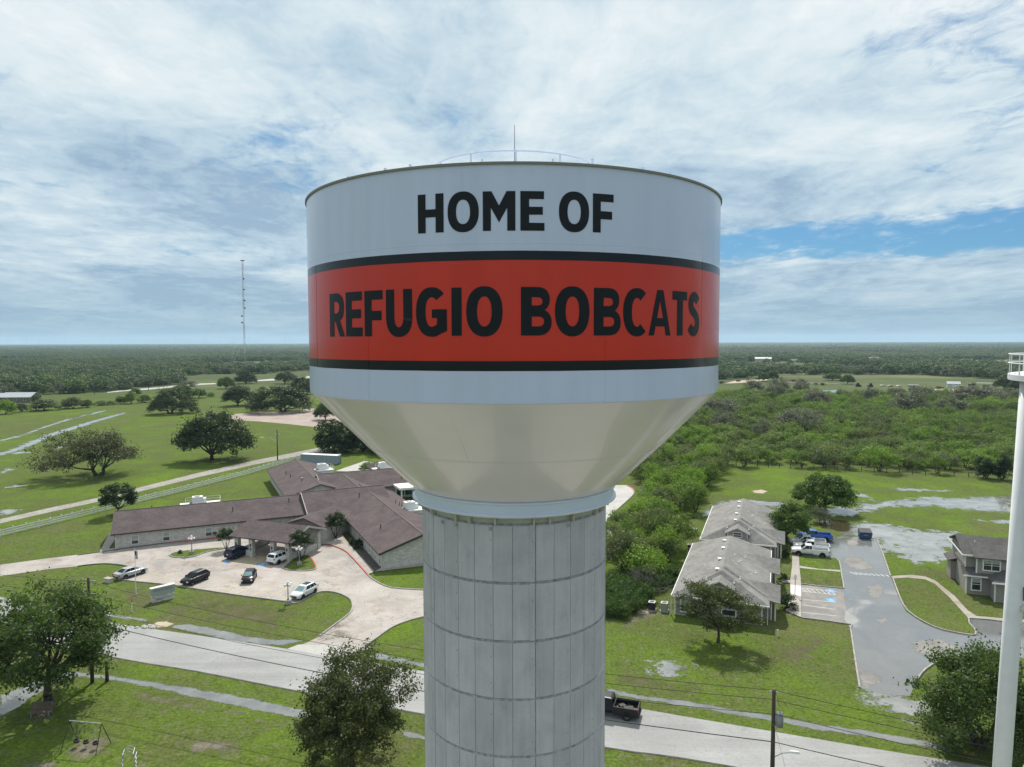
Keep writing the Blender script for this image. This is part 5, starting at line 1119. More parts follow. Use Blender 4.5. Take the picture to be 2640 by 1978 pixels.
def pickup(name, label, loc, heading, pm, group=None, crew=True, cover=None, chrome=True, rim=RIMM):
    o = thing(name, label, 'pickup truck', loc, heading, group)
    L = 5.85; hw = 0.99; r = 0.41
    xb = -0.55 if crew else -0.35                                # cab back
    body = [(xb, 0.48, 1.16, 1.26, 0.97), (0.4, 0.46, 1.16, 1.25, 0.98), (1.2, 0.46, 1.14, 1.24, 0.98), (2.2, 0.46, 1.08, 1.20, 0.96), (2.75, 0.48, 1.0, 1.10, 0.92), (2.9, 0.55, 0.92, 1.0, 0.84)]
    autosmooth(loft_body(body).build('body', pm, o), 38)
    vs, fs = frustum(xb, 1.45, xb + 0.12, 0.75, 1.22, 1.88, 0.90, 0.72)
    MB().add(vs, fs).build('cab', pm, o)
    glaze(o, vs, ((0.05, 0.40), (0.44, 0.82)) if crew else ((0.06, 0.28), (0.32, 0.80)))
    # open bed
    x0, x1 = -2.92, xb - 0.02; bl = x1 - x0; cxb = (x0 + x1) / 2
    for s in (-1, 1):
        MB().box((cxb, s * 0.93, 0.88), (bl, 0.10, 0.72)).box((cxb, s * 0.935, 0.50), (bl - 0.3, 0.08, 0.14)).build('bed_side', pm, o)
        MB().box((x0 + 0.02, s * 0.90, 0.98), (0.10, 0.16, 0.36)).build('tail_light', LAMPR, o)
        MB().box((2.80, s * 0.72, 0.88), (0.20, 0.34, 0.22), s * -0.3).build('headlight', LAMPW, o)
        MB().box((1.05, s * 1.08, 1.32), (0.18, 0.24, 0.22)).build('mirror', PLASTIC, o)
    MB().box((x0 + 0.05, 0, 0.90), (0.09, 1.78, 0.66)).build('tailgate', pm, o)
    MB().box((cxb, 0, 0.66), (bl - 0.12, 1.78, 0.06)).build('bed_floor', PLASTIC, o)
    MB().box((x1 - 0.03, 0, 0.93), (0.06, 1.78, 0.56)).build('bed_front', pm, o)
    if cover == 'toolbox': MB().box((x1 - 0.35, 0, 1.22), (0.5, 1.7, 0.3)).build('tool_box', CHROME, o)
    if cover == 'cargo': MB().box((cxb - 0.2, 0.2, 0.85), (0.9, 0.6, 0.3), 0.3).box((cxb + 0.5, -0.3, 0.8), (0.6, 0.5, 0.22), 0.8).build('cargo', mat('cargo_mix', (0.05, 0.047, 0.045), 0.8, 0.5, 4), o)
    MB().box((x0 - 0.06, 0, 0.52), (0.16, 1.85, 0.18)).build('rear_bumper', CHROME if chrome else PLASTIC, o)
    MB().box((2.93, 0, 0.58), (0.14, 1.85, 0.22)).build('front_bumper', CHROME if chrome else PLASTIC, o)
    MB().box((2.88, 0, 0.86), (0.10, 1.0, 0.26)).build('grille', PLASTIC, o)
    MB().box((0, 0, 0.45), (4.6, 0.9, 0.2)).build('chassis', PLASTIC, o)
    arches(o, (1.85, -1.85), 0.985, r, PLASTIC)
    for x in (1.85, -1.85):
        for y in (0.87, -0.87): wheel(o, x, y, r, 0.27, rim)
    return o
def head(a, b): return math.atan2(b[1] - a[1], b[0] - a[0])
def midp(a, b, z=0.02): return ((a[0] + b[0]) / 2, (a[1] + b[1]) / 2, z)
PW = paint('white', (0.72, 0.73, 0.73)); PK = paint('black', (0.010, 0.010, 0.012)); PN = paint('navy', (0.012, 0.025, 0.055)); PS = paint('silver', (0.36, 0.37, 0.38), 0.32); PB = paint('blue', (0.010, 0.10, 0.46)); PG = paint('grey', (0.10, 0.11, 0.12)); PSW = paint('silver_white', (0.52, 0.53, 0.54))
# facing: the nose of each parked car
f = head((-58.7, 106.6), (-58.1, 109.7))
car('parked_car', 'silver sedan at the left end of the front parking row', 'car', (-59.0, 107.8, 0.02), R(62), 'sedan', PS)
car('parked_car', 'small black crossover in the front row near the sign', 'car', (-47.75, 104.9, 0.02), R(-112), 'suv_small', PK)
car('parked_car', 'small black hatchback facing the road with a sunshade', 'car', (-39.9, 105.6, 0.02), R(-80), 'hatch', PK, wmat=SHADE)
car('parked_car', 'white crossover with black roof beside the corner lamp post', 'car', (-29.6, 98.9, 0.02), R(-112), 'suv_small', PW, roof=PK, wmat=SHADE)
car('parked_car', 'large white suv with black roof rails beside the kerbed island', 'car', (-38.1, 114.9, 0.02), R(66), 'suv', PW, rim=RIMD, roofrack=True)
car('parked_car', 'large dark blue suv parked in front of the portico', 'car', (-46.1, 117.7, 0.02), R(66), 'suv', PN, roofrack=True)
car('parked_car', 'dark car on the road behind the big tree, cut by the picture edge', 'car', (-72.6, 93.3, 0.02), R(155), 'sedan', PG)
pickup('pickup_truck', 'black pickup with open bed driving past the concrete shaft', (9.3, 66.8, 0.02), R(162), PK, None, True, 'cargo', False, RIMM)
g_ = 'pickups parked beside the cottages'
pickup('pickup_truck', 'nearest white pickup with open bed, parked beside the lawn', (50.0, 117.4, 0.02), R(162), PW, g_, False, 'cargo')
pickup('pickup_truck', 'white pickup with dark side windows, second from the lawn', (51.3, 120.0, 0.02), R(162), PW, g_, True, None)
pickup('pickup_truck', 'silver pickup between the white pickups and the blue one', (51.9, 122.9, 0.02), R(162), PSW, g_, True, 'toolbox')
pickup('pickup_truck', 'bright blue pickup under the leafy green tree', (54.6, 126.6, 0.02), R(168), PB, g_, True, None, False, RIMD)
car('parked_car', 'white car parked behind the old tank leg at the picture edge', 'car', (73.6, 94.3, 0.02), R(-20), 'suv_small', PW)
# ---- dumpsters
def dumpster(label, loc, rz, s=1.0):
    o = thing('dumpster', label, 'dumpster', loc, rz, 'blue dumpsters'); DB = mat('dumpster_blue', (0.025, 0.065, 0.15), 0.6, 0.25, 3)
    vs = [(-0.95, -0.65, 0.15), (0.95, -0.65, 0.15), (0.95, 0.65, 0.15), (-0.95, 0.65, 0.15), (-1.0, -0.8, 1.15), (1.0, -0.8, 1.15), (1.0, 0.75, 1.5), (-1.0, 0.75, 1.5)]
    MB().add(vs, [(3, 2, 1, 0), (0, 1, 5, 4), (1, 2, 6, 5), (2, 3, 7, 6), (3, 0, 4, 7)]).build('bin', DB, o)
    for x in (-0.5, 0.5): MB().add([(x - 0.49, -0.85, 1.17), (x + 0.49, -0.85, 1.17), (x + 0.49, 0.8, 1.54), (x - 0.49, 0.8, 1.54), (x - 0.49, -0.85, 1.22), (x + 0.49, -0.85, 1.22), (x + 0.49, 0.8, 1.59), (x - 0.49, 0.8, 1.59)], [(3, 2, 1, 0), (4, 5, 6, 7), (0, 1, 5, 4), (1, 2, 6, 5), (2, 3, 7, 6), (3, 0, 4, 7)]).build('lid', PLASTIC, o)
    for s_ in (-1, 1): MB().box((s_ * 1.02, 0, 0.85), (0.12, 1.3, 0.16)).build('fork_pocket', DB, o)
    MB().box((0, -0.735, 0.75), (0.7, 0.02, 0.25)).build('label_plate', mat('faded_label', (0.14, 0.22, 0.34), 0.6, 0.4, 8), o)
    for x in (-0.8, 0.8):
        for y in (-0.5, 0.5): MB().tube((x - 0.04, y, 0.09), (x + 0.04, y, 0.09), 0.09, n=8).build('caster', RUBBER, o)
    o.scale = (s,) * 3
dumpster('blue dumpster standing in the flooded car park', (64.3, 127.6, 0.02), R(-14), 1.05)
dumpster('small blue dumpster beside the pink gravel yard', (-142.5, 334, 0.02), R(-5), 1.7)
# ---------------------------------------------------------------- street furniture
WOOD = mat('pole_wood', (0.055, 0.042, 0.034), 0.9, 0.3, 6); GALV = mat('galvanised', (0.42, 0.43, 0.44), 0.45, 0.1, 3, metal=0.5); CABLE = mat('cable', (0.02, 0.02, 0.022), 0.7); IRON = mat('painted_iron', (0.20, 0.21, 0.21), 0.5, 0.1, 4); GLOBE = mat('opal_globe', (0.80, 0.80, 0.77), 0.35)
INSUL = mat('insulator', (0.30, 0.31, 0.33), 0.25)
# ---- white ranch fence
FENCEW = mat('white_fence', (0.70, 0.70, 0.67), 0.7, 0.08, 1.5, space='w')
fl = [(-99, 119), (-95.3, 130.1), (-92.4, 136.7), (-89.0, 145.2), (-84.4, 157.6), (-79.8, 169.0), (-76.1, 180.2), (-72.5, 190.0), (-68.5, 205.5), (-63.8, 222), (-60, 236)]
fence = thing('ranch_fence', 'long white three-rail ranch fence beside the gravel lane', 'fence', (-95.3, 130.1, 0))
fo = Vector((-95.3, 130.1, 0)); fpts = []; acc = 0.0
for a, b in zip(fl[:-1], fl[1:]):
    a, b = Vector(a + (0,)), Vector(b + (0,)); n = max(1, round((b - a).length / 2.45))
    fpts += [a.lerp(b, i / n) - fo for i in range(n)]
post_me = MB().box((0, 0, 0.72), (0.16, 0.16, 1.44)).box((0, 0, 1.47), (0.2, 0.2, 0.06)).mesh('post', FENCEW)
rail_me = MB().box((0, 0, 0), (1.0, 0.06, 0.19)).mesh('rail', FENCEW)
for a, b in zip(fpts[:-1], fpts[1:]):
    d = b - a; rz = math.atan2(d.y, d.x)
    put('post', post_me, fence, a, rz)
    for z in (0.35, 0.78, 1.2):
        o = put('rail', rail_me, fence, (a + b) / 2 + Vector((0, 0, z)), rz); o.scale = (d.length - 0.16, 1, 1)
put('post', post_me, fence, fpts[-1])
# ---- lamp posts with five opal globes
def lamp(label, x, y, rz=0.0, h=2.7):
    o = thing('lamp_post', label, 'lamp post', (x, y, 0.02), rz, 'globe lamp posts round the car park')
    MB().box((0, 0, 0.28), (0.75, 0.75, 0.56), 0, 0, 0.92).build('plinth', WALK, o)
    MB().lathe([(0.16, 0.55), (0.13, 0.7), (0.07, 0.85), (0.06, h - 0.1), (0.08, h)], 12).build('post', IRON, o, True)
    for k in range(5):
        a = R(90 * k + 20); rr = 0.42 if k < 4 else 0.0; z = h if k < 4 else h + 0.32
        MB().tube((0, 0, h - 0.18), (rr * math.cos(a), rr * math.sin(a), z - 0.15), 0.03, n=6).build('arm', IRON, o)
        MB().sphere((rr * math.cos(a), rr * math.sin(a), z), 0.19, 12, 8).build('globe', GLOBE, o, True)
lamp('white globe lamp post on the narrow grass island', -54.6, 119.0); lamp('white globe lamp post on the rounded red-kerbed island', -34.4, 112.7, 0.3); lamp('white globe lamp post in front of the white crossover', -30.9, 95.8, 0.5)
# ---- utility poles
def power_pole(label, x, y, h, arms, light=None, xfmr=False, guy=None, band=False, ang=R(-19)):
    o = thing('utility_pole', label, 'utility pole', (x, y, 0), ang)
    MB().tube((0, 0, 0), (0, 0, h), 0.19, 0.13, 10).build('pole', WOOD, o, True)
    for z, half in arms:
        MB().box((0, 0.16, z), (0.12, 0.1, 0.12)).build('bracket', GALV, o)
        for s in (-1, 1):
            MB().tube((s * 0.1, 0.05, z), (s * half, 0.05, z + 0.05), 0.045, n=6).build('crossarm', INSUL, o)
            for k in range(3): MB().lathe([(0.02, 0), (0.09, 0.02), (0.09, 0.05), (0.02, 0.08)], 8, (s * (half * 0.45 + k * half * 0.22), 0.05, z + 0.05)).build('insulator', INSUL, o)
            if half > 0.6: MB().path([(s * half, 0.05, z + 0.05), (s * half * 1.15, -0.15, z - 0.25), (s * half * 0.9, -0.1, z - 0.42)], 0.022, 5).build('jumper', CABLE, o)
    if light:
        z, reach = light
        MB().path([(0, 0, z), (reach * 0.5, 0.2, z + 0.35), (reach, 0.35, z + 0.45)], 0.04, 6).build('light_arm', GALV, o)
        MB().add([(reach - 0.15, 0.25, z + 0.40), (reach + 0.65, 0.32, z + 0.42), (reach + 0.65, 0.50, z + 0.42), (reach - 0.15, 0.46, z + 0.40), (reach - 0.1, 0.3, z + 0.55), (reach + 0.5, 0.35, z + 0.58), (reach + 0.5, 0.46, z + 0.58), (reach - 0.1, 0.42, z + 0.55)], [(3, 2, 1, 0), (4, 5, 6, 7), (0, 1, 5, 4), (1, 2, 6, 5), (2, 3, 7, 6), (3, 0, 4, 7)]).build('luminaire', TRIM, o)
    if xfmr:
        MB().tube((0.42, -0.1, h - 2.6), (0.42, -0.1, h - 1.7), 0.27, n=14).lathe([(0.27, 0), (0.2, 0.12), (0.01, 0.16)], 14, (0.42, -0.1, h - 1.7)).build('transformer', IRON, o, True)
        MB().tube((0.42, -0.1, h - 1.6), (0.42, -0.1, h - 1.25), 0.05, n=8).build('bushing', INSUL, o)
        MB().path([(0.42, -0.1, h - 1.25), (0.2, 0, h - 0.3), (0, 0, h - 0.1)], 0.015, 4).build('lead', CABLE, o)
    if guy: MB().tube((0, 0, h * 0.78), guy, 0.015, n=5).build('guy_wire', GALV, o)
    if band: MB().tube((0, 0, 2.0), (0, 0, 2.5), 0.185, n=10).build('orange_band', mat('orange_paint', (0.35, 0.09, 0.03), 0.7, 0.2, 5), o)
    return o
power_pole('wooden utility pole with three tiers of insulators behind the big tree', -44.6, 73.3, 11.3, ((11.0, 1.0), (9.6, 0.9), (8.2, 1.05)), (7.2, 1.7), band=True)
power_pole('wooden utility pole with a transformer and street light in front of the road', 19.1, 50.5, 10.5, ((10.3, 0.25),), (5.4, 1.3), True, (2.6, -4.5, 0))
power_pole('dark utility pole with long street light arm by the gravel lane', -70.1, 210.4, 10.0, ((8.6, 0.9),), None)
def long_lamp(parent_xy, z, reach):
    o = thing('street_light', 'street light on a long bracket arm above the gravel lane', 'street light', (parent_xy[0], parent_xy[1], 0))
    MB().path([(0, -0.15, z - 0.6), (-reach * 0.5, -0.3, z), (-reach, -0.5, z + 0.15)], 0.06, 6).path([(0, -0.15, z - 1.2), (-reach * 0.55, -0.3, z)], 0.04, 5).build('bracket', GALV, o)
    MB().box((-reach - 0.4, -0.5, z + 0.15), (1.0, 0.3, 0.14)).build('luminaire', TRIM, o)
long_lamp((-70.1, 210.4), 7.6, 4.0)
power_pole('short thin marker pole beside the ditch near the big tree', -43.2, 73.6, 2.2, (), None)
def wire(name, a, b, sag, r=0.022, n=14, m=None):
    a, b = Vector(a), Vector(b); pts = []
    for i in range(n + 1):
        t = i / n; p = a.lerp(b, t); p.z -= sag * 4 * t * (1 - t); pts.append(p)
    return MB().path(pts, r, 5).build(name, m or CABLE)
def wires(label, a, b, sag, r=0.022): return tag(wire('overhead_wire', a, b, sag, r), label, 'wire')
pA, pB, pC = (-44.6, 73.3), (19.1, 50.5), (75.0, 31.0); pZ = (-104, 97)
for k, (z1, z2, dx, s, nm) in enumerate(((10.9, 10.5, 0.0, 1.4, 'topmost'), (9.4, 9.6, 0.4, 1.3, 'second'), (8.2, 8.9, -0.4, 1.3, 'third'), (6.6, 6.6, 0.0, 1.0, 'thick lower'))):
    wires(nm + ' overhead wire along the road between the two utility poles', (pA[0], pA[1] + dx, z1), (pB[0], pB[1] + dx, z2), s, 0.02 if k < 3 else 0.035)
    wires(nm + ' overhead wire running from the transformer pole towards the old tank', (pB[0], pB[1] + dx, z2), (pC[0], pC[1] + dx, z2 - 0.2), s, 0.02 if k < 3 else 0.03)
    wires(nm + ' overhead wire running off behind the big tree', (pA[0], pA[1] + dx, z1), (pZ[0], pZ[1] + dx, z1), s, 0.02 if k < 3 else 0.03)
# ---- flag, sign, boxes, markers
fp = thing('flagpole', 'slim white flagpole on the lawn in front of the car park', 'flagpole', (-53.8, 99.5, 0))
MB().tube((0, 0, 0), (0, 0, 6.6), 0.06, 0.04, 8).build('pole', TRIM, fp); MB().sphere((0, 0, 6.66), 0.09).build('finial', CHROME, fp); MB().lathe([(0.25, 0), (0.22, 0.12), (0.08, 0.2)], 12).build('base', WALK, fp)
flag = thing('flag', 'limp american flag hanging from the flagpole', 'flag', (-53.8, 99.5, 5.05))
fm_r, fm_w, fm_b = mat('flag_red', (0.35, 0.03, 0.035), 0.8), mat('flag_white', (0.6, 0.58, 0.56), 0.8), mat('flag_blue', (0.02, 0.03, 0.12), 0.8)
for i in range(7):                                                # folded, hanging cloth: stripes run down
    x0 = 0.05 + i * 0.055
    MB().add([(x0, -0.05 * (i % 2), 1.35), (x0 + 0.055, -0.05 * ((i + 1) % 2), 1.33), (x0 + 0.065, -0.06 * ((i + 1) % 2) + 0.02, 0.15), (x0 + 0.01, -0.06 * (i % 2) + 0.02, 0.1 + 0.05 * (i % 3))], [(0, 1, 2, 3), (3, 2, 1, 0)]).build('stripe', fm_r if i % 2 == 0 else fm_w, flag)
MB().add([(0.06, -0.075, 1.36), (0.25, -0.085, 1.34), (0.25, -0.09, 0.75), (0.06, -0.08, 0.78)], [(0, 1, 2, 3), (3, 2, 1, 0)]).build('canton', fm_b, flag)
sg = thing('monument_sign', 'low grey-green monument sign with white brick base on the lawn', 'sign', (-49.0, 97.5, 0), R(44))
SGN = mat('sign_board', (0.33, 0.36, 0.34), 0.6, 0.05, 2); INK = mat('sign_lettering', (0.10, 0.13, 0.13), 0.7)
MB().box((0, 0, 0.35), (2.9, 0.75, 0.7)).build('base', WBRICK, sg); MB().box((0, 0, 0.78), (2.3, 0.5, 0.2)).build('neck', WBRICK, sg); MB().box((0, 0, 1.42), (3.1, 0.6, 1.05)).build('board', SGN, sg); MB().box((0, 0, 1.98), (3.25, 0.75, 0.09)).build('cap', mat('sign_cap', (0.55, 0.57, 0.55), 0.6), sg)
def wordmark(parent, text, c, size, face=-1, m=INK, w=2.5):
    cu = bpy.data.curves.new('lettering', 'FONT'); cu.body = text; cu.size = size; cu.align_x = 'CENTER'; cu.align_y = 'CENTER'; cu.extrude = 0.004; cu.resolution_u = 2
    tmp = bpy.data.objects.new('lettering_tmp', cu); C.objects.link(tmp); bpy.context.view_layer.update()
    me = bpy.data.meshes.new_from_object(tmp.evaluated_get(bpy.context.evaluated_depsgraph_get())); bpy.data.objects.remove(tmp)
    me.materials.append(m); o = bpy.data.objects.new('lettering', me); C.objects.link(o); o.parent = parent; o.location = c; o.rotation_euler = (R(90), 0, 0)
    return o
wordmark(sg, 'MISSION RIDGE', (0, -0.306, 1.58), 0.36); wordmark(sg, 'REHABILITATION', (0, -0.38, 0.42), 0.25)
eb = thing('utility_box', 'low beige utility box on the grass behind the silver sedan', 'utility box', (-60.8, 104.9, 0), R(-25)); MB().box((0, 0, 0.3), (1.25, 0.7, 0.6)).build('cabinet', BEIGETRIM, eb); MB().box((0, 0, 0.63), (1.35, 0.8, 0.07)).build('lid', WALK, eb)
mk = thing('pipeline_marker', 'white pipeline marker post with an orange top beside the road', 'marker post', (-50.9, 93.0, 0)); MB().tube((0, 0, 0), (0, 0, 1.35), 0.06, n=8).build('post', TRIM, mk); MB().tube((0, 0, 1.35), (0, 0, 1.9), 0.075, n=8).build('cap', mat('marker_orange', (0.55, 0.10, 0.03), 0.6), mk)
# ---- playground
BENCHW = mat('bench_brown', (0.16, 0.115, 0.09), 0.8, 0.25, 4)
bn_ = thing('park_bench', 'brown slatted park bench in the shade of the big tree', 'bench', (-45.6, 66.6, 0), R(8))
for i in range(5): MB().box((0, 0.28 - i * 0.13, 0.45), (2.0, 0.1, 0.05)).build('seat_slat', BENCHW, bn_)
for i in range(5): MB().box((0, 0.36 + i * 0.05, 0.58 + i * 0.12), (2.0, 0.05, 0.1)).build('back_slat', BENCHW, bn_)
for x in (-0.8, 0.8):
    for y in (-0.2, 0.35): MB().box((x, y, 0.21), (0.09, 0.09, 0.42)).build('leg', IRON, bn_)
    MB().box((x, 0.5, 0.75), (0.08, 0.06, 0.75)).build('back_post', IRON, bn_)
sw = thing('swing_set', 'metal a-frame swing set with three black seats', 'swing set', (-38.0, 61.2, 0), R(-9))
MB().tube((-1.6, 0, 2.35), (1.6, 0, 2.35), 0.045, n=8).build('crossbar', GALV, sw)
for x in (-1.6, 1.6):
    for y in (-0.95, 0.95): MB().tube((x + (0.12 if x > 0 else -0.12), y, 0), (x, 0, 2.35), 0.035, n=8).build('leg', mat('dark_green_pipe', (0.035, 0.045, 0.04), 0.5), sw)
CHAINY = mat('yellow_chain', (0.30, 0.27, 0.07), 0.6)
for x in (-0.95, 0.0, 0.95):
    for dx in (-0.2, 0.2): MB().tube((x + dx, 0, 2.33), (x + dx, 0, 0.55), 0.014, n=5).build('chain', CHAINY if x == 0 else GALV, sw)
    MB().lathe([(0.24, 0.0), (0.26, 0.18), (0.20, 0.2), (0.17, 0.06), (0.01, 0.05)], 10, (x, 0, 0.42)).build('seat', PLASTIC, sw)
cl = thing('arch_climber', 'galvanised arch climbing frame at the lower picture edge', 'climbing frame', (-32.0, 57.2, 0), R(20))
for y in (-0.45, 0.0, 0.45):
    MB().path([(-0.55, y, 0), (-0.5, y, 1.5), (-0.35, y, 2.05), (0, y, 2.3), (0.35, y, 2.05), (0.5, y, 1.5), (0.55, y, 0)], 0.03, 6).build('hoop', GALV, cl)
for z in (0.4, 0.8, 1.2, 1.6, 2.0):
    for x in (-0.52, 0.52): MB().tube((x * (1 if z < 1.7 else 0.75), -0.5, z), (x * (1 if z < 1.7 else 0.75), 0.5, z), 0.025, n=6).build('rung', GALV, cl)
# ---- air conditioners, grill and bins beside the cottages
def aircon(label, x, y, black=True):
    o = thing('air_conditioner', label, 'air conditioner', (x, y, 0), HA)
    MB().box((0, 0, 0.05), (1.1, 1.1, 0.1)).build('pad', CONC_PALE, o); MB().box((0, 0, 0.6), (0.85, 0.85, 1.0)).build('cabinet', PLASTIC if black else HVACG, o)
    MB().box((0, 0, 1.12), (0.9, 0.9, 0.06)).build('top', HVACG, o); MB().lathe([(0.01, 1.17), (0.33, 1.16), (0.33, 1.15)], 14).build('fan_guard', PLASTIC, o)
aircon('black air conditioner at the left corner of the nearer cottage', 18.7, 93.3); aircon('grey air conditioner against the nearer cottage wall', 20.3, 93.0, False); aircon('pale air conditioner beside the far end of the rear cottage', 33.9, 130.2, False); aircon('black air conditioner between the two cottages', 30.6, 120.2)
wb_ = thing('wheeled_bin', 'black wheeled bin with white lid near the rear cottage', 'bin', (28.4, 119.8, 0), R(20)); MB().box((0, 0, 0.55), (0.75, 0.75, 1.1), 0, 0, 1.1).build('body', PLASTIC, wb_); MB().box((0, -0.1, 1.14), (0.9, 0.9, 0.08)).build('lid', HVACW, wb_); MB().tube((-0.4, 0.35, 0.12), (0.4, 0.35, 0.12), 0.12, n=8).build('wheels', RUBBER, wb_)
gr = thing('charcoal_grill', 'small black charcoal grill on legs on the lawn by the brush', 'grill', (25.6, 133.0, 0)); MB().sphere((0, 0, 1.05), 0.36, 10, 6, 0.7).build('kettle', PLASTIC, gr)
for k in range(3): MB().tube((0.1 * math.cos(R(120 * k)), 0.1 * math.sin(R(120 * k)), 0.9), (0.38 * math.cos(R(120 * k)), 0.38 * math.sin(R(120 * k)), 0), 0.03, n=5).build('leg', PLASTIC, gr)
hp = thing('hydrant_post', 'short white post standing on the lawn before the cottage', 'post', (32.3, 84.6, 0)); MB().tube((0, 0, 0), (0, 0, 0.75), 0.09, n=8).sphere((0, 0, 0.78), 0.11).build('post', TRIM, hp)
sp = thing('sign_post', 'thin dark sign post beside the cottage footpath', 'post', (40.0, 98.6, 0)); MB().tube((0, 0, 0), (0, 0, 3.0), 0.04, n=6).build('post', WOOD, sp); MB().box((0, -0.05, 2.7), (0.35, 0.03, 0.5)).build('sign', TRIM, sp)
# culvert rocks by the ditches
ROCK = mat('pale_limestone', (0.48, 0.46, 0.42), 0.9, 0.2, 3, space='w'); rng = random.Random(5)
for where, n, x0, dx, y0, dy in (('in front of the monument sign', 14, -47.6, 2.4, 87.6, 0.8), ('beside the drive apron', 8, -17.8, 1.2, 80.8, 1.0), ('close to the concrete shaft', 8, -9.8, 1.2, 79.2, 1.2)):
    heap = MB()
    for i in range(n):
        s = rng.uniform(0.16, 0.32); mb = MB().sphere((0, 0, 0), s, 7, 5, 0.6); ox, oy = x0 + rng.random() * dx, y0 + rng.random() * dy
        heap.add([(ox + a * rng.uniform(0.8, 1.2), oy + b * rng.uniform(0.8, 1.2), s * 0.3 + c * rng.uniform(0.8, 1.2)) for a, b, c in mb.v], mb.f)
    tag(heap.build('riprap_rubble', ROCK), 'pale riprap stones at the ditch culvert ' + where, 'rubble', None, 'stuff')
# ---------------------------------------------------------------- trees
def leaf_mat(name, cols, trans=0.30, rough=0.55, patchy=0.0, amt=1.0):
    """cols: ramp of leaf colours over a per-tree random value; every leaf varies a little"""
    m = bpy.data.materials.new(name); m.use_nodes = True; MATS[name] = m
    t = NT(m.node_tree); b = m.node_tree.nodes['Principled BSDF']; out = m.node_tree.nodes['Material Output']
    oi = t.n('ShaderNodeObjectInfo').outputs['Random']; ri = t.n('ShaderNodeNewGeometry').outputs['Random Per Island']
    if patchy: oi = t.math('ADD', t.math('MULTIPLY', oi, 0.85), t.math('MULTIPLY', t.smooth(t.noise(t.n('ShaderNodeNewGeometry').outputs['Position'], patchy, 3, 0.6, 0.5), 0.36, 0.64), 0.15))
    c = t.ramp(oi, [(i / max(1, len(cols) - 1), q) for i, q in enumerate(cols)]) if len(cols) > 1 else None
    if c is None: rgb = t.n('ShaderNodeRGB'); rgb.outputs[0].default_value = tuple(cols[0]) + (1,); c = rgb.outputs[0]
    c = t.mix(1.0, c, t.ramp(ri, [(0.0, tuple(1 + (v - 1) * amt for v in (0.62, 0.66, 0.70))), (0.55, (1.0, 1.0, 1.0)), (0.9, tuple(1 + (v - 1) * amt for v in (1.28, 1.25, 1.0))), (1.0, tuple(1 + (v - 1) * amt for v in (1.75, 1.55, 0.95)))]), 'MULTIPLY')
    t.l(c, b.inputs['Base Color']); b.inputs['Roughness'].default_value = rough; b.inputs['Specular IOR Level'].default_value = 0.25
    tr = t.n('ShaderNodeBsdfTranslucent'); t.l(t.mix(1.0, c, (1.15, 1.35, 0.6), 'MULTIPLY'), tr.inputs[0])
    mx = t.n('ShaderNodeMixShader'); mx.inputs[0].default_value = trans
    t.l(b.outputs[0], mx.inputs[1]); t.l(tr.outputs[0], mx.inputs[2]); t.l(mx.outputs[0], out.inputs[0])
    return m
LF_OAK = leaf_mat('live_oak_leaves', [(0.046, 0.066, 0.026), (0.058, 0.078, 0.032)])
LF_OLIVE = leaf_mat('olive_leaves', [(0.105, 0.112, 0.062)])
LF_FL = leaf_mat('ash_leaves', [(0.072, 0.112, 0.034)], 0.40, 0.55, 0, 0.6)
LF_FM = leaf_mat('elm_leaves', [(0.074, 0.090, 0.036)], 0.40, 0.55, 0, 0.6)
LF_BRIGHT = leaf_mat('bright_leaves', [(0.075, 0.130, 0.026)], 0.36)
LF_MESQ = leaf_mat('mesquite_leaves', [(0.135, 0.138, 0.095), (0.095, 0.125, 0.050), (0.120, 0.175, 0.042), (0.170, 0.265, 0.040), (0.140, 0.160, 0.075), (0.125, 0.215, 0.036)], 0.40, 0.55, 0.035, 0.6)
LF_GREY = leaf_mat('grey_oak_leaves', [(0.160, 0.160, 0.138), (0.185, 0.183, 0.160), (0.135, 0.138, 0.108)], 0.25, 0.6, 0.0, 0.6)
LF_WOOD = leaf_mat('woodland_leaves', [(0.055, 0.092, 0.038), (0.075, 0.120, 0.044), (0.120, 0.132, 0.095), (0.062, 0.100, 0.038), (0.140, 0.195, 0.055)], 0.28, 0.6, 0.008, 0.35)
LF_DARK = leaf_mat('dark_leaves', [(0.036, 0.060, 0.024)])
LF_CANE = leaf_mat('tall_weed_leaves', [(0.055, 0.110, 0.032), (0.075, 0.125, 0.030)], 0.35)
BARK = mat('bark', (0.060, 0.048, 0.040), 0.95, 0.35, 6); BARKG = mat('grey_bark', (0.15, 0.135, 0.122), 0.95, 0.3, 6)
def leaf_mesh(name, pos, nrm, size, rs, m, asp=0.55):
    n = len(pos); r = rs.normal(size=(n, 3)); a = np.cross(nrm, r); a /= np.linalg.norm(a, axis=1, keepdims=True) + 1e-9
    b = np.cross(nrm, a); s = (size * rs.uniform(0.65, 1.3, n))[:, None]
    V = np.stack([pos + a * s * 0.6, pos + b * s * asp * 0.6 + nrm * s * 0.08, pos - a * s * 0.6, pos - b * s * asp * 0.6 + nrm * s * 0.08], 1).reshape(-1, 3).astype(np.float32)
    me = bpy.data.meshes.new(name); me.vertices.add(4 * n); me.loops.add(4 * n); me.polygons.add(n)
    me.vertices.foreach_set('co', V.ravel()); me.loops.foreach_set('vertex_index', np.arange(4 * n, dtype=np.int32))
    me.polygons.foreach_set('loop_start', np.arange(0, 4 * n, 4, dtype=np.int32)); me.polygons.foreach_set('loop_total', np.full(n, 4, np.int32))
    me.update(calc_edges=True); me.materials.append(m)
    return me
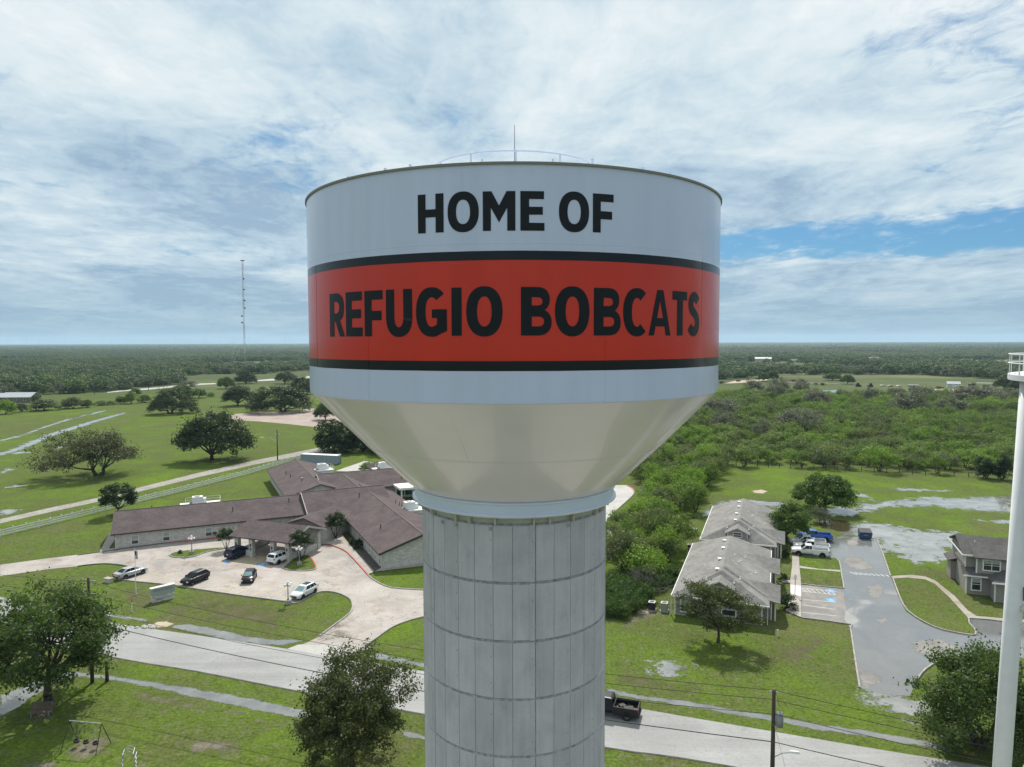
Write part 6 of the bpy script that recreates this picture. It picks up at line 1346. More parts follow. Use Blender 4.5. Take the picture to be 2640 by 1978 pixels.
def tree_proto(seed, H, W, trunk, clumps, per, leaf, cr, lm, bark=BARK, tr=0.28, stems=1, bottom=-0.35, lobes=7, lob=0.30, twig=True, shell=0.45, flat=0.62, depth=1.0, asp=0.55, lean=0.0, spray=0.0, weep=0.0, nn=0.55):
    rs = np.random.RandomState(seed); rz = (H - trunk) * 0.56; cz = H - rz * 1.02; rx = W / 2 - cr * 0.6
    ld = rs.normal(size=(lobes, 3)); ld[:, 2] = np.abs(ld[:, 2]) * 0.6; ld /= np.linalg.norm(ld, axis=1, keepdims=True); la = rs.uniform(-lob, lob, lobes)
    cs = []
    while len(cs) < clumps:
        v = rs.normal(size=3); v /= np.linalg.norm(v)
        if v[2] < bottom: continue
        f = 1 + sum(a * max(0, v @ q) ** 5 for q, a in zip(ld, la))
        q = (shell + (1 - shell) * rs.rand() ** 0.5) * f
        p = np.array([v[0] * rx * q, v[1] * rx * q * depth, cz + v[2] * rz * q]); cs.append(p)
    cs = np.array(cs); cs[:, 0] += lean * (cs[:, 2] - trunk)
    if weep: cs[:, 2] -= weep * (np.hypot(cs[:, 0], cs[:, 1]) / rx) ** 2 * rz
    cs[:, 2] = np.maximum(cs[:, 2], cr * 0.45)
    # limbs
    mb = MB(); tops = []
    for s in range(stems):
        a = 2 * math.pi * s / max(1, stems) + rs.rand(); off = 0.0 if stems == 1 else tr * 1.2
        p0 = Vector((math.cos(a) * off, math.sin(a) * off, -0.1)); sp = 0.0 if stems == 1 else 0.35
        p1 = Vector((p0.x + math.cos(a) * trunk * sp + lean * trunk * 0.4, p0.y + math.sin(a) * trunk * sp, trunk))
        pm = p0.lerp(p1, 0.45) + Vector((rs.normal() * tr * 0.4, rs.normal() * tr * 0.4, 0))
        mb.tube(p0 - Vector((0, 0, 0.05)), p0 + Vector((0, 0, 0.35)), tr * 1.5, tr * 1.05, 8, cap=False); mb.tube(p0 + Vector((0, 0, 0.3)), pm, tr * 1.06, tr * 0.88, 8, cap=False); mb.tube(pm, p1, tr * 0.88, tr * 0.7, 8, cap=False); tops.append(p1)
    nl = 8 if twig else 4; idx = rs.permutation(len(cs))[:nl]; segs = []
    for k in idx:
        e = Vector(cs[k]); b0 = min(tops, key=lambda q: (q - e).length); mid = b0.lerp(e, 0.5) + Vector((0, 0, -0.06 * (e - b0).length + rs.normal() * 0.1)); e2 = b0.lerp(e, 0.93)
        mb.tube(b0 - (mid - b0) * 0.06, mid, tr * 0.55, tr * 0.33, 6, cap=False); mb.tube(mid, e2, tr * 0.33, tr * 0.08, 5, cap=False); segs += [mid, b0.lerp(mid, 0.6), mid.lerp(e2, 0.5)]
    if twig:
        for k in range(len(cs)):
            e = Vector(cs[k]); b0 = min(segs, key=lambda q: (q - e).length); mb.tube(b0, b0.lerp(e, 1.05), tr * 0.16, tr * 0.03, 4, cap=False)
    # leaves
    N = clumps * per; ci = np.repeat(np.arange(clumps), per)
    sz = cr * rs.uniform(0.65, 1.3, clumps)[ci]
    d = rs.normal(size=(N, 3)); d /= np.linalg.norm(d, axis=1, keepdims=True); rad = rs.rand(N) ** 0.42
    off = d * (rad * sz)[:, None]; off[:, 2] *= flat
    pos = cs[ci] + off
    if spray:
        k = rs.rand(N) < spray; out = cs[ci] - np.array([0, 0, cz]); out /= np.linalg.norm(out, axis=1, keepdims=True) + 1e-6
        pos[k] += out[k] * (rs.rand(k.sum()) ** 2 * cr * 1.3)[:, None]
    pos[:, 2] = np.maximum(pos[:, 2], 0.08)
    nrm = d * 0.75 + rs.normal(size=(N, 3)) * nn + np.array([0, 0, 0.35]); nrm /= np.linalg.norm(nrm, axis=1, keepdims=True)
    return mb.mesh('trunk', bark, True), leaf_mesh('crown', pos, nrm, leaf, rs, lm, asp), H, W
def plant(proto, name, label, cat, x, y, w=None, h=None, rz=0.0, group=None):
    tm, cm, H, W = proto
    o = thing(name, label, cat, (x, y, 0), rz, group)
    o.scale = ((w / W if w else 1),) * 2 + ((h / H if h else (w / W if w else 1)),)
    put('trunk', tm, o); put('crown', cm, o)
    return o
P_FL = tree_proto(11, 11.2, 15.0, 2.6, 150, 190, 0.27, 1.30, LF_FL, tr=0.42, stems=1, bottom=-0.55, lobes=9, lob=0.40, shell=0.5, spray=0.35)
P_FM = tree_proto(23, 8.9, 9.6, 1.0, 180, 170, 0.21, 0.95, LF_FM, tr=0.24, bottom=-0.62, lobes=12, lob=0.5, shell=0.35, spray=0.4)
P_OAK = tree_proto(31, 12.0, 22.0, 1.5, 230, 75, 0.50, 1.7, LF_OAK, tr=0.60, bottom=-0.30, lobes=12, lob=0.40, shell=0.45, flat=0.62, weep=0.35, spray=0.3)
P_OAK2 = tree_proto(37, 11.0, 21.0, 1.4, 180, 75, 0.55, 1.8, LF_OAK, tr=0.55, bottom=-0.28, lobes=12, lob=0.40, shell=0.45, flat=0.62, weep=0.4, stems=2, spray=0.3)
P_OLIVE = tree_proto(41, 12.0, 22.0, 1.8, 200, 80, 0.42, 1.7, LF_OLIVE, BARK, tr=0.55, bottom=-0.2, lobes=10, lob=0.45, shell=0.4, flat=0.55, weep=0.35, stems=2, spray=0.5)
P_ROUND = tree_proto(43, 6.2, 7.5, 1.2, 70, 90, 0.30, 1.0, LF_DARK, tr=0.22, bottom=-0.3)
P_RTR = tree_proto(47, 8.0, 13.9, 1.0, 150, 120, 0.34, 1.25, LF_BRIGHT, tr=0.34, bottom=-0.25, lobes=8, lob=0.25, weep=0.3, flat=0.7)
P_GREEN = tree_proto(53, 6.9, 7.9, 1.0, 85, 110, 0.28, 0.95, LF_BRIGHT, tr=0.2, bottom=-0.5, spray=0.3)
P_HOUSE = tree_proto(59, 6.8, 8.0, 1.8, 95, 120, 0.22, 0.85, LF_FM, tr=0.17, bottom=-0.35, lobes=9, lob=0.4, spray=0.35)
P_BR = tree_proto(61, 9.5, 12.0, 1.0, 165, 165, 0.25, 1.2, LF_FL, tr=0.26, bottom=-0.8, lobes=14, lob=0.32, stems=4, spray=0.4, shell=0.4)
P_CR = tree_proto(67, 5.0, 4.2, 1.6, 45, 80, 0.20, 0.62, LF_DARK, tr=0.09, stems=4, bottom=-0.3, spray=0.2)
P_BUSH = tree_proto(71, 4.0, 6.0, 0.4, 45, 60, 0.34, 0.95, LF_MESQ, tr=0.12, stems=3, bottom=-0.6, twig=False)
P_SHRUB = tree_proto(73, 1.5, 1.9, 0.15, 22, 60, 0.15, 0.38, LF_DARK, tr=0.05, stems=2, bottom=-0.7, twig=False)
P_GREY = [tree_proto(79 + k, 7.2, 13.5, 1.4, 80, 55, 0.42, 1.35, LF_GREY, BARKG, tr=0.36, bottom=-0.2, lobes=9, lob=0.4, shell=0.5, flat=0.6, spray=0.3, stems=1 + k) for k in range(2)]
P_MESQ = [tree_proto(89 + k, 4.6 + 0.4 * k, 6.6 + 0.5 * k, 0.9 + 0.2 * k, 46, 52, 0.30, 1.0, LF_MESQ, BARK, tr=0.13, stems=3, bottom=-0.35, lobes=8, lob=0.45, shell=0.4, flat=0.6, twig=(k < 2), spray=0.35) for k in range(4)]
P_DARK = tree_proto(97, 10.0, 14.0, 0.8, 110, 80, 0.5, 1.5, LF_DARK, tr=0.3, stems=3, bottom=-0.7)
P_CEDAR = tree_proto(101, 6.2, 5.6, 0.5, 70, 70, 0.30, 0.75, LF_DARK, tr=0.14, stems=2, bottom=-0.75, spray=0.4, lobes=12, lob=0.5)
P_WEED = tree_proto(103, 1.7, 2.6, 0.1, 26, 45, 0.34, 0.55, LF_CANE, tr=0.04, stems=2, bottom=-0.5, twig=False, asp=0.16, spray=0.5)
plant(P_FL, 'shade_tree', 'big leafy shade tree over the park bench', 'tree', -46.3, 68.8, 15.0, 11.2, 0.5)
plant(P_FM, 'shade_tree', 'dark rounded tree at the lower edge beside the concrete shaft', 'tree', -13.7, 58.5, 9.2, 8.7, 1.2)
plant(P_HOUSE, 'small_tree', 'small dark tree in front of the nearer grey-roofed cottage', 'tree', 24.6, 83.0, 8.0, 6.8, 0.4)
plant(P_BR, 'large_shrub_tree', 'wide green tree spreading behind the old tank leg', 'tree', 41.4, 61.0, 11.2, 9.2, 2.0)
plant(P_RTR, 'mesquite_tree', 'broad rounded tree standing alone in the flooded field', 'tree', 66.6, 149.4, 13.9, 8.0, 0.3)
plant(P_GREEN, 'small_tree', 'leafy bright green tree beside the blue pickup', 'tree', 49.4, 126.2, 7.9, 7.0, 0.9)
plant(P_GREY[0], 'grey_shrub', 'grey wispy shrub standing in the muddy water', 'shrub', 60.8, 138.6, 4.4, 2.8, 0.2)
plant(P_CEDAR, 'evergreen_tree', 'dark evergreen by the field fence, the one farther from the old tank leg', 'tree', 123.8, 183.4, 6.3, 5.6, 0.1)
plant(P_CEDAR, 'evergreen_tree', 'dark evergreen by the field fence, the one closer to the old tank leg', 'tree', 127.0, 182.2, 5.5, 6.6, 2.2)
plant(P_OAK, 'live_oak', 'huge spreading live oak beside the gravel lane', 'tree', -91.7, 215.0, 24.7, 14.6, 0.6)
plant(P_OLIVE, 'willow_tree', 'wide olive-grey drooping tree alone in the field', 'tree', -112.1, 190.5, 22.4, 11.9, 0.2)
plant(P_ROUND, 'round_tree', 'compact dark round tree overlapping the white ranch fence', 'tree', -82.4, 146.5, 7.5, 6.4, 0.3)
for k, (lab, x, y, w, h_, pr_) in enumerate((
    ('dark live oak in the middle of the left field', -173.0, 357.8, 20.1, 11.5, P_OAK2), ('live oak between the field and the blue dumpster', -155.5, 401.4, 20.9, 11.6, P_OAK), ('wide live oak shading the pink gravel yard', -118.4, 365.8, 29.3, 12.5, P_OAK2), ('small oak at the end of the gravel yard near the tank', -86.7, 328.0, 11.0, 8.0, P_OAK),
    ('tall oak just left of the tank behind the gravel yard', -146.7, 489.7, 16.0, 11.2, P_OAK2), ('distant oak on the lawn right of the radio mast', -197.7, 616.5, 21.3, 10.5, P_OAK), ('distant oak just in front of the radio mast', -231.7, 618.0, 18.1, 10.9, P_OAK2), ('lighter oak left of the one before the radio mast', -222.4, 550.6, 15.4, 9.4, P_RTR),
    ('yellow-green tree behind the field oak', -213.8, 459.6, 16.8, 8.4, P_RTR), ('greyish oak beyond the bush row near the far lane', -242.5, 525.5, 16.8, 7.5, P_GREY[0]), ('small green tree at the end of the bush row', -203.1, 459.2, 10.5, 6.0, P_GREEN))):
    plant(pr_, 'field_oak', lab, 'tree', x, y, w, h_, k * 1.3, 'trees scattered over the left field')
for k, (lab, x, y, w, h_) in enumerate((('dense dark tree behind the shipping container', -58.0, 229.8, 15.4, 11.1), ('dark thicket tree right of the shipping container', -49.5, 233.0, 13.7, 8.5), ('low dark tree half hidden by the tank cone', -40.0, 228.0, 14.0, 7.5))): plant(P_DARK, 'thicket_tree', lab, 'tree', x, y, w, h_, k * 2.0)
plant(P_CR, 'crape_myrtle', 'little tree on the grass island before the portico', 'tree', -49.6, 121.2, 3.0, 3.9, 0.2); plant(P_CR, 'crape_myrtle', 'dark little tree on the red-kerbed island', 'tree', -35.0, 115.6, 4.3, 5.0, 1.4); plant(P_CR, 'crape_myrtle', 'little tree behind the portico at the care home entrance', 'tree', -32.4, 128.2, 3.9, 5.0, 2.7)
for lab, x, y, w, h_ in (('round shrub against the long care home wall', -55.2, 129.6, 1.9, 1.5), ('round shrub beside the right care home wing', -27.0, 121.9, 2.0, 1.7), ('smaller shrub beside the right care home wing', -28.4, 124.2, 1.5, 1.2), ('tiny clipped shrub on the narrow grass island', -56.6, 119.0, 0.9, 0.7), ('dark shrub by the cottage footpath corner', 37.0, 93.6, 3.0, 1.9), ('low shrub halfway along the cottage footpath', 40.6, 104.6, 1.6, 1.2), ('low shrub by the pickups at the footpath end', 45.4, 116.0, 1.8, 1.4)):
    plant(P_SHRUB, 'shrub', lab, 'shrub', x, y, w, h_, x)
plant(P_BUSH, 'large_shrub', 'wide dark shrub beside the storage shed', 'shrub', -39.4, 193.5, 6.7, 2.9)
bl = ((-257.0, 358.8, 8.0, 6.6), (-256.6, 369.9, 5.6, 4.2), (-249.2, 377.4, 13.0, 5.4), (-241.6, 389.5, 10.7, 5.6), (-236.6, 393.6, 5.2, 4.0), (-236.7, 407.0, 7.0, 2.5), (-232.4, 409.7, 5.0, 2.3), (-230.2, 416.3, 5.5, 4.2), (-224.8, 418.1, 7.6, 6.5), (-221.2, 425.9, 6.9, 4.3))
for k, (x, y, w, h_) in enumerate(bl):
    plant(P_BUSH, 'field_bush', ('leftmost bush', 'second bush from the left', 'third bush from the left', 'fourth bush from the left', 'fifth bush from the left', 'sixth bush from the left', 'seventh bush from the left', 'eighth bush from the left', 'ninth bush from the left', 'rightmost bush')[k] + ' in the row along the left field', 'bush', x, y, w * 1.25, h_ * 1.1, k * 1.1, 'bushes in a row along the left field')
for lab, x, y, w, h_ in (('dark bush beside the far grey-roofed house', -284.5, 422.8, 5.5, 4.9), ('round bush beyond the row near the far lane', -257.4, 484.5, 8.5, 4.8), ('small bush right of the field oak', -200.0, 469.8, 6.8, 3.0), ('small bush behind the gravel yard oaks', -184.2, 524.2, 7.4, 3.4)): plant(P_BUSH, 'field_bush', lab, 'bush', x, y, w, h_, y)
# ---- brush on the right: individuals where they can be told apart, the rest one mass
GO = ((93.9, 317.7, 15.5, 7.4), (154.7, 418.1, 13.1, 7.4), (159.1, 462.6, 12.6, 7.6), (177.1, 470.3, 13.4, 7.7), (189.6, 461.5, 12.5, 7.2), (159.8, 370.3, 15.1, 7.6), (109.8, 271.0, 14.7, 7.1), (90.2, 255.4, 8.7, 5.2), (80.6, 268.8, 11.0, 6.3), (203.9, 403.6, 9.9, 6.1), (229.0, 422.6, 10.3, 5.8), (235.6, 409.1, 16.1, 6.7), (183.6, 327.6, 18.3, 8.5), (209.0, 335.5, 15.0, 6.4), (258.1, 389.9, 24.9, 7.8), (279.4, 395.2, 11.7, 6.0))
ORD = 'first second third fourth fifth sixth seventh eighth ninth tenth eleventh twelfth thirteenth fourteenth fifteenth sixteenth seventeenth eighteenth nineteenth twentieth'.split() + ['twenty-' + q for q in 'first second third fourth fifth sixth seventh eighth ninth'.split()] + ['thirtieth', 'thirty-first']
GO = sorted(GO, key=lambda q: q[0] / q[1])
for k, (x, y, w, h_) in enumerate(GO): plant(P_GREY[k % 2], 'grey_oak', 'grey-leaved oak in the green brush, ' + ORD[k] + ' counted rightwards from the tank', 'tree', x, y, w * 1.1, h_ * 1.35, k * 0.9, 'grey oaks in the brush')
for k, (lab, x, y, w, h_) in enumerate((('bare-stemmed tree at the fence end nearest the tank', 66.6, 202.1, 7.1, 5.6), ('umbrella-shaped tree in the middle of the field fence', 101.2, 193.8, 9.0, 6.4), ('bright green tree at the fence left of the umbrella-shaped one', 82.7, 201.3, 6.8, 4.9), ('small tree at the fence between the bright one and the umbrella-shaped one', 88.5, 199.7, 7.6, 4.9), ('thin-stemmed tree just left of the umbrella-shaped one', 94.3, 198.6, 5.9, 4.4), ('small tree at the fence right of the umbrella-shaped one', 115.1, 190.4, 5.8, 4.8))):
    plant(P_MESQ[(0, 1, 2, 1, 0, 0)[k]], 'fence_tree', lab, 'tree', x, y, w * 1.1, h_, k * 1.7)
for k, (lab, x, y, w, h_) in enumerate((('flat round bush alone in the far clearing', 292.3, 646.0, 18.0, 7.0), ('green tree by the tractors in the far clearing', 279.5, 590.5, 13.0, 8.0), ('left one of two close trees in the far clearing', 224.2, 633.3, 11.0, 8.0), ('right one of two close trees in the far clearing', 236.5, 642.3, 11.0, 9.5), ('dark oak beside the small canopy, left of the pair', 361.7, 520.3, 17.0, 9.0), ('dark oak cut by the old tank balcony', 357.3, 500.2, 14.0, 9.0))): plant((P_RTR, P_RTR, P_RTR, P_RTR, P_OAK, P_OAK2)[k], 'clearing_tree', lab, 'tree', x, y, w, h_, k * 1.1)
def inside(poly, X, Y):
    ins = np.zeros(X.shape, bool)
    for (ax, ay), (bx, by) in zip(poly, poly[1:] + poly[:1]):
        ins ^= ((ay > Y) != (by > Y)) & (X < (bx - ax) * (Y - ay) / ((by - ay) if abs(by - ay) > 1e-9 else 1e-9) + ax)
    return ins
def scatter(poly, d, seed, keepout=()):
    rs = np.random.RandomState(seed); P = np.array(poly); lo, hi = P.min(0), P.max(0)
    gx, gy = np.meshgrid(np.arange(lo[0], hi[0], d), np.arange(lo[1], hi[1], d)); X = gx.ravel() + rs.uniform(-.48, .48, gx.size) * d; Y = gy.ravel() + rs.uniform(-.48, .48, gx.size) * d
    k = inside(list(poly), X, Y)
    for q in keepout: k &= ~inside(list(q), X, Y)
    return X[k], Y[k], rs
brush = [(65, 207), (80, 204), (98, 198), (122, 193.5), (143, 190), (335, 440), (243, 432), (178, 446), (140, 455), (95, 400), (28, 215), (30, 195)]
strip_ = [(17.6, 127), (20, 134), (26.5, 146), (33, 167), (30, 195), (65, 207), (54, 184), (44, 164), (38.5, 147), (34, 146), (30.5, 138), (29.8, 126.3), (27.5, 113.6), (25.0, 106.7), (20.5, 101.5), (14.8, 100), (14.5, 112)]
bx_, by_, rs_ = scatter(strip_, 3.9, 3); n_ind = 0
order = np.argsort(by_)
for i in order:
    k = rs_.randint(4); s = rs_.uniform(0.6, 1.2)
    plant(P_MESQ[k], 'brush_tree', 'green mesquite in the thicket beside the concrete shaft', 'tree', float(bx_[i]), float(by_[i]), 6.2 * s, 4.6 * s * rs_.uniform(0.9, 1.25), float(rs_.rand() * 6), 'mesquites in the thicket beside the shaft'); n_ind += 1
mx_, my_, rs_ = scatter(brush, 5.1, 4); order = np.argsort(my_)
pts_far = []
for j, i in enumerate(order):
    k = rs_.randint(4); s = 0.5 + 0.8 * rs_.rand() ** 1.4
    if j < 300 - n_ind: plant(P_MESQ[k], 'brush_tree', 'green mesquite in the brush beyond the field fence', 'tree', float(mx_[i]), float(my_[i]), 7.2 * s, 4.3 * s, float(rs_.rand() * 6), 'mesquites in the brush beyond the field fence')
    else: pts_far.append((mx_[i], my_[i], s, k))
dead = thing('dead_shrub', 'grey leafless shrub at the front of the thicket', 'shrub', (18.7, 97.6, 0)); rs_ = np.random.RandomState(8); mb = MB()
def twig_(p, d_, l, r, dep):
    q = p + d_ * l; mb.tube(p, q, r, r * 0.65, 5, cap=False)
    if dep:
        for _ in range(3 if dep > 2 else 3): twig_(q, (d_ + Vector(rs_.normal(size=3)) * 0.42 + Vector((0, 0, 0.1))).normalized(), l * rs_.uniform(0.6, 0.85), r * 0.6, dep - 1)
for k in range(5): twig_(Vector((0, 0, 0)), Vector((rs_.normal() * 0.45, rs_.normal() * 0.45, 1)).normalized(), 1.6, 0.09, 4)
mb.build('branches', BARKG, dead)
wx, wy, rs_ = scatter([(12.4, 90.2), (14.5, 89.5), (17, 93), (20.5, 99.5), (25, 105), (24, 108), (12.5, 103)], 1.25, 9)
WEEDS = (wx, wy, rs_.uniform(0.7, 1.2, len(wx)))
# ---- masses: points carry the plants (nobody could count them)
def mass(name, label, proto_mesh, X, Y, S, seed, cat='woodland', zs=None):
    rs = np.random.RandomState(seed); n = len(X); me = bpy.data.meshes.new(name); me.vertices.add(n)
    me.vertices.foreach_set('co', np.stack([X, Y, np.zeros(n)], 1).astype(np.float32).ravel())
    a = me.attributes.new('turn', 'FLOAT', 'POINT'); a.data.foreach_set('value', (rs.rand(n) * 6.283).astype(np.float32))
    a = me.attributes.new('size', 'FLOAT_VECTOR', 'POINT'); zz4 = S if zs is None else zs; a.data.foreach_set('vector', np.stack([S, S, zz4], 1).astype(np.float32).ravel())
    o = put(name, me); tag(o, label, cat, None, 'stuff')
    src = bpy.data.objects.new(name + '_source', proto_mesh)
    ng = bpy.data.node_groups.new(name, 'GeometryNodeTree'); ng.interface.new_socket('Geometry', in_out='INPUT', socket_type='NodeSocketGeometry'); ng.interface.new_socket('Geometry', in_out='OUTPUT', socket_type='NodeSocketGeometry')
    N = ng.nodes; gi = N.new('NodeGroupInput'); go = N.new('NodeGroupOutput'); ip = N.new('GeometryNodeInstanceOnPoints'); oi = N.new('GeometryNodeObjectInfo'); oi.inputs['Object'].default_value = src
    na = N.new('GeometryNodeInputNamedAttribute'); na.data_type = 'FLOAT'; na.inputs[0].default_value = 'turn'; nb = N.new('GeometryNodeInputNamedAttribute'); nb.data_type = 'FLOAT_VECTOR'; nb.inputs[0].default_value = 'size'
    cb = N.new('ShaderNodeCombineXYZ'); ng.links.new(na.outputs[0], cb.inputs[2]); ng.links.new(gi.outputs[0], ip.inputs['Points']); ng.links.new(oi.outputs['Geometry'], ip.inputs['Instance'])
    ng.links.new(cb.outputs[0], ip.inputs['Rotation']); ng.links.new(nb.outputs[0], ip.inputs['Scale']); ng.links.new(ip.outputs[0], go.inputs[0])
    md = o.modifiers.new('plants', 'NODES'); md.node_group = ng
    return o
pf = np.array(pts_far)
for k in range(4):
    q = pf[pf[:, 3] == k]
    mass('brush', 'dense green mesquite brush filling the land beyond the fence', P_MESQ[k][1], q[:, 0], q[:, 1], q[:, 2], 20 + k, 'brush')
mass('weeds', 'tall green weeds at the foot of the thicket', P_WEED[1], WEEDS[0], WEEDS[1], WEEDS[2], 19, 'weeds')
# ---------------------------------------------------------------- woodland to the horizon
WP = [tree_proto(201 + k, 7.0 + k * 0.6, 12.0 + k, 0.4, 34 + 4 * k, 20, 0.95, 2.1, LF_WOOD, tr=0.2, bottom=-0.45, lobes=7, lob=0.4, shell=0.5, twig=False, flat=0.62, nn=0.3) for k in range(3)]
keep = [[(-420, 0), (-430, 380), (-343, 475), (-332, 487), (-298, 514), (-292, 561), (-284, 618), (-359, 750), (-342, 785), (-309, 800), (-233, 815), (-150, 760), (-60, 560), (-20, 0)],
        [(-60, 560), (-60, 0), (700, 0), (420, 420), (360, 470), (440, 636), (432, 741), (397, 745), (276, 752), (188, 647)],
        [(95, 400), (140, 470), (172, 560), (188, 647), (276, 752), (397, 745), (432, 741), (440, 636), (352, 471), (345, 440)],
        [(318, 1000), (330, 1154), (395, 1227), (470, 1240), (500, 1130), (420, 1010)], [(560, 1090), (640, 1090), (680, 1145), (600, 1170)], [(640, 950), (720, 960), (720, 990), (640, 985)], [(-620, 860), (-560, 860), (-555, 905), (-622, 905)], [(500, 1060), (560, 1060), (560, 1100), (500, 1100)]]
FIELD = paving('far_pasture', [(0.10, 0.135, 0.04), (0.14, 0.155, 0.06), (0.20, 0.185, 0.10)], 0.01, 0.95, None, 0, None, 0.2)
for x0, x1, y0, y1 in ((-600, -560, 790, 870), (-640, -585, 1000, 1075), (-1720, -1380, 3250, 3500), (-1800, -1690, 2350, 2560), (-880, -760, 1480, 1580), (-1250, -1050, 2050, 2200), (-520, -420, 1250, 1330), (-700, -560, 1750, 1900), (300, 520, 1500, 1600), (560, 760, 1280, 1360), (880, 1180, 1800, 1980), (700, 980, 2350, 2560), (1300, 1700, 2900, 3150), (500, 800, 3300, 3600), (820, 940, 1220, 1300), (1500, 1900, 2150, 2320)):
    q = [(x0, y0), (x1, y0 + (y1 - y0) * 0.15), (x1 + (x1 - x0) * 0.1, y1), (x0 - (x1 - x0) * 0.05, y1 - (y1 - y0) * 0.1)]
    keep.append(q); sheet('field', q, 0.05, FIELD)
def sector(r0, r1, d, seed):
    rs = np.random.RandomState(seed); n = int(0.5 * (r1 ** 2 - r0 ** 2) * 1.42 / d ** 2)
    r = np.sqrt(rs.uniform(r0 ** 2, r1 ** 2, n)); a = rs.uniform(-0.71, 0.71, n); X, Y = r * np.sin(a), r * np.cos(a)
    k = np.ones(n, bool)
    for q in keep: k &= ~inside(q, X, Y)
    # glades: a smooth random field leaves openings
    f = sum(np.sin(X * c0 + Y * c1 + p) for c0, c1, p in ((0.011, 0.004, 1), (-0.006, 0.009, 2.2), (0.004, -0.013, 0.4), (0.017, 0.011, 3.0), (-0.021, 0.006, 5.1)))
    k &= (f < 1.35) | (r < 640)
    return X[k], Y[k], rs
X, Y, rs_ = sector(380, 1500, 9.2, 5); kk = rs_.randint(0, 3, len(X))
for k in range(3):
    m_ = kk == k; mass('woodland', 'dark mixed woodland stretching away to the horizon', WP[k][1], X[m_], Y[m_], 0.55 + 0.85 * rs_.rand(m_.sum()) ** 1.3, 40 + k)
X, Y, rs_ = sector(1500, 3600, 14.5, 6); kk = rs_.randint(0, 3, len(X))
for k in range(3):
    m_ = kk == k; s_ = rs_.uniform(1.1, 1.7, m_.sum()); mass('woodland', 'dark mixed woodland stretching away to the horizon', WP[k][1], X[m_], Y[m_], s_, 50 + k, zs=s_ * 0.7)
X, Y, rs_ = sector(3600, 13500, 60, 7); s_ = rs_.uniform(5.0, 8.5, len(X)); mass('woodland', 'dark mixed woodland stretching away to the horizon', WP[0][1], X, Y, s_, 60, zs=rs_.uniform(0.8, 1.6, len(X)))
# scattered trees about the far farm yards
fx, fy, rs_ = scatter([(318, 1000), (330, 1154), (395, 1227), (470, 1240), (500, 1130), (420, 1010)], 42, 12)
mass('woodland', 'dark mixed woodland stretching away to the horizon', WP[1][1], fx, fy, rs_.uniform(0.7, 1.1, len(fx)), 61)
# fence posts along the field
fw = thing('wire_fence', 'low wire fence of dark wooden posts along the brush edge', 'fence', (64.8, 203.7, 0)); fo = Vector((64.8, 203.7, 0))
fpl = [Vector(p + (0,)) - fo for p in ((40, 212), (64.8, 203.7), (78.6, 198.8), (96.4, 194.1), (110.6, 188.2), (123.3, 184.0), (145.0, 176.5))]; prev = None
pm_ = MB().tube((0, 0, 0), (0, 0, 1.35), 0.10, 0.085, 7).mesh('post', WOOD)
for a, b in zip(fpl[:-1], fpl[1:]):
    n = max(1, round((b - a).length / 3.2))
    for i in range(n):
        p = a.lerp(b, i / n); put('post', pm_, fw, p)
    for z in (0.5, 0.85, 1.2): MB().tube(a + Vector((0, 0, z)), b + Vector((0, 0, z)), 0.012, n=4).build('wire', GALV, fw)
# ---------------------------------------------------------------- far buildings
METALW = mat('white_metal_roof', (0.50, 0.52, 0.53), 0.4, 0.05, 0.3); METALG = mat('grey_metal_roof', (0.42, 0.44, 0.46), 0.45, 0.06, 0.3, metal=0.2); SHEDW = mat('tan_metal_wall', (0.42, 0.36, 0.31), 0.6, 0.06, 0.5); OLIVEW = mat('olive_wall', (0.16, 0.145, 0.105), 0.8, 0.08, 0.6); REDBR = mat('red_brick', (0.30, 0.17, 0.13), 0.9, 0.15, 1)
def farhouse(name, label, x, y, rz, L, W_, ze, zr, wm, rm, wins=4, door=True, cat='building'):
    o = thing(name, label, cat, (x, y, 0), rz)
    gable_wall(MB(), 'x', -L / 2 + 0.4, L / 2 - 0.4, -W_ / 2 + 0.4, W_ / 2 - 0.4, ze, zr - 0.2).build('wall', wm, o)
    rb = MB(); slab_roof(rb, gable_x(-L / 2, L / 2, -W_ / 2, W_ / 2, ze, zr), 0.2); rb.build('roof', rm, o)
    for i in range(wins):
        xx = -L / 2 + (i + 0.7) * L / (wins + 0.4); window(o, (xx, -W_ / 2 + 0.395, ze * 0.55), 1.1, 1.2, 0, TRIM, 0.0, False)
    if door: MB().box((L * 0.04, -W_ / 2 + 0.36, ze * 0.4), (3.0 if 'shed' in name else 1.1, 0.08, ze * 0.8)).build('door', TRIM, o)
    return o
farhouse('ranch_house', 'grey metal-roofed house at the left picture edge', -299, 431, R(4), 18, 12, 3.4, 6.0, OLIVEW, METALG, 3, False)
farhouse('ranch_house', 'second grey metal roof beside the house at the left picture edge', -316, 434, R(4), 18, 11, 3.2, 5.4, OLIVEW, METALG, 3, False)
farhouse('metal_shed', 'long tan metal shed with pale roof on the far right fields', 427, 1208, R(-12), 27, 16, 6.0, 8.5, SHEDW, METALW, 4)
farhouse('metal_shed', 'bright white-roofed shed far beyond the clearing', 652, 1127, R(-18), 17, 10, 4.0, 6.0, SHEDW, METALW, 3)
farhouse('ranch_house', 'pale two-storey ranch house among the far trees', 581, 1140, R(-18), 15, 11, 7.0, 10.0, STUCCO, GREYROOF, 4)
farhouse('metal_shed', 'low white roof left of the far ranch house', 531, 1084, R(-18), 15, 9, 3.0, 4.6, SHEDW, METALW, 2)
farhouse('brick_building', 'long low reddish roof far right near the old tank balcony', 665, 985, R(-24), 38, 13, 4.0, 7.0, REDBR, mat('red_tile_roof', (0.34, 0.22, 0.18), 0.8, 0.1, 0.5), 8)
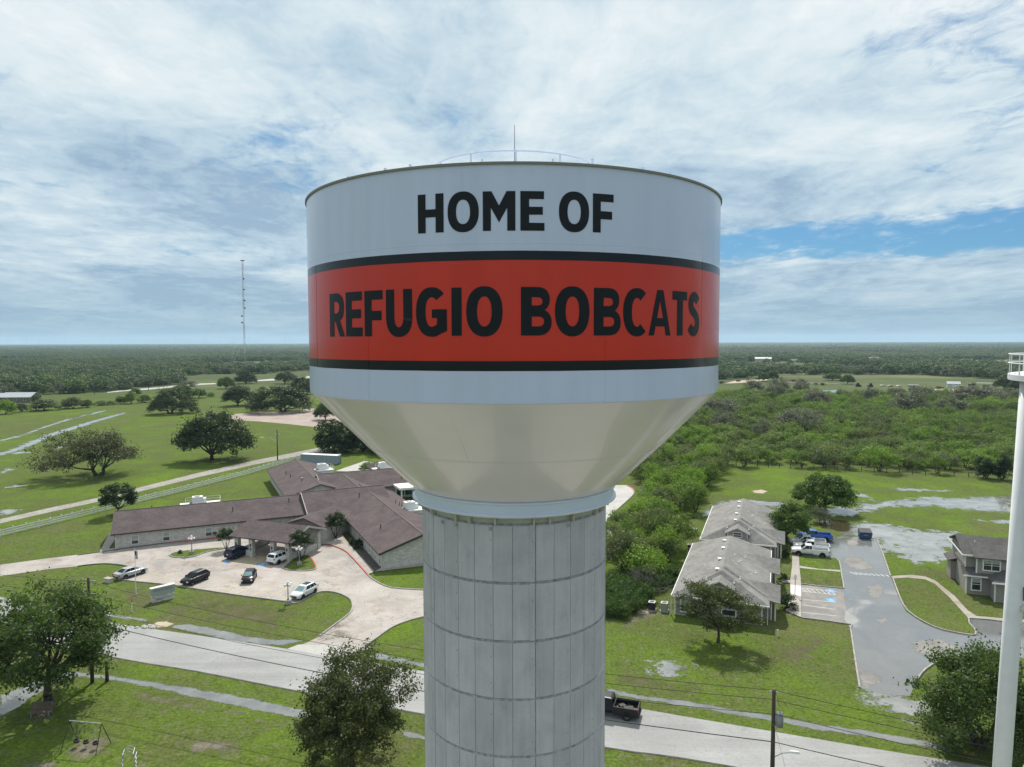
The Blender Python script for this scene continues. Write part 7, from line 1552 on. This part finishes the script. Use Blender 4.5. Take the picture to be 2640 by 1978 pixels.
farhouse('farm_shed', 'white-roofed barrel shed in the far clearing', 337, 541, R(-25), 9.2, 5.5, 3.0, 4.8, METALW, METALW, 0)
farhouse('ranch_house', 'tiny white roofs in the woods at the far left', -590, 880, R(10), 22, 10, 3, 5.2, STUCCO, METALW, 2)
farhouse('ranch_house', 'grey cottage between the far shed and the white roof', 478, 1195, R(-20), 16, 9, 3, 5.6, STUCCO, GREYROOF, 2)
for k, (x, y) in enumerate(((735, 1160), (760, 1185), (716, 1205), (775, 1150), (745, 1230))): farhouse('ranch_house', ('leftmost', 'second', 'rearmost', 'rightmost', 'smallest')[k] + ' roof of the village far right beyond the clearing', x, y, R(-20 + 13 * k), 17 - k, 9, 3, 5.4, STUCCO, METALW if k % 2 == 0 else GREYROOF, 2)
cp_ = thing('metal_canopy', 'small white canopy roof on posts in the far clearing', 'shelter', (364, 545, 0), R(-25)); MB().box((0, 0, 3.2), (11, 5, 0.2)).build('roof', METALW, cp_)
for x in (-5, 0, 5):
    for y in (-2.2, 2.2): MB().tube((x, y, 0), (x, y, 3.15), 0.09, n=6).build('post', GALV, cp_)
MB().box((0.5, 0, 0.9), (4, 3, 1.6)).build('blue_crate', mat('dumpster_blue', (0, 0, 0)), cp_)
tk = thing('storage_tank', 'black round storage tank in the far clearing', 'tank', (350, 539, 0)); MB().lathe([(2.4, 0), (2.4, 3.0), (2.0, 3.4), (0.4, 3.8), (0.4, 4.0), (0.01, 4.0)], 20).build('shell', PLASTIC, tk, True)
for k, (x, y) in enumerate(((600, 1075), (617, 1066))): t2 = thing('storage_tank', ('left', 'right')[k] + ' one of two white tanks near the far white roof', 'tank', (x, y, 0)); MB().lathe([(4.0, 0), (4.0, 5.5), (0.01, 6.6)], 20).build('shell', METALW, t2, True)
# pale yard tracks and bare ground in the clearing
patch('bare_soil', [(235, 640), (260, 620), (300, 590), (302, 575), (262, 590), (235, 610)], 0.02, DIRT, 4); patch('bare_soil', [(180, 600), (200, 640), (240, 672), (238, 655), (205, 615)], 0.02, DIRT_PALE, 5)
patch('bare_soil', [(290, 520), (330, 500), (365, 480), (368, 490), (330, 520), (300, 535)], 0.02, DIRT_PALE, 4); sheet('field_lane', [(338, 505), (372, 470), (440, 440), (442, 446), (380, 480), (342, 512)], 0.03, CONC_PALE)
# machines left in the clearing
MACH = mat('dark_machinery', (0.035, 0.033, 0.032), 0.7, 0.5, 1.5); RUSTM = mat('rusty_steel', (0.14, 0.07, 0.045), 0.85, 0.4, 1.5)
def tractor(label, x, y, rz, m):
    o = thing('tractor', label, 'tractor', (x, y, 0), rz); MB().box((0.9, 0, 1.25), (2.2, 0.9, 0.9)).build('hood', m, o); MB().box((-0.7, 0, 2.1), (1.5, 1.5, 1.7), 0, 0, 0.85).build('cab', CARGLASS, o); MB().box((-0.7, 0, 3.0), (1.7, 1.6, 0.12)).build('roof', m, o); MB().box((-0.2, 0, 0.9), (3.0, 0.7, 0.4)).build('chassis', MACH, o); MB().tube((1.3, 0.2, 1.7), (1.3, 0.2, 2.5), 0.07, n=6).build('exhaust', MACH, o)
    for s in (-1, 1): wheel(o, -1.0, s * 0.95, 0.95, 0.55, RUSTM); wheel(o, 1.5, s * 0.8, 0.55, 0.4, RUSTM)
tractor('left one of two dark tractors in the far clearing', 271, 554, R(20), MACH); tractor('right one of two dark tractors in the far clearing', 277.5, 549, R(200), MACH)
def flat_trailer(label, x, y, rz, L, m, load=True):
    o = thing('farm_trailer', label, 'trailer', (x, y, 0), rz); MB().box((0, 0, 0.85), (L, 2.2, 0.22)).build('deck', m, o); MB().tube((L / 2, 0, 0.8), (L / 2 + 1.6, 0, 0.6), 0.08, n=6).build('drawbar', m, o)
    if load: MB().box((-L * 0.15, 0.1, 1.4), (L * 0.45, 1.6, 0.9), 0.1).box((L * 0.22, -0.2, 1.25), (L * 0.2, 1.3, 0.6), 0.5).build('load', RUSTM, o)
    for xx in (-L * 0.2, -L * 0.2 + 0.95):
        for s in (-1, 1): wheel(o, xx, s * 1.05, 0.4, 0.25, RUSTM)
for k, (x, y, L, lab) in enumerate(((179, 604, 5.5, 'loaded trailer nearest the tank in the far clearing'), (201, 629, 5.0, 'small dark trailer left of the two close trees'), (218, 655, 6.0, 'dark trailer at the back of the far clearing'), (229, 662, 8.0, 'long dark loaded trailer left of the two close trees'), (248, 627, 8.0, 'rust-coloured trailer just right of the two close trees'), (256, 626, 6.0, 'loaded trailer right of the rust-coloured one'), (238, 590, 6.0, 'low trailer in front of the two close trees'), (248, 578, 7.0, 'dark trailer beside the silver car in the clearing'), (252, 574, 5.0, 'short trailer left of the tractors'), (319, 528, 7.0, 'flat trailer right of the grey shed on skids'), (337, 530, 4.0, 'little trailer in front of the barrel shed'))): flat_trailer(lab, x, y, R(k * 37), L, MACH if k % 2 else RUSTM)
for k, (x, y, m, lab) in enumerate(((292, 558, PW, 'white car left of three parked in the far clearing'), (296.5, 555, PS, 'middle car of three parked in the far clearing'), (301, 551, PW, 'white car right of three parked in the far clearing'), (245, 586, PSW, 'silver car beside the trailers in the far clearing'))): car('parked_car', lab, 'car', (x, y, 0.02), R(20 + 5 * k), 'sedan', m)
sk = thing('skid_shed', 'grey shed on skids in the far clearing', 'shed', (293, 517, 0), R(-15)); MB().box((0, 0, 2.2), (6.5, 3, 2.6)).build('body', HVACG, sk); MB().box((0, 0, 3.6), (7, 3.5, 0.15)).build('roof', METALW, sk)
for y in (-1.2, 1.2): MB().box((0, y, 0.45), (7, 0.3, 0.9)).build('skid', MACH, sk)
MB().box((0, -1.53, 2.1), (1.0, 0.06, 2.0)).build('door', MACH, sk)
def horse(label, x, y, rz, coat):
    o = thing('horse', label, 'horse', (x, y, 0), rz); me = bpy.data.meshes.new('body')
    J = [((0, 0, 1.25), .30), ((-.75, 0, 1.30), .30), ((.65, 0, 1.25), .31), ((1.05, 0, 1.25), .20), ((1.45, 0, .80), .13), ((1.75, 0, .38), .10), ((1.95, 0, .16), .07), ((-1.05, 0, 1.15), .06), ((-1.2, 0, .6), .05)]
    ed = [(0, 1), (0, 2), (2, 3), (3, 4), (4, 5), (5, 6), (1, 7), (7, 8)]
    for s in (-1, 1):
        for bx, kx, fx, root in ((.62, .66, .64, 2), (-.8, -.95, -.85, 1)):
            i = len(J); J += [((bx, s * .18, .95), .15), ((kx, s * .18, .55), .075), ((fx, s * .18, .03), .06)]; ed += [(root, i), (i, i + 1), (i + 1, i + 2)]
    me.from_pydata([j[0] for j in J], ed, []); me.materials.append(coat); b = put('body', me, o); md = b.modifiers.new('skin', 'SKIN')
    for v, (_, r_) in zip(me.skin_vertices[0].data, J): v.radius = (r_, r_)
    me.skin_vertices[0].data[0].use_root = True; b.modifiers.new('smooth', 'SUBSURF').levels = 1
HC = mat('horse_coat', (0.045, 0.028, 0.020), 0.7); horse('dark horse grazing near the old tank leg', 327, 476, R(170), HC); horse('dark horse grazing by the trailer in the far clearing', 311, 502, R(20), HC)
# ---------------------------------------------------------------- radio mast and wind turbines
mast = thing('radio_mast', 'tall red and white lattice radio mast with dishes and guy wires', 'radio mast', (-364.6, 969.1, 0)); MR, MW_ = mat('mast_red', (0.36, 0.20, 0.18), 0.6), mat('mast_white', (0.50, 0.52, 0.55), 0.6)
HM = 146.0; ns = 28
for k in range(ns):
    z0, z1 = HM * k / ns, HM * (k + 1) / ns; mb = MB(); c3 = [(1.0 * math.cos(R(120 * i + 30)), 1.0 * math.sin(R(120 * i + 30))) for i in range(3)]
    for i in range(3):
        a, b = c3[i], c3[(i + 1) % 3]; mb.tube((*a, z0), (*a, z1), 0.16, n=5); mb.tube((*a, z0), (*b, (z0 + z1) / 2), 0.07, n=4); mb.tube((*b, (z0 + z1) / 2), (*a, z1), 0.07, n=4); mb.tube((*a, z1), (*b, z1), 0.07, n=4)
    mb.build('lattice_section', MR if (k // 4) % 2 == 0 else MW_, mast)
MB().lathe([(0.3, HM), (3.0, HM + 0.2), (3.0, HM + 0.8), (0.3, HM + 0.6)], 12).build('top_antenna', MACH, mast)
for z, s in ((HM * .835, 1), (HM * .735, 1), (HM * .635, 1.3), (HM * .565, 1.4), (HM * .49, -1.3), (HM * .43, -1.3)): MB().sphere((s * 1.6, -1.2, z), 1.25, 10, 6, 0.9).build('dish', MACH, mast)
for a in (40, 160, 280):
    for z in (HM * .95, HM * .62, HM * .3): MB().tube((0, 0, z), (95 * math.cos(R(a)), 95 * math.sin(R(a)), 0), 0.05, n=4).build('guy_wire', GALV, mast)
TURB = mat('turbine_white', (0.55, 0.57, 0.60), 0.5); tmesh = MB().tube((0, 0, 0), (0, 0, 100), 2.6, 1.6, 10).mesh('tower', TURB); nmesh = MB().box((0, 0, 101.5), (4, 11, 4.2)).lathe([(0.01, -2), (1.6, -1), (1.8, 1)], 10, (0, -7, 101.5)).mesh('nacelle', TURB)
bmesh_ = MB().add([(-1.2, 0, 0), (1.6, 0, 0), (2.2, 0, 12), (0.4, 0, 48), (-0.3, 0, 48), (-1.0, 0, 12), (-0.6, 0.9, 2), (0.8, 0.9, 2), (0.9, 0.6, 14), (-0.3, 0.6, 14)], [(0, 1, 2, 5), (5, 2, 3, 4), (5, 2, 1, 0), (4, 3, 2, 5), (0, 6, 7, 1), (6, 9, 8, 7), (9, 5, 2, 8), (0, 5, 9, 6), (1, 7, 8, 2)]).mesh('blade', TURB)
rngT = random.Random(3)
for k, tn in enumerate((-0.7092, -0.6869, -0.6828, -0.6646, -0.6545, -0.651, -0.6433, -0.6285, -0.6184, -0.5886, -0.5795, -0.5755, -0.5704, -0.5623, -0.5536, -0.5451, -0.539, -0.5086, -0.5029, -0.4944, -0.4884, -0.4732, -0.4588, -0.4515, -0.4316, -0.4094, -0.3982, -0.3921, -0.3684, -0.3186, -0.3121)):
    Yt = 9600 + rngT.random() * 2600
    o = thing('wind_turbine', 'tiny pale wind turbine on the horizon, ' + ORD[k] + ' from the picture edge', 'wind turbine', (tn * Yt, Yt, 0), rngT.uniform(-0.6, 0.6), 'wind turbines on the horizon'); put('tower', tmesh, o); put('nacelle', nmesh, o); a0 = rngT.random() * 120
    for j in range(3): b = put('blade', bmesh_, o, (0, -8, 101.5)); b.rotation_euler = (0, R(a0 + 120 * j), 0)
# far road poles by the left lane
for k, (x, y) in enumerate(((-330, 470), (-290, 492), (-272, 530))):
    o = thing('utility_pole', ('leftmost', 'middle', 'rightmost')[k] + ' thin pole beside the far lane on the left', 'utility pole', (x, y, 0)); MB().tube((0, 0, 0), (0, 0, 10), 0.18, n=7).build('pole', WOOD, o); MB().box((0, 0, 9.4), (2.2, 0.12, 0.14)).build('crossarm', WOOD, o)
# ---------------------------------------------------------------- the air
hz = MB().box((0, 0, 83), (36000, 36000, 172)).build('haze', []); tag(hz, 'thin blue summer haze over the plain', 'haze', None, 'stuff')
hm = bpy.data.materials.new('haze'); hm.use_nodes = True; hm.node_tree.nodes.clear(); tt = NT(hm.node_tree)
pv = tt.n('ShaderNodeVolumePrincipled'); pv.inputs['Color'].default_value = (0.60, 0.82, 1.0, 1); pv.inputs['Density'].default_value = 6.5e-5; pv.inputs['Anisotropy'].default_value = 0.2
ho = tt.n('ShaderNodeOutputMaterial'); tt.l(pv.outputs[0], ho.inputs['Volume']); hz.data.materials.append(hm)
